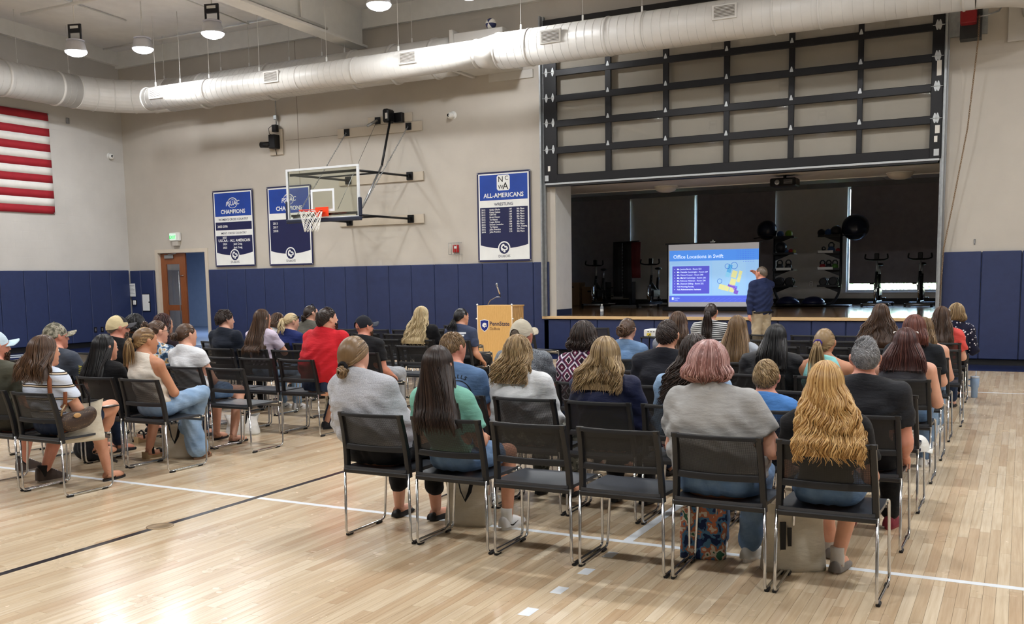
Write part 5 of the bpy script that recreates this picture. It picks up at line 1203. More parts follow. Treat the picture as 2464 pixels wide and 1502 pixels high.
        f.disp(lambda X, Y, Z: fa*(np.sin(62*Z+9*np.sin(7*X+sd)+14*Y+sd)*np.clip((zsh-.02-Z)*6, 0, 1)+.7*np.sin(48*X+30*Z+5*np.sin(9*Z+sd))*np.clip((np.abs(X-C[0])-.09)*12, 0, 1)))
        if seat: keep_front(f, bx)
        V, Q = f.nets(); so = inst('shirt', np_mesh('shirt', V, Q, shirt['mat']), root); bvh = BVHTree.FromPolygons(V.tolist(), Q.tolist())
        if shirt.get('label'): so['label'] = shirt['label']
        if shirt.get('collar'):
            m = MB(); n = 20; V = []; F = []
            for i in range(n+1):
                a = -2.6+5.2*i/n
                for (r_, z) in ((.062, .0), (.064, .03), (.072, .028), (.088, -.012)): V.append((N[0]+r_*math.sin(a), N[1]-.0-r_*.92*math.cos(a), N[2]+z+.012-.012*(1-math.cos(a))))
            for i in range(n):
                for k_ in range(3): F.append((i*4+k_, i*4+k_+1, (i+1)*4+k_+1, (i+1)*4+k_))
            m.addvf(V, F).build('collar', shirt['mat'], so, True)
    # ---- trousers
    if pants:
        kd = pants.get('kind', 'long'); th = pants.get('th', .010); f = Field((-.36, -.06, .02 if kd != 'shorts' else .38), (.36, .85, .66 if legs != 'stand' else 1.06), h)
        f.add(P0, P0+A(0, 0, .05), .117*g+th*.5, .098*g, .04, (.70, 1, 1))
        for hp, kn, an in (legL, legR):
            if kd == 'shorts': f.add(hp, hp*.42+kn*.58, .088*ag+th, .078*ag+th, .03)
            else:
                f.add(hp, kn, .085*ag+th, .062*ag+th, .03); fl_ = pants.get('flare', 0); B = kn*.08+an*.92; B = B if kd == 'long' else kn*.35+an*.65
                f.add(kn, B, .060*ag+th, .045*ag+th+fl_, .02)
        X, Y, Z = f.pts((slice(None),)*3)
        if legs != 'stand': f.F = np.maximum(f.F, .449-Z+np.where(Y > .46, -9, 0))     # flat where it rests on the seat
        f.disp(lambda X, Y, Z: .003*np.sin(55*Z+40*Y+8*np.sin(14*X)))
        if seat: keep_front(f, bx, .005)
        V, Q = f.nets(); inst('trousers', np_mesh('trousers', V, Q, pants['mat']), root)
        if kd == 'shorts' and pants.get('fray'): pass
    if shoes:
        for (hp, kn, an), s in ((legL, -1), (legR, 1)):
            kw = dict(shoes); z = an[2]-.075; shoe(root, (an[0], an[1], z), .12*s, kw['kind'], kw['col'], kw.get('sole', (235, 232, 226)), .95*kid**.4, kw.get('pitch', 0) if z < .05 else -.5)
            if kw.get('sock'): MB().lathe([(.036, .03), (.037, .06), (.036, .10), (.039, .135), (.037, .137)], 14, (an[0], an[1]-.01, z)).build('sock', mat('sock_%d_%d_%d' % kw['sock'], kw['sock'], .9, bump=.2, bscale=300), root, True)
    if hair:
        if shirt:                                   # the hair lies on the shirt's real back
            zs_ = np.linspace(.56, N[2]+.01, 16); mn = []
            for z in zs_:
                hits = [bvh.ray_cast(Vector((N[0]+dx, -.6, float(z))), Vector((0, 1, 0)))[0] for dx in (-.08, -.04, 0, .04, .08)]; ys = [h_.y for h_ in hits if h_]; mn.append(min(ys) if ys else .05)
            ov = hair.get('over'); yback = lambda z, zs_=zs_, mn=mn: min(float(np.interp(z, zs_, mn))-.009, -.085 if (ov and z < .80) else 9)
        hair = dict(hair); hair.setdefault('seed', int(name_px[0]*7+name_px[1])); make_hair(hair, root, Hc, R*hs, N[2], yback, q)
    if capd: cap(root, Hc, R*hs, **capd)
    ctx = dict(root=root, Hc=Hc, R=R*hs, N=N, SL=SL, SR=SR, C=C, W=W_, armL=armL, armR=armR, legL=legL, legR=legR, bvh=(bvh if shirt else None), yb=yb, zt=zt, zsh=zsh, Lh=Lh)
    if extra: extra(ctx)
    PEOPLE.append(ctx); return ctx
# ================================================================ THE AUDIENCE
def tie_band(ctx, tie, col, r=.02, th=.010, drop=0):
    c = ctx['Hc']+ctx['R']@(np.array(tie)+np.array((0, -.008, drop))); R = ctx['R']; m = MB()
    m.tube([tuple(c+R@np.array((r*math.cos(a)*(1+.12*math.sin(7*a)), -.002*math.cos(5*a), r*math.sin(a)))) for a in [2*PI*i/24 for i in range(24)]], th, 7, closed=True)
    m.build('hair_tie', cloth('hair_tie_%d_%d_%d' % col, col, .7), ctx['root'], True)
def glasses(ctx, col=(30, 28, 30), up=0., back=0., lens=None, thick=.0022):
    m = MB(); W2 = lambda p: tuple(ctx['Hc']+ctx['R']@np.array(p))
    for s in (-1, 1):
        m.tube([W2((s*.032+.021*math.cos(a), .101-back-.006*(abs(s*.032+.021*math.cos(a))/.05), .010+up+.017*math.sin(a))) for a in [2*PI*i/16 for i in range(16)]], thick, 5, closed=True)
        m.tube([W2((s*.053, .097-back, .016+up)), W2((s*.081, .06-back, .02+up)), W2((s*.084, -.005-back*.6, .014+up))], thick, 5)
    m.tube([W2((-.011, .103-back, .014+up)), W2((.011, .103-back, .014+up))], thick, 5)
    o = m.build('glasses', mat('glasses_frame_%d' % col[0], col, .25), ctx['root'], True)
    if lens:
        g = MB()
        for s in (-1, 1): g.sphere(W2((s*.032, .1-back, .010+up)), (.02, .004, .016), 10, 6)
        g.build('lens', mat('sunglass_lens', (16, 16, 20), .08), o, True)
def head_band(ctx, col, w=.013, ph=155, r=.007):
    m = MB(); m.tube([tuple(ctx['Hc']+ctx['R']@(scalp(math.radians(t), math.radians(90 if t > 0 else -90), 1.09)*np.array((1, 1, 1))+np.array((0, .045, 0)))) if False else tuple(ctx['Hc']+ctx['R']@np.array((.089*math.sin(math.radians(t)), .03, .008+.122*math.cos(math.radians(t))))) for t in range(-95, 96, 10)], r, 6, flat=(1, .6))
    m.build('head_band', cloth('band_%d' % col[0], col), ctx['root'], True)
C_ = cloth
DEN = C_('denim_mid', (92, 122, 160), pattern='denim', cols=[(140, 166, 196)]); DENL = C_('denim_light', (132, 162, 196), pattern='denim', cols=[(176, 200, 224)]); DEND = C_('denim_dark', (36, 48, 74), pattern='denim', cols=[(58, 76, 106)])
BLK = C_('cotton_black', (20, 20, 23)); KHA = C_('cotton_khaki', (170, 156, 132)); NAVY = C_('cotton_navy', (26, 32, 58))
BS = dict(kind='flat', col=(20, 20, 22), sole=(26, 26, 28)); WS = dict(kind='sneaker', col=(226, 226, 226), sock=(225, 225, 222))
# ---- right block, nearest row
def e_sweater(c): 
    tie_band(c, (0, -.108, -.055), (22, 20, 24), .026, .012)
    n = c['N']; MB().tube([(n[0], c['yb'](n[2]-.03)-.004, n[2]-.005), (n[0]+.004, c['yb'](n[2]-.07)-.010, n[2]-.06)], .0045, 5).build('key_hole', mat('skin_gap', (120, 100, 92), .8), c['root'])
person((852, 808), ('R', 1, 6), 'person in light grey puff-sleeve knit top and black cropped trousers, nearest row', 'person in grey knit top', 0, 1.28, .165, dict(mat=C_('knit_grey', (188, 190, 196), pattern='heather', cols=[(160, 162, 170)], scale=1.4), sleeve='elbow', th=.018, neck=.056, top=.035), dict(mat=BLK, kind='crop'), BS, dict(style='bun', col='ltbrown', tie=(0, -.108, -.055), bun=.036, drop=-.03, vol=1.10, n=190, r=.0075), yaw=4, tilt=-3, feet=(None, (1050, 1250)), extra=e_sweater, belly=.03)
person((1054, 830), ('R', 1, 5), 'person in mint green tee and denim shorts with white sneakers beside the grey knit top', 'person in mint tee', 1, .9, .15, dict(mat=C_('tee_mint', (128, 190, 172)), sleeve='short'), dict(mat=DEN, kind='shorts'), WS, dict(style='long', col='dkbrown', len=.36, wave=.002, lam=.2, n=260, over=1, spread=.02, minl=.93, r=.0085, flare=.35, sway=.075), yaw=-4, lean=-.06, feet=((1172, 1215), (1222, 1272)))
def e_pink(c):
    pass
person((1706, 822), ('R', 1, 2), 'broad person in plain light grey tee and jeans, elbow out to the right, nearest row', 'person in light grey tee', 0, 1.36, .178, dict(mat=C_('tee_lightgrey', (166, 166, 165)), sleeve='short', th=.016, fold=.005), dict(mat=DEN), dict(kind='sneaker', col=(196, 196, 192)), dict(style='bob', col='pink', len=.075, wave=.004, lam=.1, n=260, vol=1.2, curl=.12, toback=.15, spread=.004, r=.0085), yaw=10, tilt=3, arms=('lap', 'out'), feet=(None, (1802, 1348)), belly=.03)
person((1988, 866), ('R', 1, 1), 'person in black tee, denim shorts and grey slip-ons, aisle end of nearest row', 'person in black tee and denim shorts', 1, .88, .148, dict(mat=BLK, sleeve='short'), dict(mat=DEN, kind='shorts'), dict(kind='slip', col=(118, 112, 106), sole=(120, 100, 84), sock=(196, 190, 182)), dict(style='long', col='goldblond', len=.335, wave=.013, lam=.095, n=260, over=1, spread=.03, minl=.78, r=.0085, flare=.5, sway=.06), yaw=-6, feet=((2000, 1340), (2015, 1375)))
# ---- right block, second row
def e_falls(c):
    M_p = mat('print_black', (24, 28, 36), .8); x0 = c['C'][0]+.075; z0 = c['C'][2]-.02; V, F = text('FALLS', .036, bold=.02, extrude=0, space=1.25)
    P = []
    for p in V: a = PI/2-p[0]/.10; r = .10+p[2]; P.append((x0+r*math.cos(a), 0, z0+r*math.sin(a)))
    press(c, P, F, 'print', M_p)
    for r0, r1 in ((.082, .088), (.045, .05)):
        g_ = MB().grid(lambda u, v: (x0+(r0+(r1-r0)*v)*math.cos(PI*1.1*u-.15), 0, z0+(r0+(r1-r0)*v)*math.sin(PI*1.1*u-.15)), 24, 1); press(c, g_.v, g_.f, 'print', M_p)
person((1090, 797), ('R', 2, 6), 'person in faded blue tee with the word FALLS on the back, second row', 'person in blue FALLS tee', 2, 1.08, .178, dict(mat=C_('tee_fadedblue', (92, 122, 162)), sleeve='short'), dict(mat=DEND), BS, dict(style='short', col='ltbrown', sl=.45, n=480, lift=.004), yaw=14, pitch=-6, extra=e_falls)
person((1246, 808), ('R', 2, 5), 'person in white long-sleeve top leaning on the chair, second row', 'person in white long-sleeve top', 1, 1.12, .165, dict(mat=C_('top_white', (226, 229, 232)), sleeve='long'), dict(mat=C_('camo_grey', (96, 96, 86), pattern='camo', cols=[(60, 62, 56), (104, 104, 94), (150, 148, 138)], scale=18)), BS, dict(style='curly', col='dirtyblond', len=.20, wave=.013, lam=.075, n=210, vol=1.12, spread=.02, minl=.6, r=.0075, flare=.15), yaw=-8)
person((1457, 811), ('R', 2, 4), 'person in dark navy elbow-sleeve blouse, second row behind two empty chairs', 'person in navy blouse', 1, 1.18, .172, dict(mat=C_('blouse_navy', (28, 34, 66), .6), sleeve='elbow'), dict(mat=BLK), BS, dict(style='long', col='dirtyblond', len=.22, wave=.014, lam=.11, n=200, vol=1.12, spread=.035, minl=.75, flare=.35), yaw=-8)
person((1674, 806), ('R', 2, 3), 'person in pale denim jacket partly hidden behind the light grey tee', 'person in pale denim jacket', 1, 1.05, .168, dict(mat=DENL, sleeve='long', th=.018, collar=1), dict(mat=C_('plaid_pink', (196, 150, 140), pattern='stripes', cols=[(0, rgb((206, 170, 160))), (.3, rgb((150, 80, 84))), (.45, rgb((206, 190, 182))), (.8, rgb((110, 120, 150)))], scale=14)), BS, dict(style='curly', col='dkbrown', len=.30, wave=.014, lam=.07, n=190, vol=1.12, spread=.05, r=.007, minl=.6), yaw=-6, tilt=-6)
person((1845, 862), ('R', 2, 2), 'child in bright blue short-sleeve tee, smaller than the others, second row', 'child in bright blue tee', 2, .86, .142, dict(mat=C_('tee_brightblue', (84, 140, 212)), sleeve='short'), dict(mat=DEND), WS, dict(style='short', col='dirtyblond', sl=.45, n=480, lift=.004, swirl=.5), yaw=-2, kid=.82)
person((2083, 812), ('R', 2, 1), 'person in black collared work shirt and red shoes, aisle end of second row', 'person in black collared shirt', 2, 1.18, .186, dict(mat=C_('shirt_black', (26, 28, 34), .7), sleeve='short', collar=1, th=.016), dict(mat=BLK), dict(kind='sneaker', col=(126, 38, 52), sole=(150, 60, 66)), dict(style='buzz', col='grey', sl=.13, n=1500, lift=.003, spike=.016, thick=.62), yaw=-12, arms=('lap', 'rest'))
# ---- third row
person((1256, 765), ('R', 3, 6), 'person in charcoal heather tee and worn beige cap with a strap opening', 'person in beige cap', 2, 1.12, .176, dict(mat=C_('tee_heather', (84, 90, 98), pattern='heather', cols=[(140, 146, 152)], scale=1.1), sleeve='short'), dict(mat=DEND), BS, dict(style='buzz', col='greybrown', sl=.14, n=500, lift=.002), yaw=6, capd=dict(crown=(186, 178, 160), brim=(176, 168, 150), opening=True))
person((1405, 775), ('R', 3, 5), 'person in white top with burgundy and black geometric pattern, third row', 'person in geometric patterned top', 1, 1.15, .166, dict(mat=C_('ikat_top', (222, 214, 220), pattern='ikat', cols=[(226, 220, 226), (112, 40, 74), (40, 26, 40), (150, 120, 160)], scale=8.5), sleeve='elbow'), dict(mat=BLK), BS, dict(style='curly', col='dkbrown', len=.09, wave=.009, lam=.08, n=210, vol=1.16, spread=.01, toback=.2, curl=.08), yaw=-4)
person((1607, 767), ('R', 3, 4), 'person in plain black crew-neck tee with short hair, third row', 'person in plain black tee', 1, 1.08, .182, dict(mat=C_('tee_offblack', (30, 32, 40)), sleeve='short'), dict(mat=DEND), BS, dict(style='short', col='dkbrown', sl=.5, n=480, lift=.003, swirl=.8), yaw=-2)
# ---- fourth row
person((1866, 778), ('R', 4, 3), 'person in loose black blouse with hanging sleeves, fourth row', 'person in loose black blouse', 0, 1.18, .178, dict(mat=C_('blouse_black', (22, 23, 28), .55), sleeve='elbow', th=.018), dict(mat=BLK), BS, dict(style='long', col='black', len=.24, wave=.0, n=170, spread=.02, minl=.8, part=.6), yaw=-8)
person((1985, 788), ('R', 4, 2), 'person in pale aqua sleeveless top with a purple hair tie', 'person in aqua sleeveless top', 3, 1.0, .168, dict(mat=C_('tank_aqua', (146, 214, 214)), sleeve='none'), dict(mat=DEN, kind='shorts'), WS, dict(style='pony', col='dirtyblond', tie=(-.02, -.118, .012), len=.28, n=170, nt=70, r=.0075), yaw=4, lean=.02, extra=lambda c: tie_band(c, (-.02, -.118, .012), (62, 48, 128), .024, .010))
person((2180, 788), ('R', 4, 1), 'person in charcoal tank top with pale sunglasses pushed up on the head', 'person in charcoal tank top', 0, 1.22, .176, dict(mat=C_('tank_charcoal', (70, 70, 76)), sleeve='none'), dict(mat=DEN), WS, dict(style='long', col='redbrown', len=.20, wave=.002, n=190, vol=1.06, spread=.03, minl=.85, flare=.5), yaw=-6, extra=lambda c: glasses(c, (226, 220, 214), .075, .06, None, .005), legs='fwd')
# ---- fifth row
person((1510, 763), ('R', 5, 6), 'person in blue denim shirt left of the projector cart', 'person in blue denim shirt', 0, 1.0, .166, dict(mat=C_('denim_shirt', (104, 136, 176), pattern='denim', cols=[(140, 168, 200)]), sleeve='long', collar=1), dict(mat=BLK), BS, dict(style='bun', col='brown', tie=(0, -.112, .0), bun=.052, messy=.3, n=120), yaw=0)
person((1632, 748), ('R', 5, 5), 'person in grey cardigan mostly hidden behind the plain black tee', 'person in grey cardigan', 0, 1.0, .16, dict(mat=C_('cardigan_grey', (120, 124, 134)), sleeve='long'), dict(mat=DEND), BS, dict(style='long', col='brown', len=.30, wave=.01, lam=.12, n=160, spread=.03), yaw=-2)
person((1775, 758), ('R', 5, 4), 'person in pale grey tee with long straight hair below the projection screen', 'person in pale grey tee', 0, .95, .155, dict(mat=C_('tee_palegrey', (176, 184, 196)), sleeve='short'), dict(mat=DEN), WS, dict(style='long', col='ltbrown', len=.36, wave=.001, n=180, spread=.035, minl=.9, flare=.45), yaw=-4)
person((2200, 757), ('R', 5, 1), 'person in black tee with a dark hair claw, aisle end of fifth row', 'person in black tee with hair claw', 0, 1.12, .17, dict(mat=C_('tee_black2', (26, 30, 36)), sleeve='short'), dict(mat=DENL), WS, dict(style='long', col='auburn', len=.13, wave=.003, n=150, vol=1.08, spread=.01), yaw=-10, extra=lambda c: MB().tube([tuple(c['Hc']+c['R']@np.array((.06+.02*math.cos(a), -.09, -.035+.026*math.sin(a)))) for a in [.5*i for i in range(11)]], .008, 6).build('hair_claw', M_black, c['root'], True))
person((2224, 762), ('R', 6, 1), 'person in navy lace-back tank top with bare shoulders leaning forward at the aisle', 'person in navy lace tank', 0, 1.1, .172, dict(mat=C_('tank_navy', (34, 38, 66), pattern='heather', cols=[(70, 72, 100)], scale=.4), sleeve='none'), dict(mat=DENL), WS, dict(style='long', col='ltbrown', len=.2, wave=.004, n=120), yaw=-8, lean=.10)
# ---- rows seven to nine
person((2120, 731), ('R', 7, 2), 'person in slate grey top with long waves before the right stage end', 'person in slate grey top', 0, 1.0, .16, dict(mat=C_('top_slate', (92, 98, 112)), sleeve='short'), dict(mat=DEND), BS, dict(style='long', col='brown', len=.36, wave=.011, lam=.11, n=190, spread=.07, flare=.6, vol=1.08), yaw=-6)
person((1711, 728), ('R', 8, 6), 'person in black and white pinstriped top in front of the projection screen', 'person in pinstriped top', 1, 1.0, .166, dict(mat=C_('top_pinstripe', (200, 200, 200), pattern='stripes', cols=[(0, rgb((34, 36, 40))), (.45, rgb((206, 208, 208)))], scale=42), sleeve='elbow'), dict(mat=BLK), BS, dict(style='pony', col='dkbrown', tie=(0, -.118, .01), len=.36, n=110, nt=60), yaw=0)
person((2266, 737), ('R', 8, 1), 'person in coral short-sleeve top with glasses pushed up, aisle end', 'person in coral top', 0, 1.05, .172, dict(mat=C_('top_coral', (222, 84, 78)), sleeve='short', th=.016), dict(mat=DEND), BS, dict(style='long', col='brown', len=.32, wave=.006, lam=.14, n=170, spread=.03, vol=1.06), yaw=-10, extra=lambda c: glasses(c, (214, 220, 226), .07, .05, None, .004))
person((2302, 729), ('R', 9, 1), 'person in navy polka-dot blouse in the front row beside the wall pads', 'person in polka-dot blouse', 1, 1.05, .166, dict(mat=C_('blouse_dots', (26, 28, 52), pattern='dots', cols=[(214, 214, 222)], scale=26), sleeve='long'), dict(mat=BLK), BS, dict(style='bob', col='dirtyblond', len=.10, wave=.002, n=160, vol=1.08, curl=.1, toback=.2, spread=.01), yaw=-14)
# ---- left block
def e_strap(c):
    s = c['SR']; m = MB(); pts = [(s[0]-.02, s[1]-.055, s[2]+.055), (s[0]+.0, s[1]-.085, s[2]-.02), (s[0]+.02, s[1]-.10, s[2]-.12), (s[0]+.035, s[1]-.07, s[2]-.27), (s[0]+.055, s[1]-.02, s[2]-.40)]
    m.tube([(s[0]-.02, s[1]+.06, s[2]+.02)]+pts, .017, 8, flat=(.25, 1)); m.build('bag_strap', mat('tan_leather', (134, 76, 46), .55), c['root'], True)
person((106, 807), ('L', 1, 0), 'person in white striped tee and shorts with crossed legs and black flip-flops', 'person in striped tee', 1, 1.05, .165, dict(mat=C_('tee_striped', (214, 222, 236), pattern='bands', cols=[(0, rgb((210, 220, 238))), (.62, rgb((40, 32, 34))), (.69, rgb((214, 196, 170))), (.78, rgb((40, 32, 34))), (.85, rgb((210, 220, 238)))], scale=10.5), sleeve='short'), dict(mat=DEND, kind='shorts'), dict(kind='flip', col=(26, 24, 26), sole=(30, 28, 30)), dict(style='long', col='brown', len=.22, wave=.009, lam=.13, n=230, vol=1.10, spread=.04, flare=.4, front=0), yaw=10, legs='crossR', arms='clasp', extra=e_strap)
person((-14, 792), ('L', 1, 1), 'person in olive tee, pale blue cap and brown high-tops, cut by left edge', 'person in olive tee', 2, 1.2, .186, dict(mat=C_('tee_olive', (78, 78, 66)), sleeve='short'), dict(mat=C_('shorts_olive', (66, 64, 56)), kind='shorts'), dict(kind='hightop', col=(66, 54, 48), sole=(150, 140, 130), sock=(24, 22, 22)), dict(style='buzz', col='brown', sl=.15, n=500, lift=.002, beard=1), yaw=14, feet=((58, 1135), (108, 1160)), capd=dict(crown=(196, 214, 226), brim=(196, 220, 232)))
person((348, 786), ('L', 2, 0), 'person in cream lace-trim tank top and light flared jeans with crossed legs', 'person in cream tank top', 3, .92, .156, dict(mat=C_('tank_cream', (222, 214, 202)), sleeve='none', neck=.082), dict(mat=DENL, flare=.045), dict(kind='sandal', col=(84, 56, 40), sole=(120, 92, 70)), dict(style='pony', col='balayage', tie=(-.0, -.118, .022), len=.20, n=170, nt=60, toback=.6), yaw=16, legs='crossR', arms='clasp', extra=lambda c: tie_band(c, (0, -.112, .022), (30, 26, 26), .018, .007))
person((252, 803), ('L', 2, 1), 'person in black long-sleeve top and wedge sandals left of the cream tank top', 'person in black long-sleeve top', 1, 1.0, .16, dict(mat=BLK, sleeve='long'), dict(mat=BLK, kind='shorts'), dict(kind='wedge', col=(26, 24, 26), sole=(176, 150, 112)), dict(style='long', col='black', len=.30, wave=.0, n=200, spread=.02, flare=.25, minl=.9), yaw=12, feet=((338, 1065), (360, 1102)))
def e_patch(c):
    p = c['SR']*.6+c['armR'][1]*.4
    for i in range(5):
        g_ = MB().grid(lambda u, v: (p[0]+.3, p[1]-.035+.07*u, p[2]+.035-.016*i+.008*v-.02*u), 4, 1); press(c, g_.v, g_.f, 'patch_stripe', mat('patch_yellow', (178, 168, 70), .8), .003, (-1, 0, 0))
person((133, 774), ('L', 2, 2), 'person in charcoal tee with a flag patch and camouflage cap', 'person in camouflage cap', 2, 1.12, .18, dict(mat=C_('tee_charcoal', (66, 72, 84)), sleeve='short'), dict(mat=DEND), BS, dict(style='buzz', col='greybrown', sl=.15, n=400, lift=.002), yaw=16, capd=dict(crown=C_('cap_camo', (120, 116, 100), pattern='camo', cols=[(84, 82, 70), (128, 124, 108), (164, 158, 142), (104, 92, 78)], scale=26), brim=C_('cap_camo', (120, 116, 100))),
    extra=e_patch)
person((447, 776), ('L', 3, 1), 'person in white cap-sleeve tee and denim shorts with black flip-flops', 'person in white cap-sleeve tee', 0, 1.08, .162, dict(mat=C_('tee_white', (226, 229, 233)), sleeve='cap'), dict(mat=DEN, kind='shorts'), dict(kind='flip', col=(24, 22, 24), sole=(28, 26, 28)), dict(style='bun', col='brown', tie=(-.01, -.112, -.0), bun=.042, n=150), yaw=12, feet=((522, 1058), (562, 1066)), arms='clasp')
person((377, 769), ('L', 3, 2), 'person in white, blue and ochre floral blouse with glasses', 'person in floral blouse', 0, 1.12, .166, dict(mat=C_('blouse_floral', (190, 196, 206), pattern='floral', cols=[(52, 76, 104), (120, 150, 180), (222, 226, 230), (206, 170, 110), (90, 110, 130)], scale=17), sleeve='elbow'), dict(mat=DEND), BS, dict(style='bun', col='brown', tie=(-.03, -.09, .06), bun=.045, messy=.45, n=150), yaw=18, extra=lambda c: glasses(c))
person((283, 757), ('L', 3, 3), 'person in black tee with cream and black mesh cap and grey beard', 'person in cream and black cap', 2, 1.12, .178, dict(mat=BLK, sleeve='short'), dict(mat=DEND), BS, dict(style='buzz', col='greybrown', sl=.15, n=400, lift=.002, beard=1), yaw=26, capd=dict(crown=(206, 190, 150), brim=(62, 62, 66)), extra=lambda c: MB().grid(lambda u, v: tuple(c['Hc']+c['R']@scalp(math.radians(2+62*v), math.radians(118+124*u), 1.088, (.080, .103, .116))), 12, 8).build('cap_front', cloth('cap_front_black', (34, 34, 38)), c['root'], True))
person((787, 739), ('L', 4, 0), 'large person in bright red tee and dark jeans overlapping the aisle chair', 'person in red tee', 0, 1.42, .19, dict(mat=C_('tee_red', (196, 32, 44)), sleeve='short', th=.018, fold=.006), dict(mat=DEND), dict(kind='sneaker', col=(30, 30, 34), sole=(40, 40, 42)), dict(style='short', col='dkbrown', sl=.3, n=420, lift=.008, balding=1, vol=1.05, beard=1), yaw=24, pitch=8, belly=.05, feet=(None, (788, 1032)))
person((393, 755), ('L', 4, 4), 'person in dark top with a pale hair clip in front of the door', 'person with pale hair clip', 1, .95, .155, dict(mat=C_('top_plum', (48, 36, 44)), sleeve='long'), dict(mat=BLK), BS, dict(style='curly', col='burgundy', len=.30, wave=.012, lam=.08, n=170, vol=1.08, spread=.04), yaw=10, extra=lambda c: MB().tube([tuple(c['Hc']+c['R']@np.array((x, -.03, .118-6*x*x))) for x in (-.03, -.01, .01, .03)], .010, 6).build('hair_clip', mat('clip_pearl', (226, 206, 196), .3), c['root'], True))
person((327, 758), ('L', 4, 5), 'person in black hoodie behind the cream and black cap', 'person in black hoodie', 1, 1.0, .165, dict(mat=C_('hoodie_black', (24, 24, 28)), sleeve='long', th=.02), dict(mat=DEND), BS, dict(style='curly', col='black', len=.06, wave=.012, lam=.05, n=150, vol=1.22, toback=0, spread=.0), yaw=14)
person((876, 757), ('L', 5, 0), 'person in black tee and black cap worn with strap opening, aisle side of left block', 'person in black tee and black cap', 2, 1.1, .18, dict(mat=C_('tee_black3', (22, 23, 27)), sleeve='short'), dict(mat=C_('sweat_grey', (168, 172, 178), pattern='heather', cols=[(140, 144, 150)])), BS, dict(style='buzz', col='brown', sl=.1, n=200, lift=.001, beard=1, nocap=1), yaw=22, arms=('lap', 'rest'), capd=dict(crown=(24, 26, 34), brim=(52, 56, 66), opening=True, strap=(24, 24, 28)))
person((631, 743), ('L', 5, 3), 'person in pale lilac tee with hand to the face', 'person in lilac tee', 1, .95, .155, dict(mat=C_('tee_lilac', (206, 194, 212)), sleeve='short'), dict(mat=DENL), WS, dict(style='long', col='brown', len=.40, wave=.001, n=190, spread=.025, minl=.9, over=1), yaw=12, arms=('lap', 'chin'))
person((541, 746), ('L', 5, 4), 'person in dark navy tee with short tousled hair by the door', 'person in dark navy tee', 0, 1.15, .172, dict(mat=C_('tee_darknavy', (28, 34, 46)), sleeve='elbow'), dict(mat=BLK), BS, dict(style='short', col='dkbrown', sl=.5, n=420, lift=.012, vol=1.06), yaw=24)
person((700, 752), ('L', 6, 4), 'person in royal navy top with teal lanyard and sunglasses pushed up', 'person in navy top with lanyard', 0, 1.05, .168, dict(mat=C_('top_royal', (30, 42, 96)), sleeve='short'), dict(mat=DEND), BS, dict(style='pony', col='platinum', tie=(0, -.116, .02), len=.17, wave=.012, n=120, nt=46, toback=.5), yaw=26, pitch=-12,
    extra=lambda c: [glasses(c, (20, 20, 24), .07, .03, 1, .004), MB().tube([tuple(c['N']+A(-.07, .05, -.05)), tuple(c['N']+A(-.05, -.06, .012)), tuple(c['N']+A(0, -.075, .02)), tuple(c['N']+A(.06, -.05, .0)), tuple(c['N']+A(.08, .04, -.06))], .009, 6, flat=(.4, 1)).build('lanyard', cloth('lanyard_teal', (58, 142, 158)), c['root'], True)] and None)
person((748, 733), ('L', 7, 5), 'person in grey-green top with a dark headband, left of the red tee', 'person in grey-green top', 0, 1.1, .17, dict(mat=C_('top_greygreen', (98, 96, 88)), sleeve='short'), dict(mat=DEND), BS, dict(style='bun', col='dkbrown', tie=(0, -.105, -.035), bun=.044, drop=-.02, messy=.3, n=110), yaw=26, pitch=4, extra=lambda c: head_band(c, (18, 18, 22)))
person((668, 752), ('L', 7, 6), 'person in bright white top behind the lilac tee', 'person in bright white top', 1, .95, .155, dict(mat=C_('top_brightwhite', (232, 234, 236)), sleeve='short'), dict(mat=DEND), BS, dict(style='long', col='brown', len=.1, wave=.006, n=110), yaw=30, pitch=-16)
person((1015, 737), ('L', 7, 1), 'person in black batwing top with long pale curls between empty chairs', 'person in black batwing top', 0, 1.0, .168, dict(mat=C_('top_batwing', (18, 18, 21)), sleeve='elbow', th=.02), dict(mat=BLK), BS, dict(style='long', col='platinum', len=.38, wave=.013, lam=.11, n=200, spread=.06, vol=1.06, over=1), yaw=10)
def e_slate(c):
    for z, w_ in ((.06, .13), (.03, .11)): v_, f_ = strip(c['C'][0]+.0, c['C'][0]+w_, c['C'][2]+z, c['C'][2]+z+.022); press(c, v_, f_, 'print', mat('print_white', (220, 224, 230), .8))
person((1110, 740), ('L', 7, 0), 'person in slate blue tee with white print, arm hanging, beside the lectern', 'person in slate blue tee', 1, 1.02, .166, dict(mat=C_('tee_slate', (62, 72, 98)), sleeve='short'), dict(mat=BLK), BS, dict(style='pony', col='black', tie=(-.01, -.112, -.03), len=.14, wave=.01, n=110, nt=46, puff=1.6, toback=.6), yaw=22, arms=('lap', 'rest'), extra=e_slate)
# ---- the presenter, standing before the stage
def e_pres(c):
    m = MB(); n = c['N']; m.tube([(n[0]-.07, n[1]+.04, n[2]), (n[0]-.05, n[1]-.02, n[2]+.03), (n[0]+.05, n[1]-.02, n[2]+.03), (n[0]+.07, n[1]+.06, n[2]-.02), (n[0]-.02, n[1]+.14, n[2]-.25), (n[0]-.07, n[1]+.04, n[2])], .006, 6); m.build('lanyard', mat('lanyard_white', (220, 224, 230), .7), c['root'], True)
    MB().box(n[0]-.05, n[0]+.01, n[1]+.15, n[1]+.156, n[2]-.34, n[2]-.25).build('badge', mat('lanyard_white', (220, 224, 230), .7), c['root'])
    MB().tube([(-.17, .02, .915), (0, -.025, .92), (.17, .02, .915), (.18, .12, .91), (.12, .24, .91), (-.12, .24, .91), (-.18, .12, .91)], .016, 6, closed=True, flat=(1, .4)).build('belt', M_black, c['root'], True)
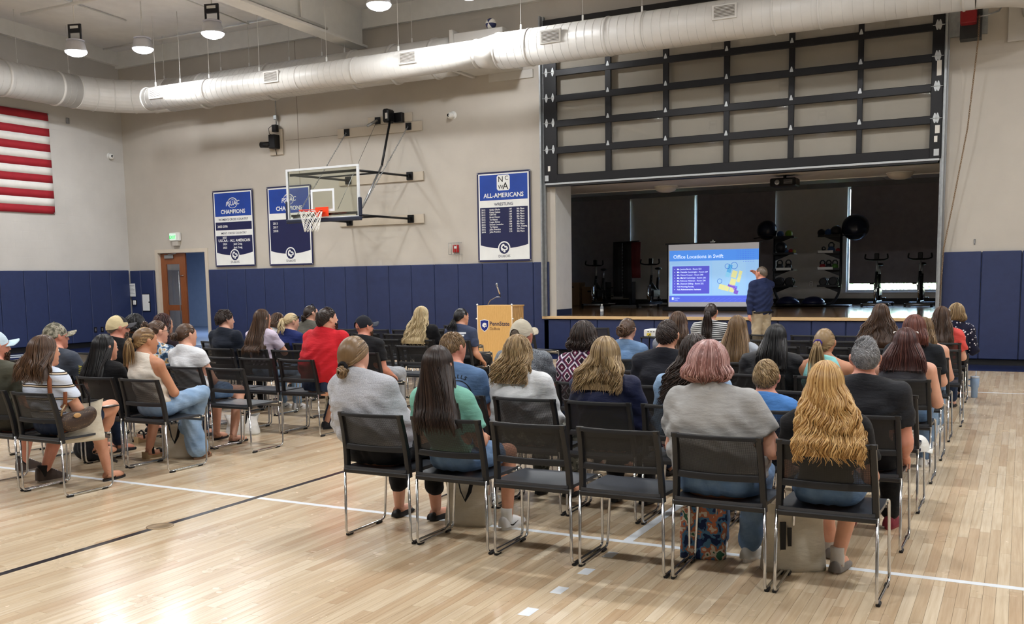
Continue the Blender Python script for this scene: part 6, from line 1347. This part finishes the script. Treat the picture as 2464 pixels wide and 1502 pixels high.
person((1832, 640), None, 'standing person in navy long-sleeve shirt and khaki trousers pointing at the screen', '', 2, 1.06, .17, dict(mat=C_('shirt_navy', (24, 36, 72), .7), sleeve='long', collar=1, th=.016), dict(mat=KHA, kind='long'), dict(kind='sneaker', col=(40, 36, 34), sole=(30, 28, 28)), dict(style='buzz', col='greybrown', sl=.1, n=450, lift=.0006, thick=.6), stand=(-3.95, 16.3), yaw=-18, turn=.85, legs='stand', arms=('hang', ((.10, .20, -.05), (.10, .42, 1.55))), belly=.02, extra=e_pres, group='presenter')
chairs()
# ================================================================ LECTERN
M_oak = wood_mat('lectern_oak', (196, 150, 84), (220, 178, 112), (7, 7, .9), .4, 4., 7.)
le = thing('lectern', 'oak lectern with university shield and gooseneck microphone', 'lectern', (-8.69, 15.9, 0))
MB().box(-.355, .355, 0, .022, .03, 1.045, .004).build('front_panel', M_oak, le)
for s in (-1, 1): MB().box(s*.345-.012, s*.345+.012, .022, .5, .03, 1.045, .004).build('side_panel', M_oak, le)
MB().box(-.37, .37, -.0, .52, 0, .04, .004).build('base', M_oak, le); MB().box(-.37, .37, .05, .52, 1.02, 1.045, .004).build('top', M_oak, le)
for s in (-1, 1):
    MB().tube([(s*.365, .01, .02), (s*.365, .01, 1.05)], .012, 8).build('corner_post', mat('post_cream', (214, 190, 160), .4), le, True); MB().sphere((s*.365, .005, 1.062), .018, 12, 8).build('cap_ball', M_white, le, True); MB().sphere((s*.385, .005, .80), .016, 10, 8).build('side_knob', M_white, le, True)
M_sh = mat('shield_blue', (24, 42, 126), .4); k = .001
shp = lambda x, z, s: [(x-.085*s, z+.10*s), (x, z+.115*s), (x+.085*s, z+.10*s), (x+.085*s, z+.0*s), (x+.06*s, z-.06*s), (x, z-.105*s), (x-.06*s, z-.06*s), (x-.085*s, z+.0*s)]
MB().prism(shp(-.215, .665, 1.08), -.002, 0).build('shield_border', M_bw, le); MB().prism(shp(-.215, .665, .95), -.003, -.002).build('shield', M_sh, le)
lion = [(-.75, -.05), (-.55, .5), (-.1, .75), (.35, .7), (.7, .5), (.6, .1), (.8, -.2), (.5, -.45), (.2, -.3), (.1, -.75), (-.25, -.45), (-.45, -.5)]
MB().prism([(-.215+a*.065, .675+b*.065) for a, b in lion], -.004, -.003).build('shield_head', M_bw, le); MB().prism([(-.215+a*.022+.015, .67+b*.012) for a, b in lion], -.0046, -.004).build('shield_face', M_sh, le)
put_text(le, 'PennState', -.105, -.0012, .675, .105, M_bnt, align='LEFT', bold=.014); put_text(le, 'DuBois', -.105, -.0012, .59, .075, mat('text_grey_brown', (96, 74, 60), .5), align='LEFT')
MB().tube([(-.24, .2, 1.045), (-.24, .2, 1.07), (-.18, .18, 1.14), (-.02, .12, 1.20), (.09, .08, 1.205)], .008, 7).build('gooseneck', M_steel, le, True); MB().tube([(.09, .08, 1.205), (.085, .07, 1.26)], .009, 7).build('mic_joint', M_bk, le, True)
MB().tube([(.085, .07, 1.255), (.05, .04, 1.40), (.045, .035, 1.43)], [.013, .017, .02], 10).build('microphone', M_chrome, le, True); MB().sphere((.044, .034, 1.44), .024, 12, 8).build('mic_grille', M_steel, le, True)
# ================================================================ STAGE EQUIPMENT
scn = thing('projection_screen', 'pull-up projection screen showing a blue slide on the stage', 'projection screen', (-5.90, 20.6, .77))
MB().box(-1.10, 1.10, -.08, .08, 0, .085, .01).build('base_case', M_bk, scn); M_fab = mat('screen_fabric', (206, 206, 210), .8, emit=.22, var=.02)
MB().box(-1.015, 1.015, -.004, 0, .085, 1.45).build('border', M_bk, scn); MB().box(-.985, .985, -.007, -.004, .095, 1.44).build('fabric', M_fab, scn); MB().box(-1.06, 1.06, -.018, .018, 1.44, 1.47, .006).build('top_bar', M_bk, scn)
MB().tube([(0, 0, 1.46), (0, 0, 1.53)], .014, 8).build('lift_knob', M_steel, scn, True); MB().box(-.05, .05, -.02, .02, 1.465, 1.485).build('lift_plate', M_steel, scn); MB().tube([(0, .03, .05), (0, .03, 1.46)], .015, 8).build('mast', M_bk, scn, True)
def em(name, c, e=.85): return mat(name, c, .8, emit=e, var=.0)
sl_ = MB().box(-.965, .985, -.0078, -.007, .19, 1.31).build('slide', em('slide_pale_blue', (150, 194, 240)), scn); SW, SH_ = 1.95, 1.12
def S(u0, u1, v0, v1, m, d, nm='slide_shape'): return MB().box(-.965+SW*u0, -.965+SW*u1, -.0078-d, -.0078-d+.0004, 1.31-SH_*v1, 1.31-SH_*v0).build(nm, m, sl_)
def ST(s, u, v, size, m, **kw): return put_text(sl_, s, -.965+SW*u, -.0098, 1.31-SH_*v, size, m, **kw)
S(0, 1, 0, .205, em('slide_band_blue', (84, 146, 238)), .0006); S(0, 1, .875, 1, em('slide_footer_violet', (88, 108, 224)), .0006); S(.02, .475, .285, .855, em('slide_frame_light', (158, 206, 250)), .0004); S(.035, .46, .305, .835, em('slide_box_violet', (92, 92, 208)), .0008); EW = em('slide_text_white', (214, 232, 255), 1.0)
ST('Office Locations in Swift', .045, .155, .112, EW, align='LEFT', bold=.01)
for i, s in enumerate(('Ms. Jessica Barch - Room 233', 'Ms. Danielle Coccimiglio - Room 237', 'Ms. Hanna Cooper - Room 240', 'Ms. Mariah Cummings - Room 236', 'Ms. Rebecca Hickman - Room 234', 'Ms. Shannon Sibling - Room 232', 'Add Nursing Faculty', 'Add Administrative Assistant')):
    ST(s, .09, .375+.056*i, .0455, EW, align='LEFT', bold=.012 if i < 6 else .02); MB().prism(circle(-.965+SW*.062, 1.31-SH_*(.363+.056*i), .008, 10), -.0095, -.0088).build('bullet', EW, sl_)
M_dot = em('slide_dot', (70, 96, 200), .6); dm = MB().prism(circle(0, 0, .006, 6), -.0004, 0).mesh('dot', M_dot)
for i in range(11):
    for j in range(7):
        if j < 6 or i > 3: inst('slide_dot', dm, sl_, (-.965+SW*(.765+.018*i), -.0086, 1.31-SH_*(.02+.036*j)))
def rot_rect(cx, cz, w_, h_, a=.30): return [(cx+math.cos(a)*x-math.sin(a)*z*-1*-1, cz+math.sin(a)*x*-1+math.cos(a)*z) for x, z in ((-w_/2, -h_/2), (w_/2, -h_/2), (w_/2, h_/2), (-w_/2, h_/2))]
def RP(du, dv, w_, h_, m, d=.0010, a=-.30):
    cx, cz = -.965+SW*.70+du, 1.31-SH_*.56+dv; ca, sa = math.cos(a), math.sin(a); MB().prism([(cx+ca*x-sa*z, cz+sa*x+ca*z) for x, z in ((-w_/2, -h_/2), (w_/2, -h_/2), (w_/2, h_/2), (-w_/2, h_/2))], -.0078-d, -.0078-d+.0003).build('map_room', m, sl_)
S(.49, .86, .20, .86, em('slide_map_paper', (156, 200, 240)), .0005); Y_ = em('map_yellow', (222, 222, 158)); BL = em('map_blue', (96, 176, 232)); PU = em('map_violet', (128, 96, 204)); CY = em('map_cyan', (140, 206, 240))
for (a, b, w_, h_, m) in ((-.03, .22, .09, .17, BL), (-.07, .09, .09, .10, CY), (.07, .10, .11, .15, Y_), (.04, -.07, .12, .15, Y_), (.2, .12, .07, .1, Y_), (.17, -.0, .07, .14, Y_), (.13, -.14, .07, .1, CY), (-.2, -.17, .12, .11, Y_), (-.09, -.20, .1, .11, Y_), (.02, -.23, .1, .1, Y_), (-.0, -.15, .13, .06, PU), (.09, -.19, .08, .09, PU), (.11, -.28, .09, .08, PU)): RP(a, b, w_, h_, m)
for (u, v, r) in ((.66, .32, .052), (.735, .31, .07), (.575, .6, .05)): MB().tube([(-.965+SW*u+r*math.cos(a), -.0098, 1.31-SH_*v+r*math.sin(a)) for a in [2*PI*i/20 for i in range(20)]], .005, 4, closed=True).build('map_ring', em('map_ring_blue', (60, 120, 200), .6), sl_)
S(.03, .052, .905, .955, EW, .001, 'slide_logo'); ST('PennState', .06, .93, .03, EW, align='LEFT'); ST('DuBois', .06, .965, .026, EW, align='LEFT')
for i in range(9): MB().tube([(-.965+SW*(.38+.06*i+.02*j), -.0092, .195+.022*j+.004*i*math.sin(j)) for j in range(5)], .0018, 4).build('slide_line', em('slide_line', (120, 140, 240), .8), sl_)
# ceiling projector, dome lights
pj = thing('ceiling_projector', 'black projector hung under the stage soffit', 'projector', (-4.06, 19.0, 3.19)); MB().box(-.24, .24, -.2, .2, 0, .15, .02).build('housing', M_bk, pj); MB().tube([(0, 0, .15), (0, 0, .215)], .03, 10).build('mount', M_bk, pj, True); MB().lathe([(.05, 0), (.045, -.03), (.02, -.03)], 14, (-.1, -.2, .07), 'y').build('lens', M_steel, pj, True)
for i in range(4): MB().box(.02, .18, -.203, -.2, .04+.02*i, .048+.02*i).build('vent_slot', M_steel, pj)
for x, nm in ((-6.66, 'left'), (-2.1, 'right')):
    d_ = thing('dome_light', 'unlit frosted dome light under the stage soffit, %s one' % nm, 'ceiling light', (x, 19.75, 3.395)); MB().lathe([(.24, 0), (.235, -.03), (.19, -.09), (.1, -.125), (.01, -.13)], 22).build('dome', mat('dome_frosted', (190, 184, 172), .5), d_, True); MB().lathe([(.25, .004), (.25, -.012), (.24, -.012)], 22).build('ring', M_white, d_, True)
# storage rack with shelves
rk = thing('storage_rack', 'dark fitness storage rack with shelves on two bowed posts', 'storage rack', (-4.5, 23.6, .77)); M_rk = mat('rack_dark', (30, 32, 36), .45, .3)
for s in (-1, 1):
    MB().tube(bend([(s*.35, 0, .04), (s*.6, 0, .06), (s*.76, 0, .35), (s*.76, 0, 1.75)], .15, 4), .03, 8).build('post', M_rk, rk, True)
    for z in (.47, .86, 1.24, 1.62):
        sh = MB().box(min(s*.76, s*.27), max(s*.76, s*.27), -.2, .2, z-.015, z, .003).build('shelf', M_rk, rk); MB().prism([(s*.74, z-.16), (s*.74, z-.015), (s*.38, z-.015)], -.02, .02).build('shelf_bracket', M_rk, rk)
        MB().box(min(s*.76, s*.27), max(s*.76, s*.27), -.21, -.2, z-.02, z+.03).build('shelf_lip', M_rk, sh)
    MB().tube([(s*.74, .0, 1.6), (s*.9, -.02, 1.66), (s*1.25, -.05, 1.62)], .014, 6).build('ball_arm', M_rk, rk, True)
MB().box(-1.0, 1.0, -.25, .25, 0, .03, .01).build('base', M_rk, rk); MB().box(-.95, -.5, -.252, -.25, .01, .02).build('trim', M_steel, rk)
for sx, zz in ((.45, .86), (.45, 1.24), (-.5, .86)): MB().box(sx-.17, sx+.17, -.225, -.212, zz-.01, zz+.05).build('label_strip', M_bw, rk)
M_bkball = mat('rubber_dark', (30, 32, 36), .5); COLS = {'red': (150, 34, 34), 'green': (70, 120, 40), 'lime': (120, 160, 40), 'blue': (46, 78, 120), 'black': (30, 32, 36), 'yellow': (150, 150, 60)}
def item(kind, x, z, col, nm, r=.09):
    m_ = mat('gym_'+col, COLS[col], .5); loc = (-4.5+x, 23.55, .77+z)
    if kind == 'ball':
        o = thing('medicine_ball', nm, 'medicine ball', loc); MB().sphere((0, 0, r), r, 16, 10).build('skin', m_, o, True); MB().tube([(r*1.002*math.cos(a), r*1.002*math.sin(a)*.2, r+r*1.0*math.sin(a)*.98) for a in [2*PI*i/20 for i in range(20)]], .004, 4, closed=True).build('seam', M_bkball, o, True)
    elif kind == 'bell':
        o = thing('kettlebell', nm, 'kettlebell', loc); MB().lathe([(r*.6, 0), (r*.95, .04), (r, r*.9), (r*.7, r*1.5), (r*.3, r*1.7)], 16).build('bell', m_, o, True); MB().tube([(-r*.6, 0, r*1.3), (-r*.7, 0, r*2.2), (-r*.3, 0, r*2.7), (r*.3, 0, r*2.7), (r*.7, 0, r*2.2), (r*.6, 0, r*1.3)], .016, 8).build('handle', M_bkball, o, True)
    else:
        o = thing('dumbbell', nm, 'dumbbell', loc); 
        for s in (-1, 1): MB().lathe([(r*.7, -.04), (r, -.025), (r, .025), (r*.7, .04)], 8, (0, s*.09, r), 'y').build('weight', m_, o)
        MB().tube([(0, -.06, r), (0, .06, r)], .014, 8).build('grip', M_steel, o, True)
for a in (('ball', -.62, 1.62, 'blue', 'dark blue medicine ball, top left shelf of the rack', .08), ('ball', -.42, 1.62, 'lime', 'lime green medicine ball on the top left rack shelf', .085), ('ball', .32, 1.62, 'black', 'black medicine ball, top right rack shelf, inner one', .085), ('ball', .48, 1.62, 'blue', 'navy medicine ball in the middle of the top right rack shelf', .085), ('ball', .65, 1.62, 'black', 'large black medicine ball, top right rack shelf, outer one', .12),
          ('ball', -.6, 1.24, 'black', 'large black ball on the second left rack shelf', .14), ('ball', -.47, 1.242, 'blue', 'small blue ball on the second left rack shelf', .05), ('ball', -.37, 1.242, 'red', 'small red ball on the second left rack shelf', .055), ('ball', -.29, 1.242, 'yellow', 'small yellow ball at the shelf tip, second left rack shelf', .045),
          ('bell', .38, 1.24, 'black', 'slim black kettlebell on the second right rack shelf', .05), ('bell', .55, 1.24, 'blue', 'blue kettlebell on the second right rack shelf', .085), ('ball', .7, 1.24, 'red', 'red ball at the post, second right rack shelf', .05),
          ('bell', -.62, .86, 'black', 'black kettlebell near the left rack post, third shelf', .085), ('bell', -.42, .86, 'black', 'black kettlebell at the shelf tip, third left shelf', .085), ('bell', .36, .86, 'red', 'red kettlebell on the third right rack shelf', .075), ('bell', .50, .86, 'black', 'black kettlebell between the red and green ones', .075), ('bell', .64, .86, 'green', 'green kettlebell on the third right rack shelf', .075),
          ('db', -.62, .47, 'black', 'black dumbbell near the left post, lowest left shelf', .11), ('db', -.38, .47, 'black', 'black dumbbell at the tip of the lowest left shelf', .11), ('db', .4, .47, 'black', 'black dumbbell at the tip of the lowest right shelf', .10), ('db', .62, .47, 'black', 'black dumbbell near the right post, lowest right shelf', .11)): item(*a)
for x, r, nm in ((-5.42, .235, 'smaller dark exercise ball left of the storage rack above the screen'), (-3.42, .30, 'large dark blue exercise ball right of the storage rack')):
    o = thing('exercise_ball', nm, 'exercise ball', (x, 23.5, 2.57-r)); MB().sphere((0, 0, r), r, 28, 18).build('shell', mat('exercise_ball_navy', (22, 32, 52), .25), o, True); MB().tube([(r*1.0*math.cos(a), r*1.0*math.sin(a), r*.45) for a in [2*PI*i/28 for i in range(28)]][:0] or [(r*.84*math.cos(a), r*.84*math.sin(a), r*.45) for a in [2*PI*i/28 for i in range(28)]], .006, 4, closed=True).build('rib', M_bkball, o, True)
for x, nm in ((-4.86, 'left'), (-4.28, 'right')):
    o = thing('balance_dome', 'dark blue half-ball balance trainer under the rack, %s one' % nm, 'balance trainer', (x, 23.25, .805)); MB().lathe([(.29, 0), (.29, .03), (.27, .04)], 24).build('platform', M_bkball, o, True); MB().lathe([(.27, .035), (.25, .1), (.18, .165), (.08, .2), (.005, .205)], 24).build('dome', mat('dome_blue', (28, 34, 66), .3), o, True)
# spin bikes
def bike(x, y, nm):
    t = thing('spin_bike', nm, 'exercise bike', (x, y, .77)); m = M_bk; f = MB
    for yy in (-.5, .5):
        f().tube([(-.27, yy, .05), (.27, yy, .05)], .03, 8).build('base_bar', M_steel, t, True)
        for s in (-1, 1): f().box(s*.27-.03, s*.27+.03, yy-.035, yy+.035, 0, .075, .01).build('foot', m, t)
    f().box(-.035, .035, -.5, .5, .06, .12, .008).build('base_beam', m, t); f().tube([(0, -.42, .1), (0, -.30, .62), (0, -.25, .78)], .035, 8).build('front_fork', m, t, True); f().tube([(0, .30, .1), (0, .18, .5), (0, .24, .72)], .035, 8).build('seat_tube', m, t, True); f().tube([(0, -.3, .6), (0, .2, .36)], .04, 8).build('main_tube', m, t, True)
    f().lathe([(.02, -.02), (.22, -.018), (.225, -.012), (.225, .012), (.22, .018), (.02, .02)], 28, (0, -.34, .33), 'x').build('flywheel', M_chrome, t, True); f().box(.03, .07, -.3, .2, .24, .42, .015).build('chain_guard', m, t)
    f().tube([(0, -.25, .75), (0, -.24, 1.02)], .022, 8).build('handlebar_post', M_steel, t, True)
    hb = f(); hb.tube(bend([(-.23, -.36, 1.18), (-.25, -.38, 1.08), (-.16, -.28, 1.05), (.16, -.28, 1.05), (.25, -.38, 1.08), (.23, -.36, 1.18)], .04, 3), .018, 8); hb.build('handlebar', m, t, True); f().box(-.05, .05, -.33, -.27, 1.06, 1.2, .012).build('console', m, t); f().box(-.11, .11, -.30, -.16, 1.03, 1.07, .02).build('arm_pad', m, t)
    f().tube([(0, .24, .7), (0, .26, .92)], .02, 8).build('saddle_post', M_steel, t, True); sd = f().sphere((0, .26, .95), (.085, .13, .035), 14, 8).build('saddle', m, t, True)
    for s in (-1, 1): f().tube([(s*.06, .0, .34), (s*.08, .0, .34-.16*s), ], .012, 6).build('crank', M_steel, t, True); f().box(s*.13-.045, s*.13+.045, -.05, .05, .33-.16*s, .36-.16*s, .006).build('pedal', m, t)
    f().tube([(0, -.28, .62), (.02, -.3, .7)], .012, 6).build('tension_knob', M_steel, t, True)
bike(-2.93, 23.7, 'dark exercise bike in front of the right stage window, left of the pair'); bike(-2.02, 23.7, 'dark exercise bike nearest the right edge of the stage opening'); bike(-8.18, 23.4, 'dark exercise bike just left of the projection screen'); bike(-9.75, 23.6, 'dark exercise bike deep in the left corner of the stage')
# hanging mats, boxes, low rack
mr = thing('mat_rack', 'tall stand hung with black exercise mats and one red mat', 'mat rack', (-8.95, 23.4, .77)); MB().box(-.35, .35, -.2, .2, 0, .035, .006).build('base', M_steel, mr); MB().tube([(.1, 0, .03), (.1, 0, 1.62)], .022, 8).build('post', M_rk, mr, True); MB().tube([(-.32, -.05, 1.62), (.38, -.05, 1.64)], .016, 8).build('top_bar', M_rk, mr, True)
for i, (x, m_, zz) in enumerate(((-.2, 'mat_black', .25), (.06, 'mat_black', .22), (.29, 'mat_red', .72))): MB().grid(lambda u, v: (x-.12+.24*u, -.06-.02*math.sin(v*PI)+.01*math.sin(u*9), zz+(1.62-zz)*v), 6, 8, (0, .03, 0)).build('hanging_mat', mat('mat_red', (88, 20, 24), .7) if m_ == 'mat_red' else mat('mat_black', (20, 20, 22), .7), mr, True)
for i in range(14): MB().lathe([(.012, -.002), (.012, .002)], 8, (-.06, -.085, .4+.085*i), 'y').build('eyelet', M_steel, mr)
M_ply = wood_mat('plyo_wood', (104, 78, 54), (124, 96, 66), (2, 2, 2), .6)
for x, h_, nm in ((-10.75, .62, 'taller plywood jump box in the dark left stage corner'), (-10.2, .5, 'lower plywood jump box beside the taller one')):
    o = thing('jump_box', nm, 'jump box', (x, 24.2, .77)); MB().box(-.24, .24, -.2, .2, 0, h_, .004).build('carcass', M_ply, o); MB().box(-.07, .07, -.204, -.2, h_-.14, h_-.10).build('hand_hole', M_bk, o)
lr = thing('low_rack', 'low rack with white trays in the dark left part of the stage', 'rack', (-9.45, 24.3, .77))
for s in (-1, 1): MB().box(s*.35-.02, s*.35+.02, -.15, .15, 0, .62, .004).build('upright', M_rk, lr)
for z in (.22, .46): sh = MB().box(-.35, .35, -.16, .16, z, z+.02).build('tray', M_rk, lr); MB().box(-.14, .2, -.17, -.162, z+.0, z+.07).build('tray_front', M_bw, sh)
ou = thing('power_outlet', 'white wall outlet between the rack posts on the stage wall', 'outlet', (-4.66, 24.985, 1.22)); MB().box(-.035, .035, 0, .01, 0, .12, .004).build('plate', M_bw, ou)
for z in (.03, .08): MB().box(-.012, .012, -.002, 0, z-.012, z+.012).build('socket', M_bk, ou)
# water bottle on the stage edge, tumbler on the floor
M_pet = mat('clear_plastic', (226, 234, 240), .12, trans=.7, spec=.6); wbt = thing('water_bottle', 'clear plastic water bottle standing on the stage edge', 'bottle', (-7.58, 18.45, .771))
MB().lathe([(.03, 0), (.034, .01), (.034, .05), (.031, .07), (.034, .09), (.034, .14), (.03, .165), (.014, .19), (.013, .2)], 18).build('body', M_pet, wbt, True); MB().lathe([(.015, .198), (.016, .2), (.016, .218), (.012, .22)], 14).build('cap', M_white, wbt, True); MB().lathe([(.0345, .07), (.0345, .12)], 18, closed_top=False).build('label_band', M_bw, wbt, True)
tb = thing('tumbler', 'pale blue insulated tumbler with straw standing on the aisle floor', 'tumbler', (-.475, 13.2, 0)); M_tb = mat('tumbler_blue', (150, 178, 214), .35, .2)
MB().lathe([(.034, 0), (.037, .005), (.04, .12), (.05, .135), (.053, .24), (.05, .245)], 24).build('body', M_tb, tb, True); MB().lathe([(.052, .243), (.053, .262), (.03, .268), (.005, .268)], 24).build('lid', mat('lid_clear', (196, 206, 220), .2), tb, True); MB().tube([(.01, 0, .262), (.012, 0, .33)], .005, 8).build('straw', mat('lid_clear', (196, 206, 220), .2), tb, True); MB().tube(bend([(-.05, 0, .225), (-.085, 0, .22), (-.085, 0, .15), (-.045, 0, .14)], .02, 3), .008, 8).build('handle', M_tb, tb, True)
# projector on a cart before the stage
ct = thing('projector_cart', 'black projector cart standing before the stage', 'cart', (-4.95, 14.35, 0))
MB().box(-.24, .24, -.2, .2, .60, .62, .004).build('top_shelf', M_bk, ct); MB().box(-.24, .24, -.2, .2, .18, .2, .004).build('low_shelf', M_bk, ct)
for a in (-.22, .22):
    for b in (-.18, .18): MB().tube([(a, b, .06), (a, b, .61)], .012, 6).build('leg', M_bk, ct, True); MB().sphere((a, b, .03), .03, 10, 8).build('caster', M_bk, ct, True)
pr = thing('projector', 'white projector with yellow sticker on the black cart', 'projector', (-4.95, 14.35, .621)); MB().box(-.19, .19, -.16, .16, .0, .115, .012).build('housing', mat('projector_white', (218, 220, 220), .4), pr)
MB().box(-.14, -.07, -.163, -.16, .015, .06).build('sticker', mat('sticker_yellow', (212, 190, 70), .6), pr)
for i in range(5): MB().box(-.13+.045*i, -.105+.045*i, -.163, -.16, .075, .088).build('port', M_bk, pr)
for i in range(5): MB().box(.0, .14, -.163, -.16, .014+.01*i, .018+.01*i).build('vent_slot', M_steel, pr)
MB().tube([(-.09, -.165, .04), (-.09, -.21, .03), (-.085, -.22, -.3)], .006, 6).build('cable', M_bk, pr, True)
# ================================================================ BAGS
M_cnv = cloth('canvas_cream', (206, 198, 180)); M_blkstrap = cloth('strap_black', (24, 24, 28)); M_cnvw = cloth('canvas_white', (222, 222, 218))
def tote(px, label, w_=.34, h_=.34, d=.12, rz=0., m=None, handle='flop', lean=0., print_=None, hm_=None, loc=None):
    p = on_z(*px) if loc is None else Vector(loc); t = thing('tote_bag', label, 'bag', (p.x, p.y, p.z if loc else 0), rz); m = m or M_cnv; hm_ = hm_ or M_blkstrap
    nu, nv = 28, 10; V = []; F = []; rnd = random.Random(int(px[0])) if loc is None else random.Random(3); ph = rnd.uniform(0, 6)
    for j in range(nv+1):
        v = j/nv; dd = d*(1-.75*v**1.5); ww = w_*(1-.06*math.sin(v*PI))
        for i in range(nu):
            a = 2*PI*i/nu; ca, sa = math.cos(a), math.sin(a); x = ww/2*math.copysign(abs(ca)**.45, ca); y = dd/2*math.copysign(abs(sa)**.6, sa); wob = .010*math.sin(3*a+6*v+ph)*(.3+v)
            V.append((x+wob, y+wob*.8+lean*v*v, h_*v+.014*math.sin(2*a+ph)*v*v))
    for j in range(nv):
        for i in range(nu): F.append((j*nu+i, j*nu+(i+1) % nu, (j+1)*nu+(i+1) % nu, (j+1)*nu+i))
    F.append(tuple(range(nu))[::-1]); MB().addvf(V, F).build('body', m, t, True)
    for s in (-1, 1):
        y = s*.018+lean
        if handle == 'flop': pts = [(-.07, y, h_-.05), (-.075, y+s*.01, h_+.01), (-.055, y+s*.04, h_+.02), (-.03, y+s*.05, h_-.10), (.0, y+s*.055, h_-.16), (.03, y+s*.05, h_-.10), (.055, y+s*.04, h_+.02), (.075, y+s*.01, h_+.01), (.07, y, h_-.05)]
        else: pts = [(-.07, y, h_-.04), (-.075, y, h_+.04), (-.04, y+.02, h_+.13), (.04, y+.02, h_+.13), (.075, y, h_+.04), (.07, y, h_-.04)]
        MB().tube(pts, .014, 6, flat=(.3, 1)).build('handle', hm_, t, True)
    if print_: print_(t, w_, h_, d)
    return t
tote((1128, 1262), 'cream canvas tote with black straps under the mint tee chair', .30, .33, .13, .25)
def pr1(t, w_, h_, d):
    for (a, b, c, e) in ((-.09, -.06, .10, .27), (-.05, -.03, .14, .24), (-.09, .02, .075, .09), (-.09, .0, .055, .067), (-.09, .03, .03, .045)): MB().box(a, b, -d*.42-.004, -d*.36, c, e).build('print', M_bk, t)
tote((1908, 1368), 'cream canvas tote with black print beside the grey slip-ons', .34, .36, .15, .5, handle='up', print_=pr1)
def pr2(t, w_, h_, d): pass
M_net = cloth('bag_colourful', (90, 120, 150), pattern='floral', cols=[(34, 50, 90), (84, 130, 170), (190, 120, 90), (214, 206, 190), (60, 110, 90)], scale=14)
tote((1692, 1338), 'colourful patterned shopping bag under the light grey tee chair', .26, .27, .15, .2, M_net, 'up', hm_=M_cnv)
tote((432, 1100), 'plain cream tote standing between the cream tank top chair legs', .30, .30, .12, .3)
tote((585, 1045), 'white tote slumped on the floor by the flip-flops', .34, .20, .20, .6, M_cnvw)
tote((806, 1028), 'beige tote leaning beside the dark jeans of the red tee', .22, .42, .12, .2, cloth('canvas_beige', (178, 164, 138)))
bp = on_z(222, 1108); bk = thing('backpack', 'black backpack on the floor between the two nearest left rows', 'bag', (bp.x, bp.y, 0)); f = Field((-.25, -.2, -.02), (.25, .2, .42), .012); f.add(A(-.08, 0, .1), A(.08, 0, .1), .10, .10, .05); f.add(A(-.06, 0, .22), A(.06, 0, .22), .09, .08, .05); f.add(A(0, -.08, .12), A(0, -.08, .17), .05, .05, .03); f.cut((0, 0, -1), 0.0)
V, Q = f.nets(); inst('body', np_mesh('body', V, Q, cloth('pack_black', (22, 22, 26))), bk); MB().tube([(-.04, .02, .30), (-.02, .02, .35), (.02, .02, .35), (.04, .02, .30)], .01, 6).build('handle', M_blkstrap, bk, True)
# handbag and tote hanging at the striped tee's chair; phone on her lap; cap on the aisle chair
hb_ = thing('handbag', 'brown monogram leather shoulder bag hanging beside the striped tee', 'handbag', tuple(on_y(186, 1012, 4.86)), -.25); f = Field((-.08, -.2, -.1), (.08, .2, .16), .009); f.add(A(0, -.09, .0), A(0, .09, .04), .055, .06, .04, (1.5, 1, 1)); f.add(A(0, -.05, -.02), A(0, .05, .0), .06, .06, .04, (1.5, 1, 1)); f.sub(A(0, 0, .16), A(0, .02, .16), .09, .02)
def mono():
    t = NT('monogram_leather'); v = t.coord('Object'); vo = t.add('ShaderNodeTexVoronoi'); vo.inputs['Scale'].default_value = 85; vo.inputs['Randomness'].default_value = .2; t.link(v, vo.inputs['Vector']); t.link(t.ramp(vo.outputs['Distance'], [(0, rgb((104, 82, 56))), (.28, rgb((104, 82, 56))), (.3, rgb((58, 42, 34))), (1, rgb((52, 38, 32)))], 'CONSTANT'), t.b.inputs['Base Color']); t.b.inputs['Roughness'].default_value = .45; return t.m
V, Q = f.nets(); inst('body', np_mesh('body', V, Q, mono()), hb_); MB().sphere((.052, -.02, .045), (.006, .03, .018), 10, 6).build('leather_tag', mat('tag_tan', (190, 150, 100), .5), hb_, True)
MB().tube([(.03, -.13, .05), (.03, -.12, .09), (.02, -.09, .13)], .008, 6).build('strap_ring', M_brass, hb_, True); MB().tube([(.02, -.09, .12), (-.03, -.06, .24), (-.05, -.04, .32)], .016, 6, flat=(.3, 1)).build('strap', mat('tan_leather', (134, 76, 46), .55), hb_, True)
tote((0, 0), 'cream tote hanging beside the striped tee behind the monogram bag', .34, .30, .10, 1.15, handle='up', loc=tuple(on_y(196, 1062, 4.95)))
ph_ = thing('phone', 'phone in a black and white case on the striped tee lap', 'phone', (-6.30, 5.22, .615), .2); MB().box(-.038, .038, -.075, .075, 0, .009, .003).build('case', M_bk, ph_); MB().box(-.03, .0, -.05, .05, .009, .0096).build('case_print', M_bw, ph_)
cp = thing('cap', 'white cap with navy letter C hung on the aisle chair seat corner', 'cap', (-.60, 7.02, .36)); m = MB()
m.grid(lambda u, v: (.07*math.sin(PI*v*.5)*math.cos(2*PI*u)+.02, .10*math.sin(PI*v*.5)*math.sin(2*PI*u), .10*math.cos(PI*v*.5)+.01), 20, 8); m.build('crown', M_cnvw, cp, True); MB().grid(lambda u, v: (.06+.05*v, -.07+.14*u, .012-.01*v+.02*math.sin(PI*u)*v), 8, 4, (0, 0, -.004)).build('brim', M_cnvw, cp, True)
V, F = text('C', .12, bold=.03); MB().addvf([(p[0]-.0, p[1]-.098, p[2]+.012) for p in V], F).build('lettering', M_bn, cp)
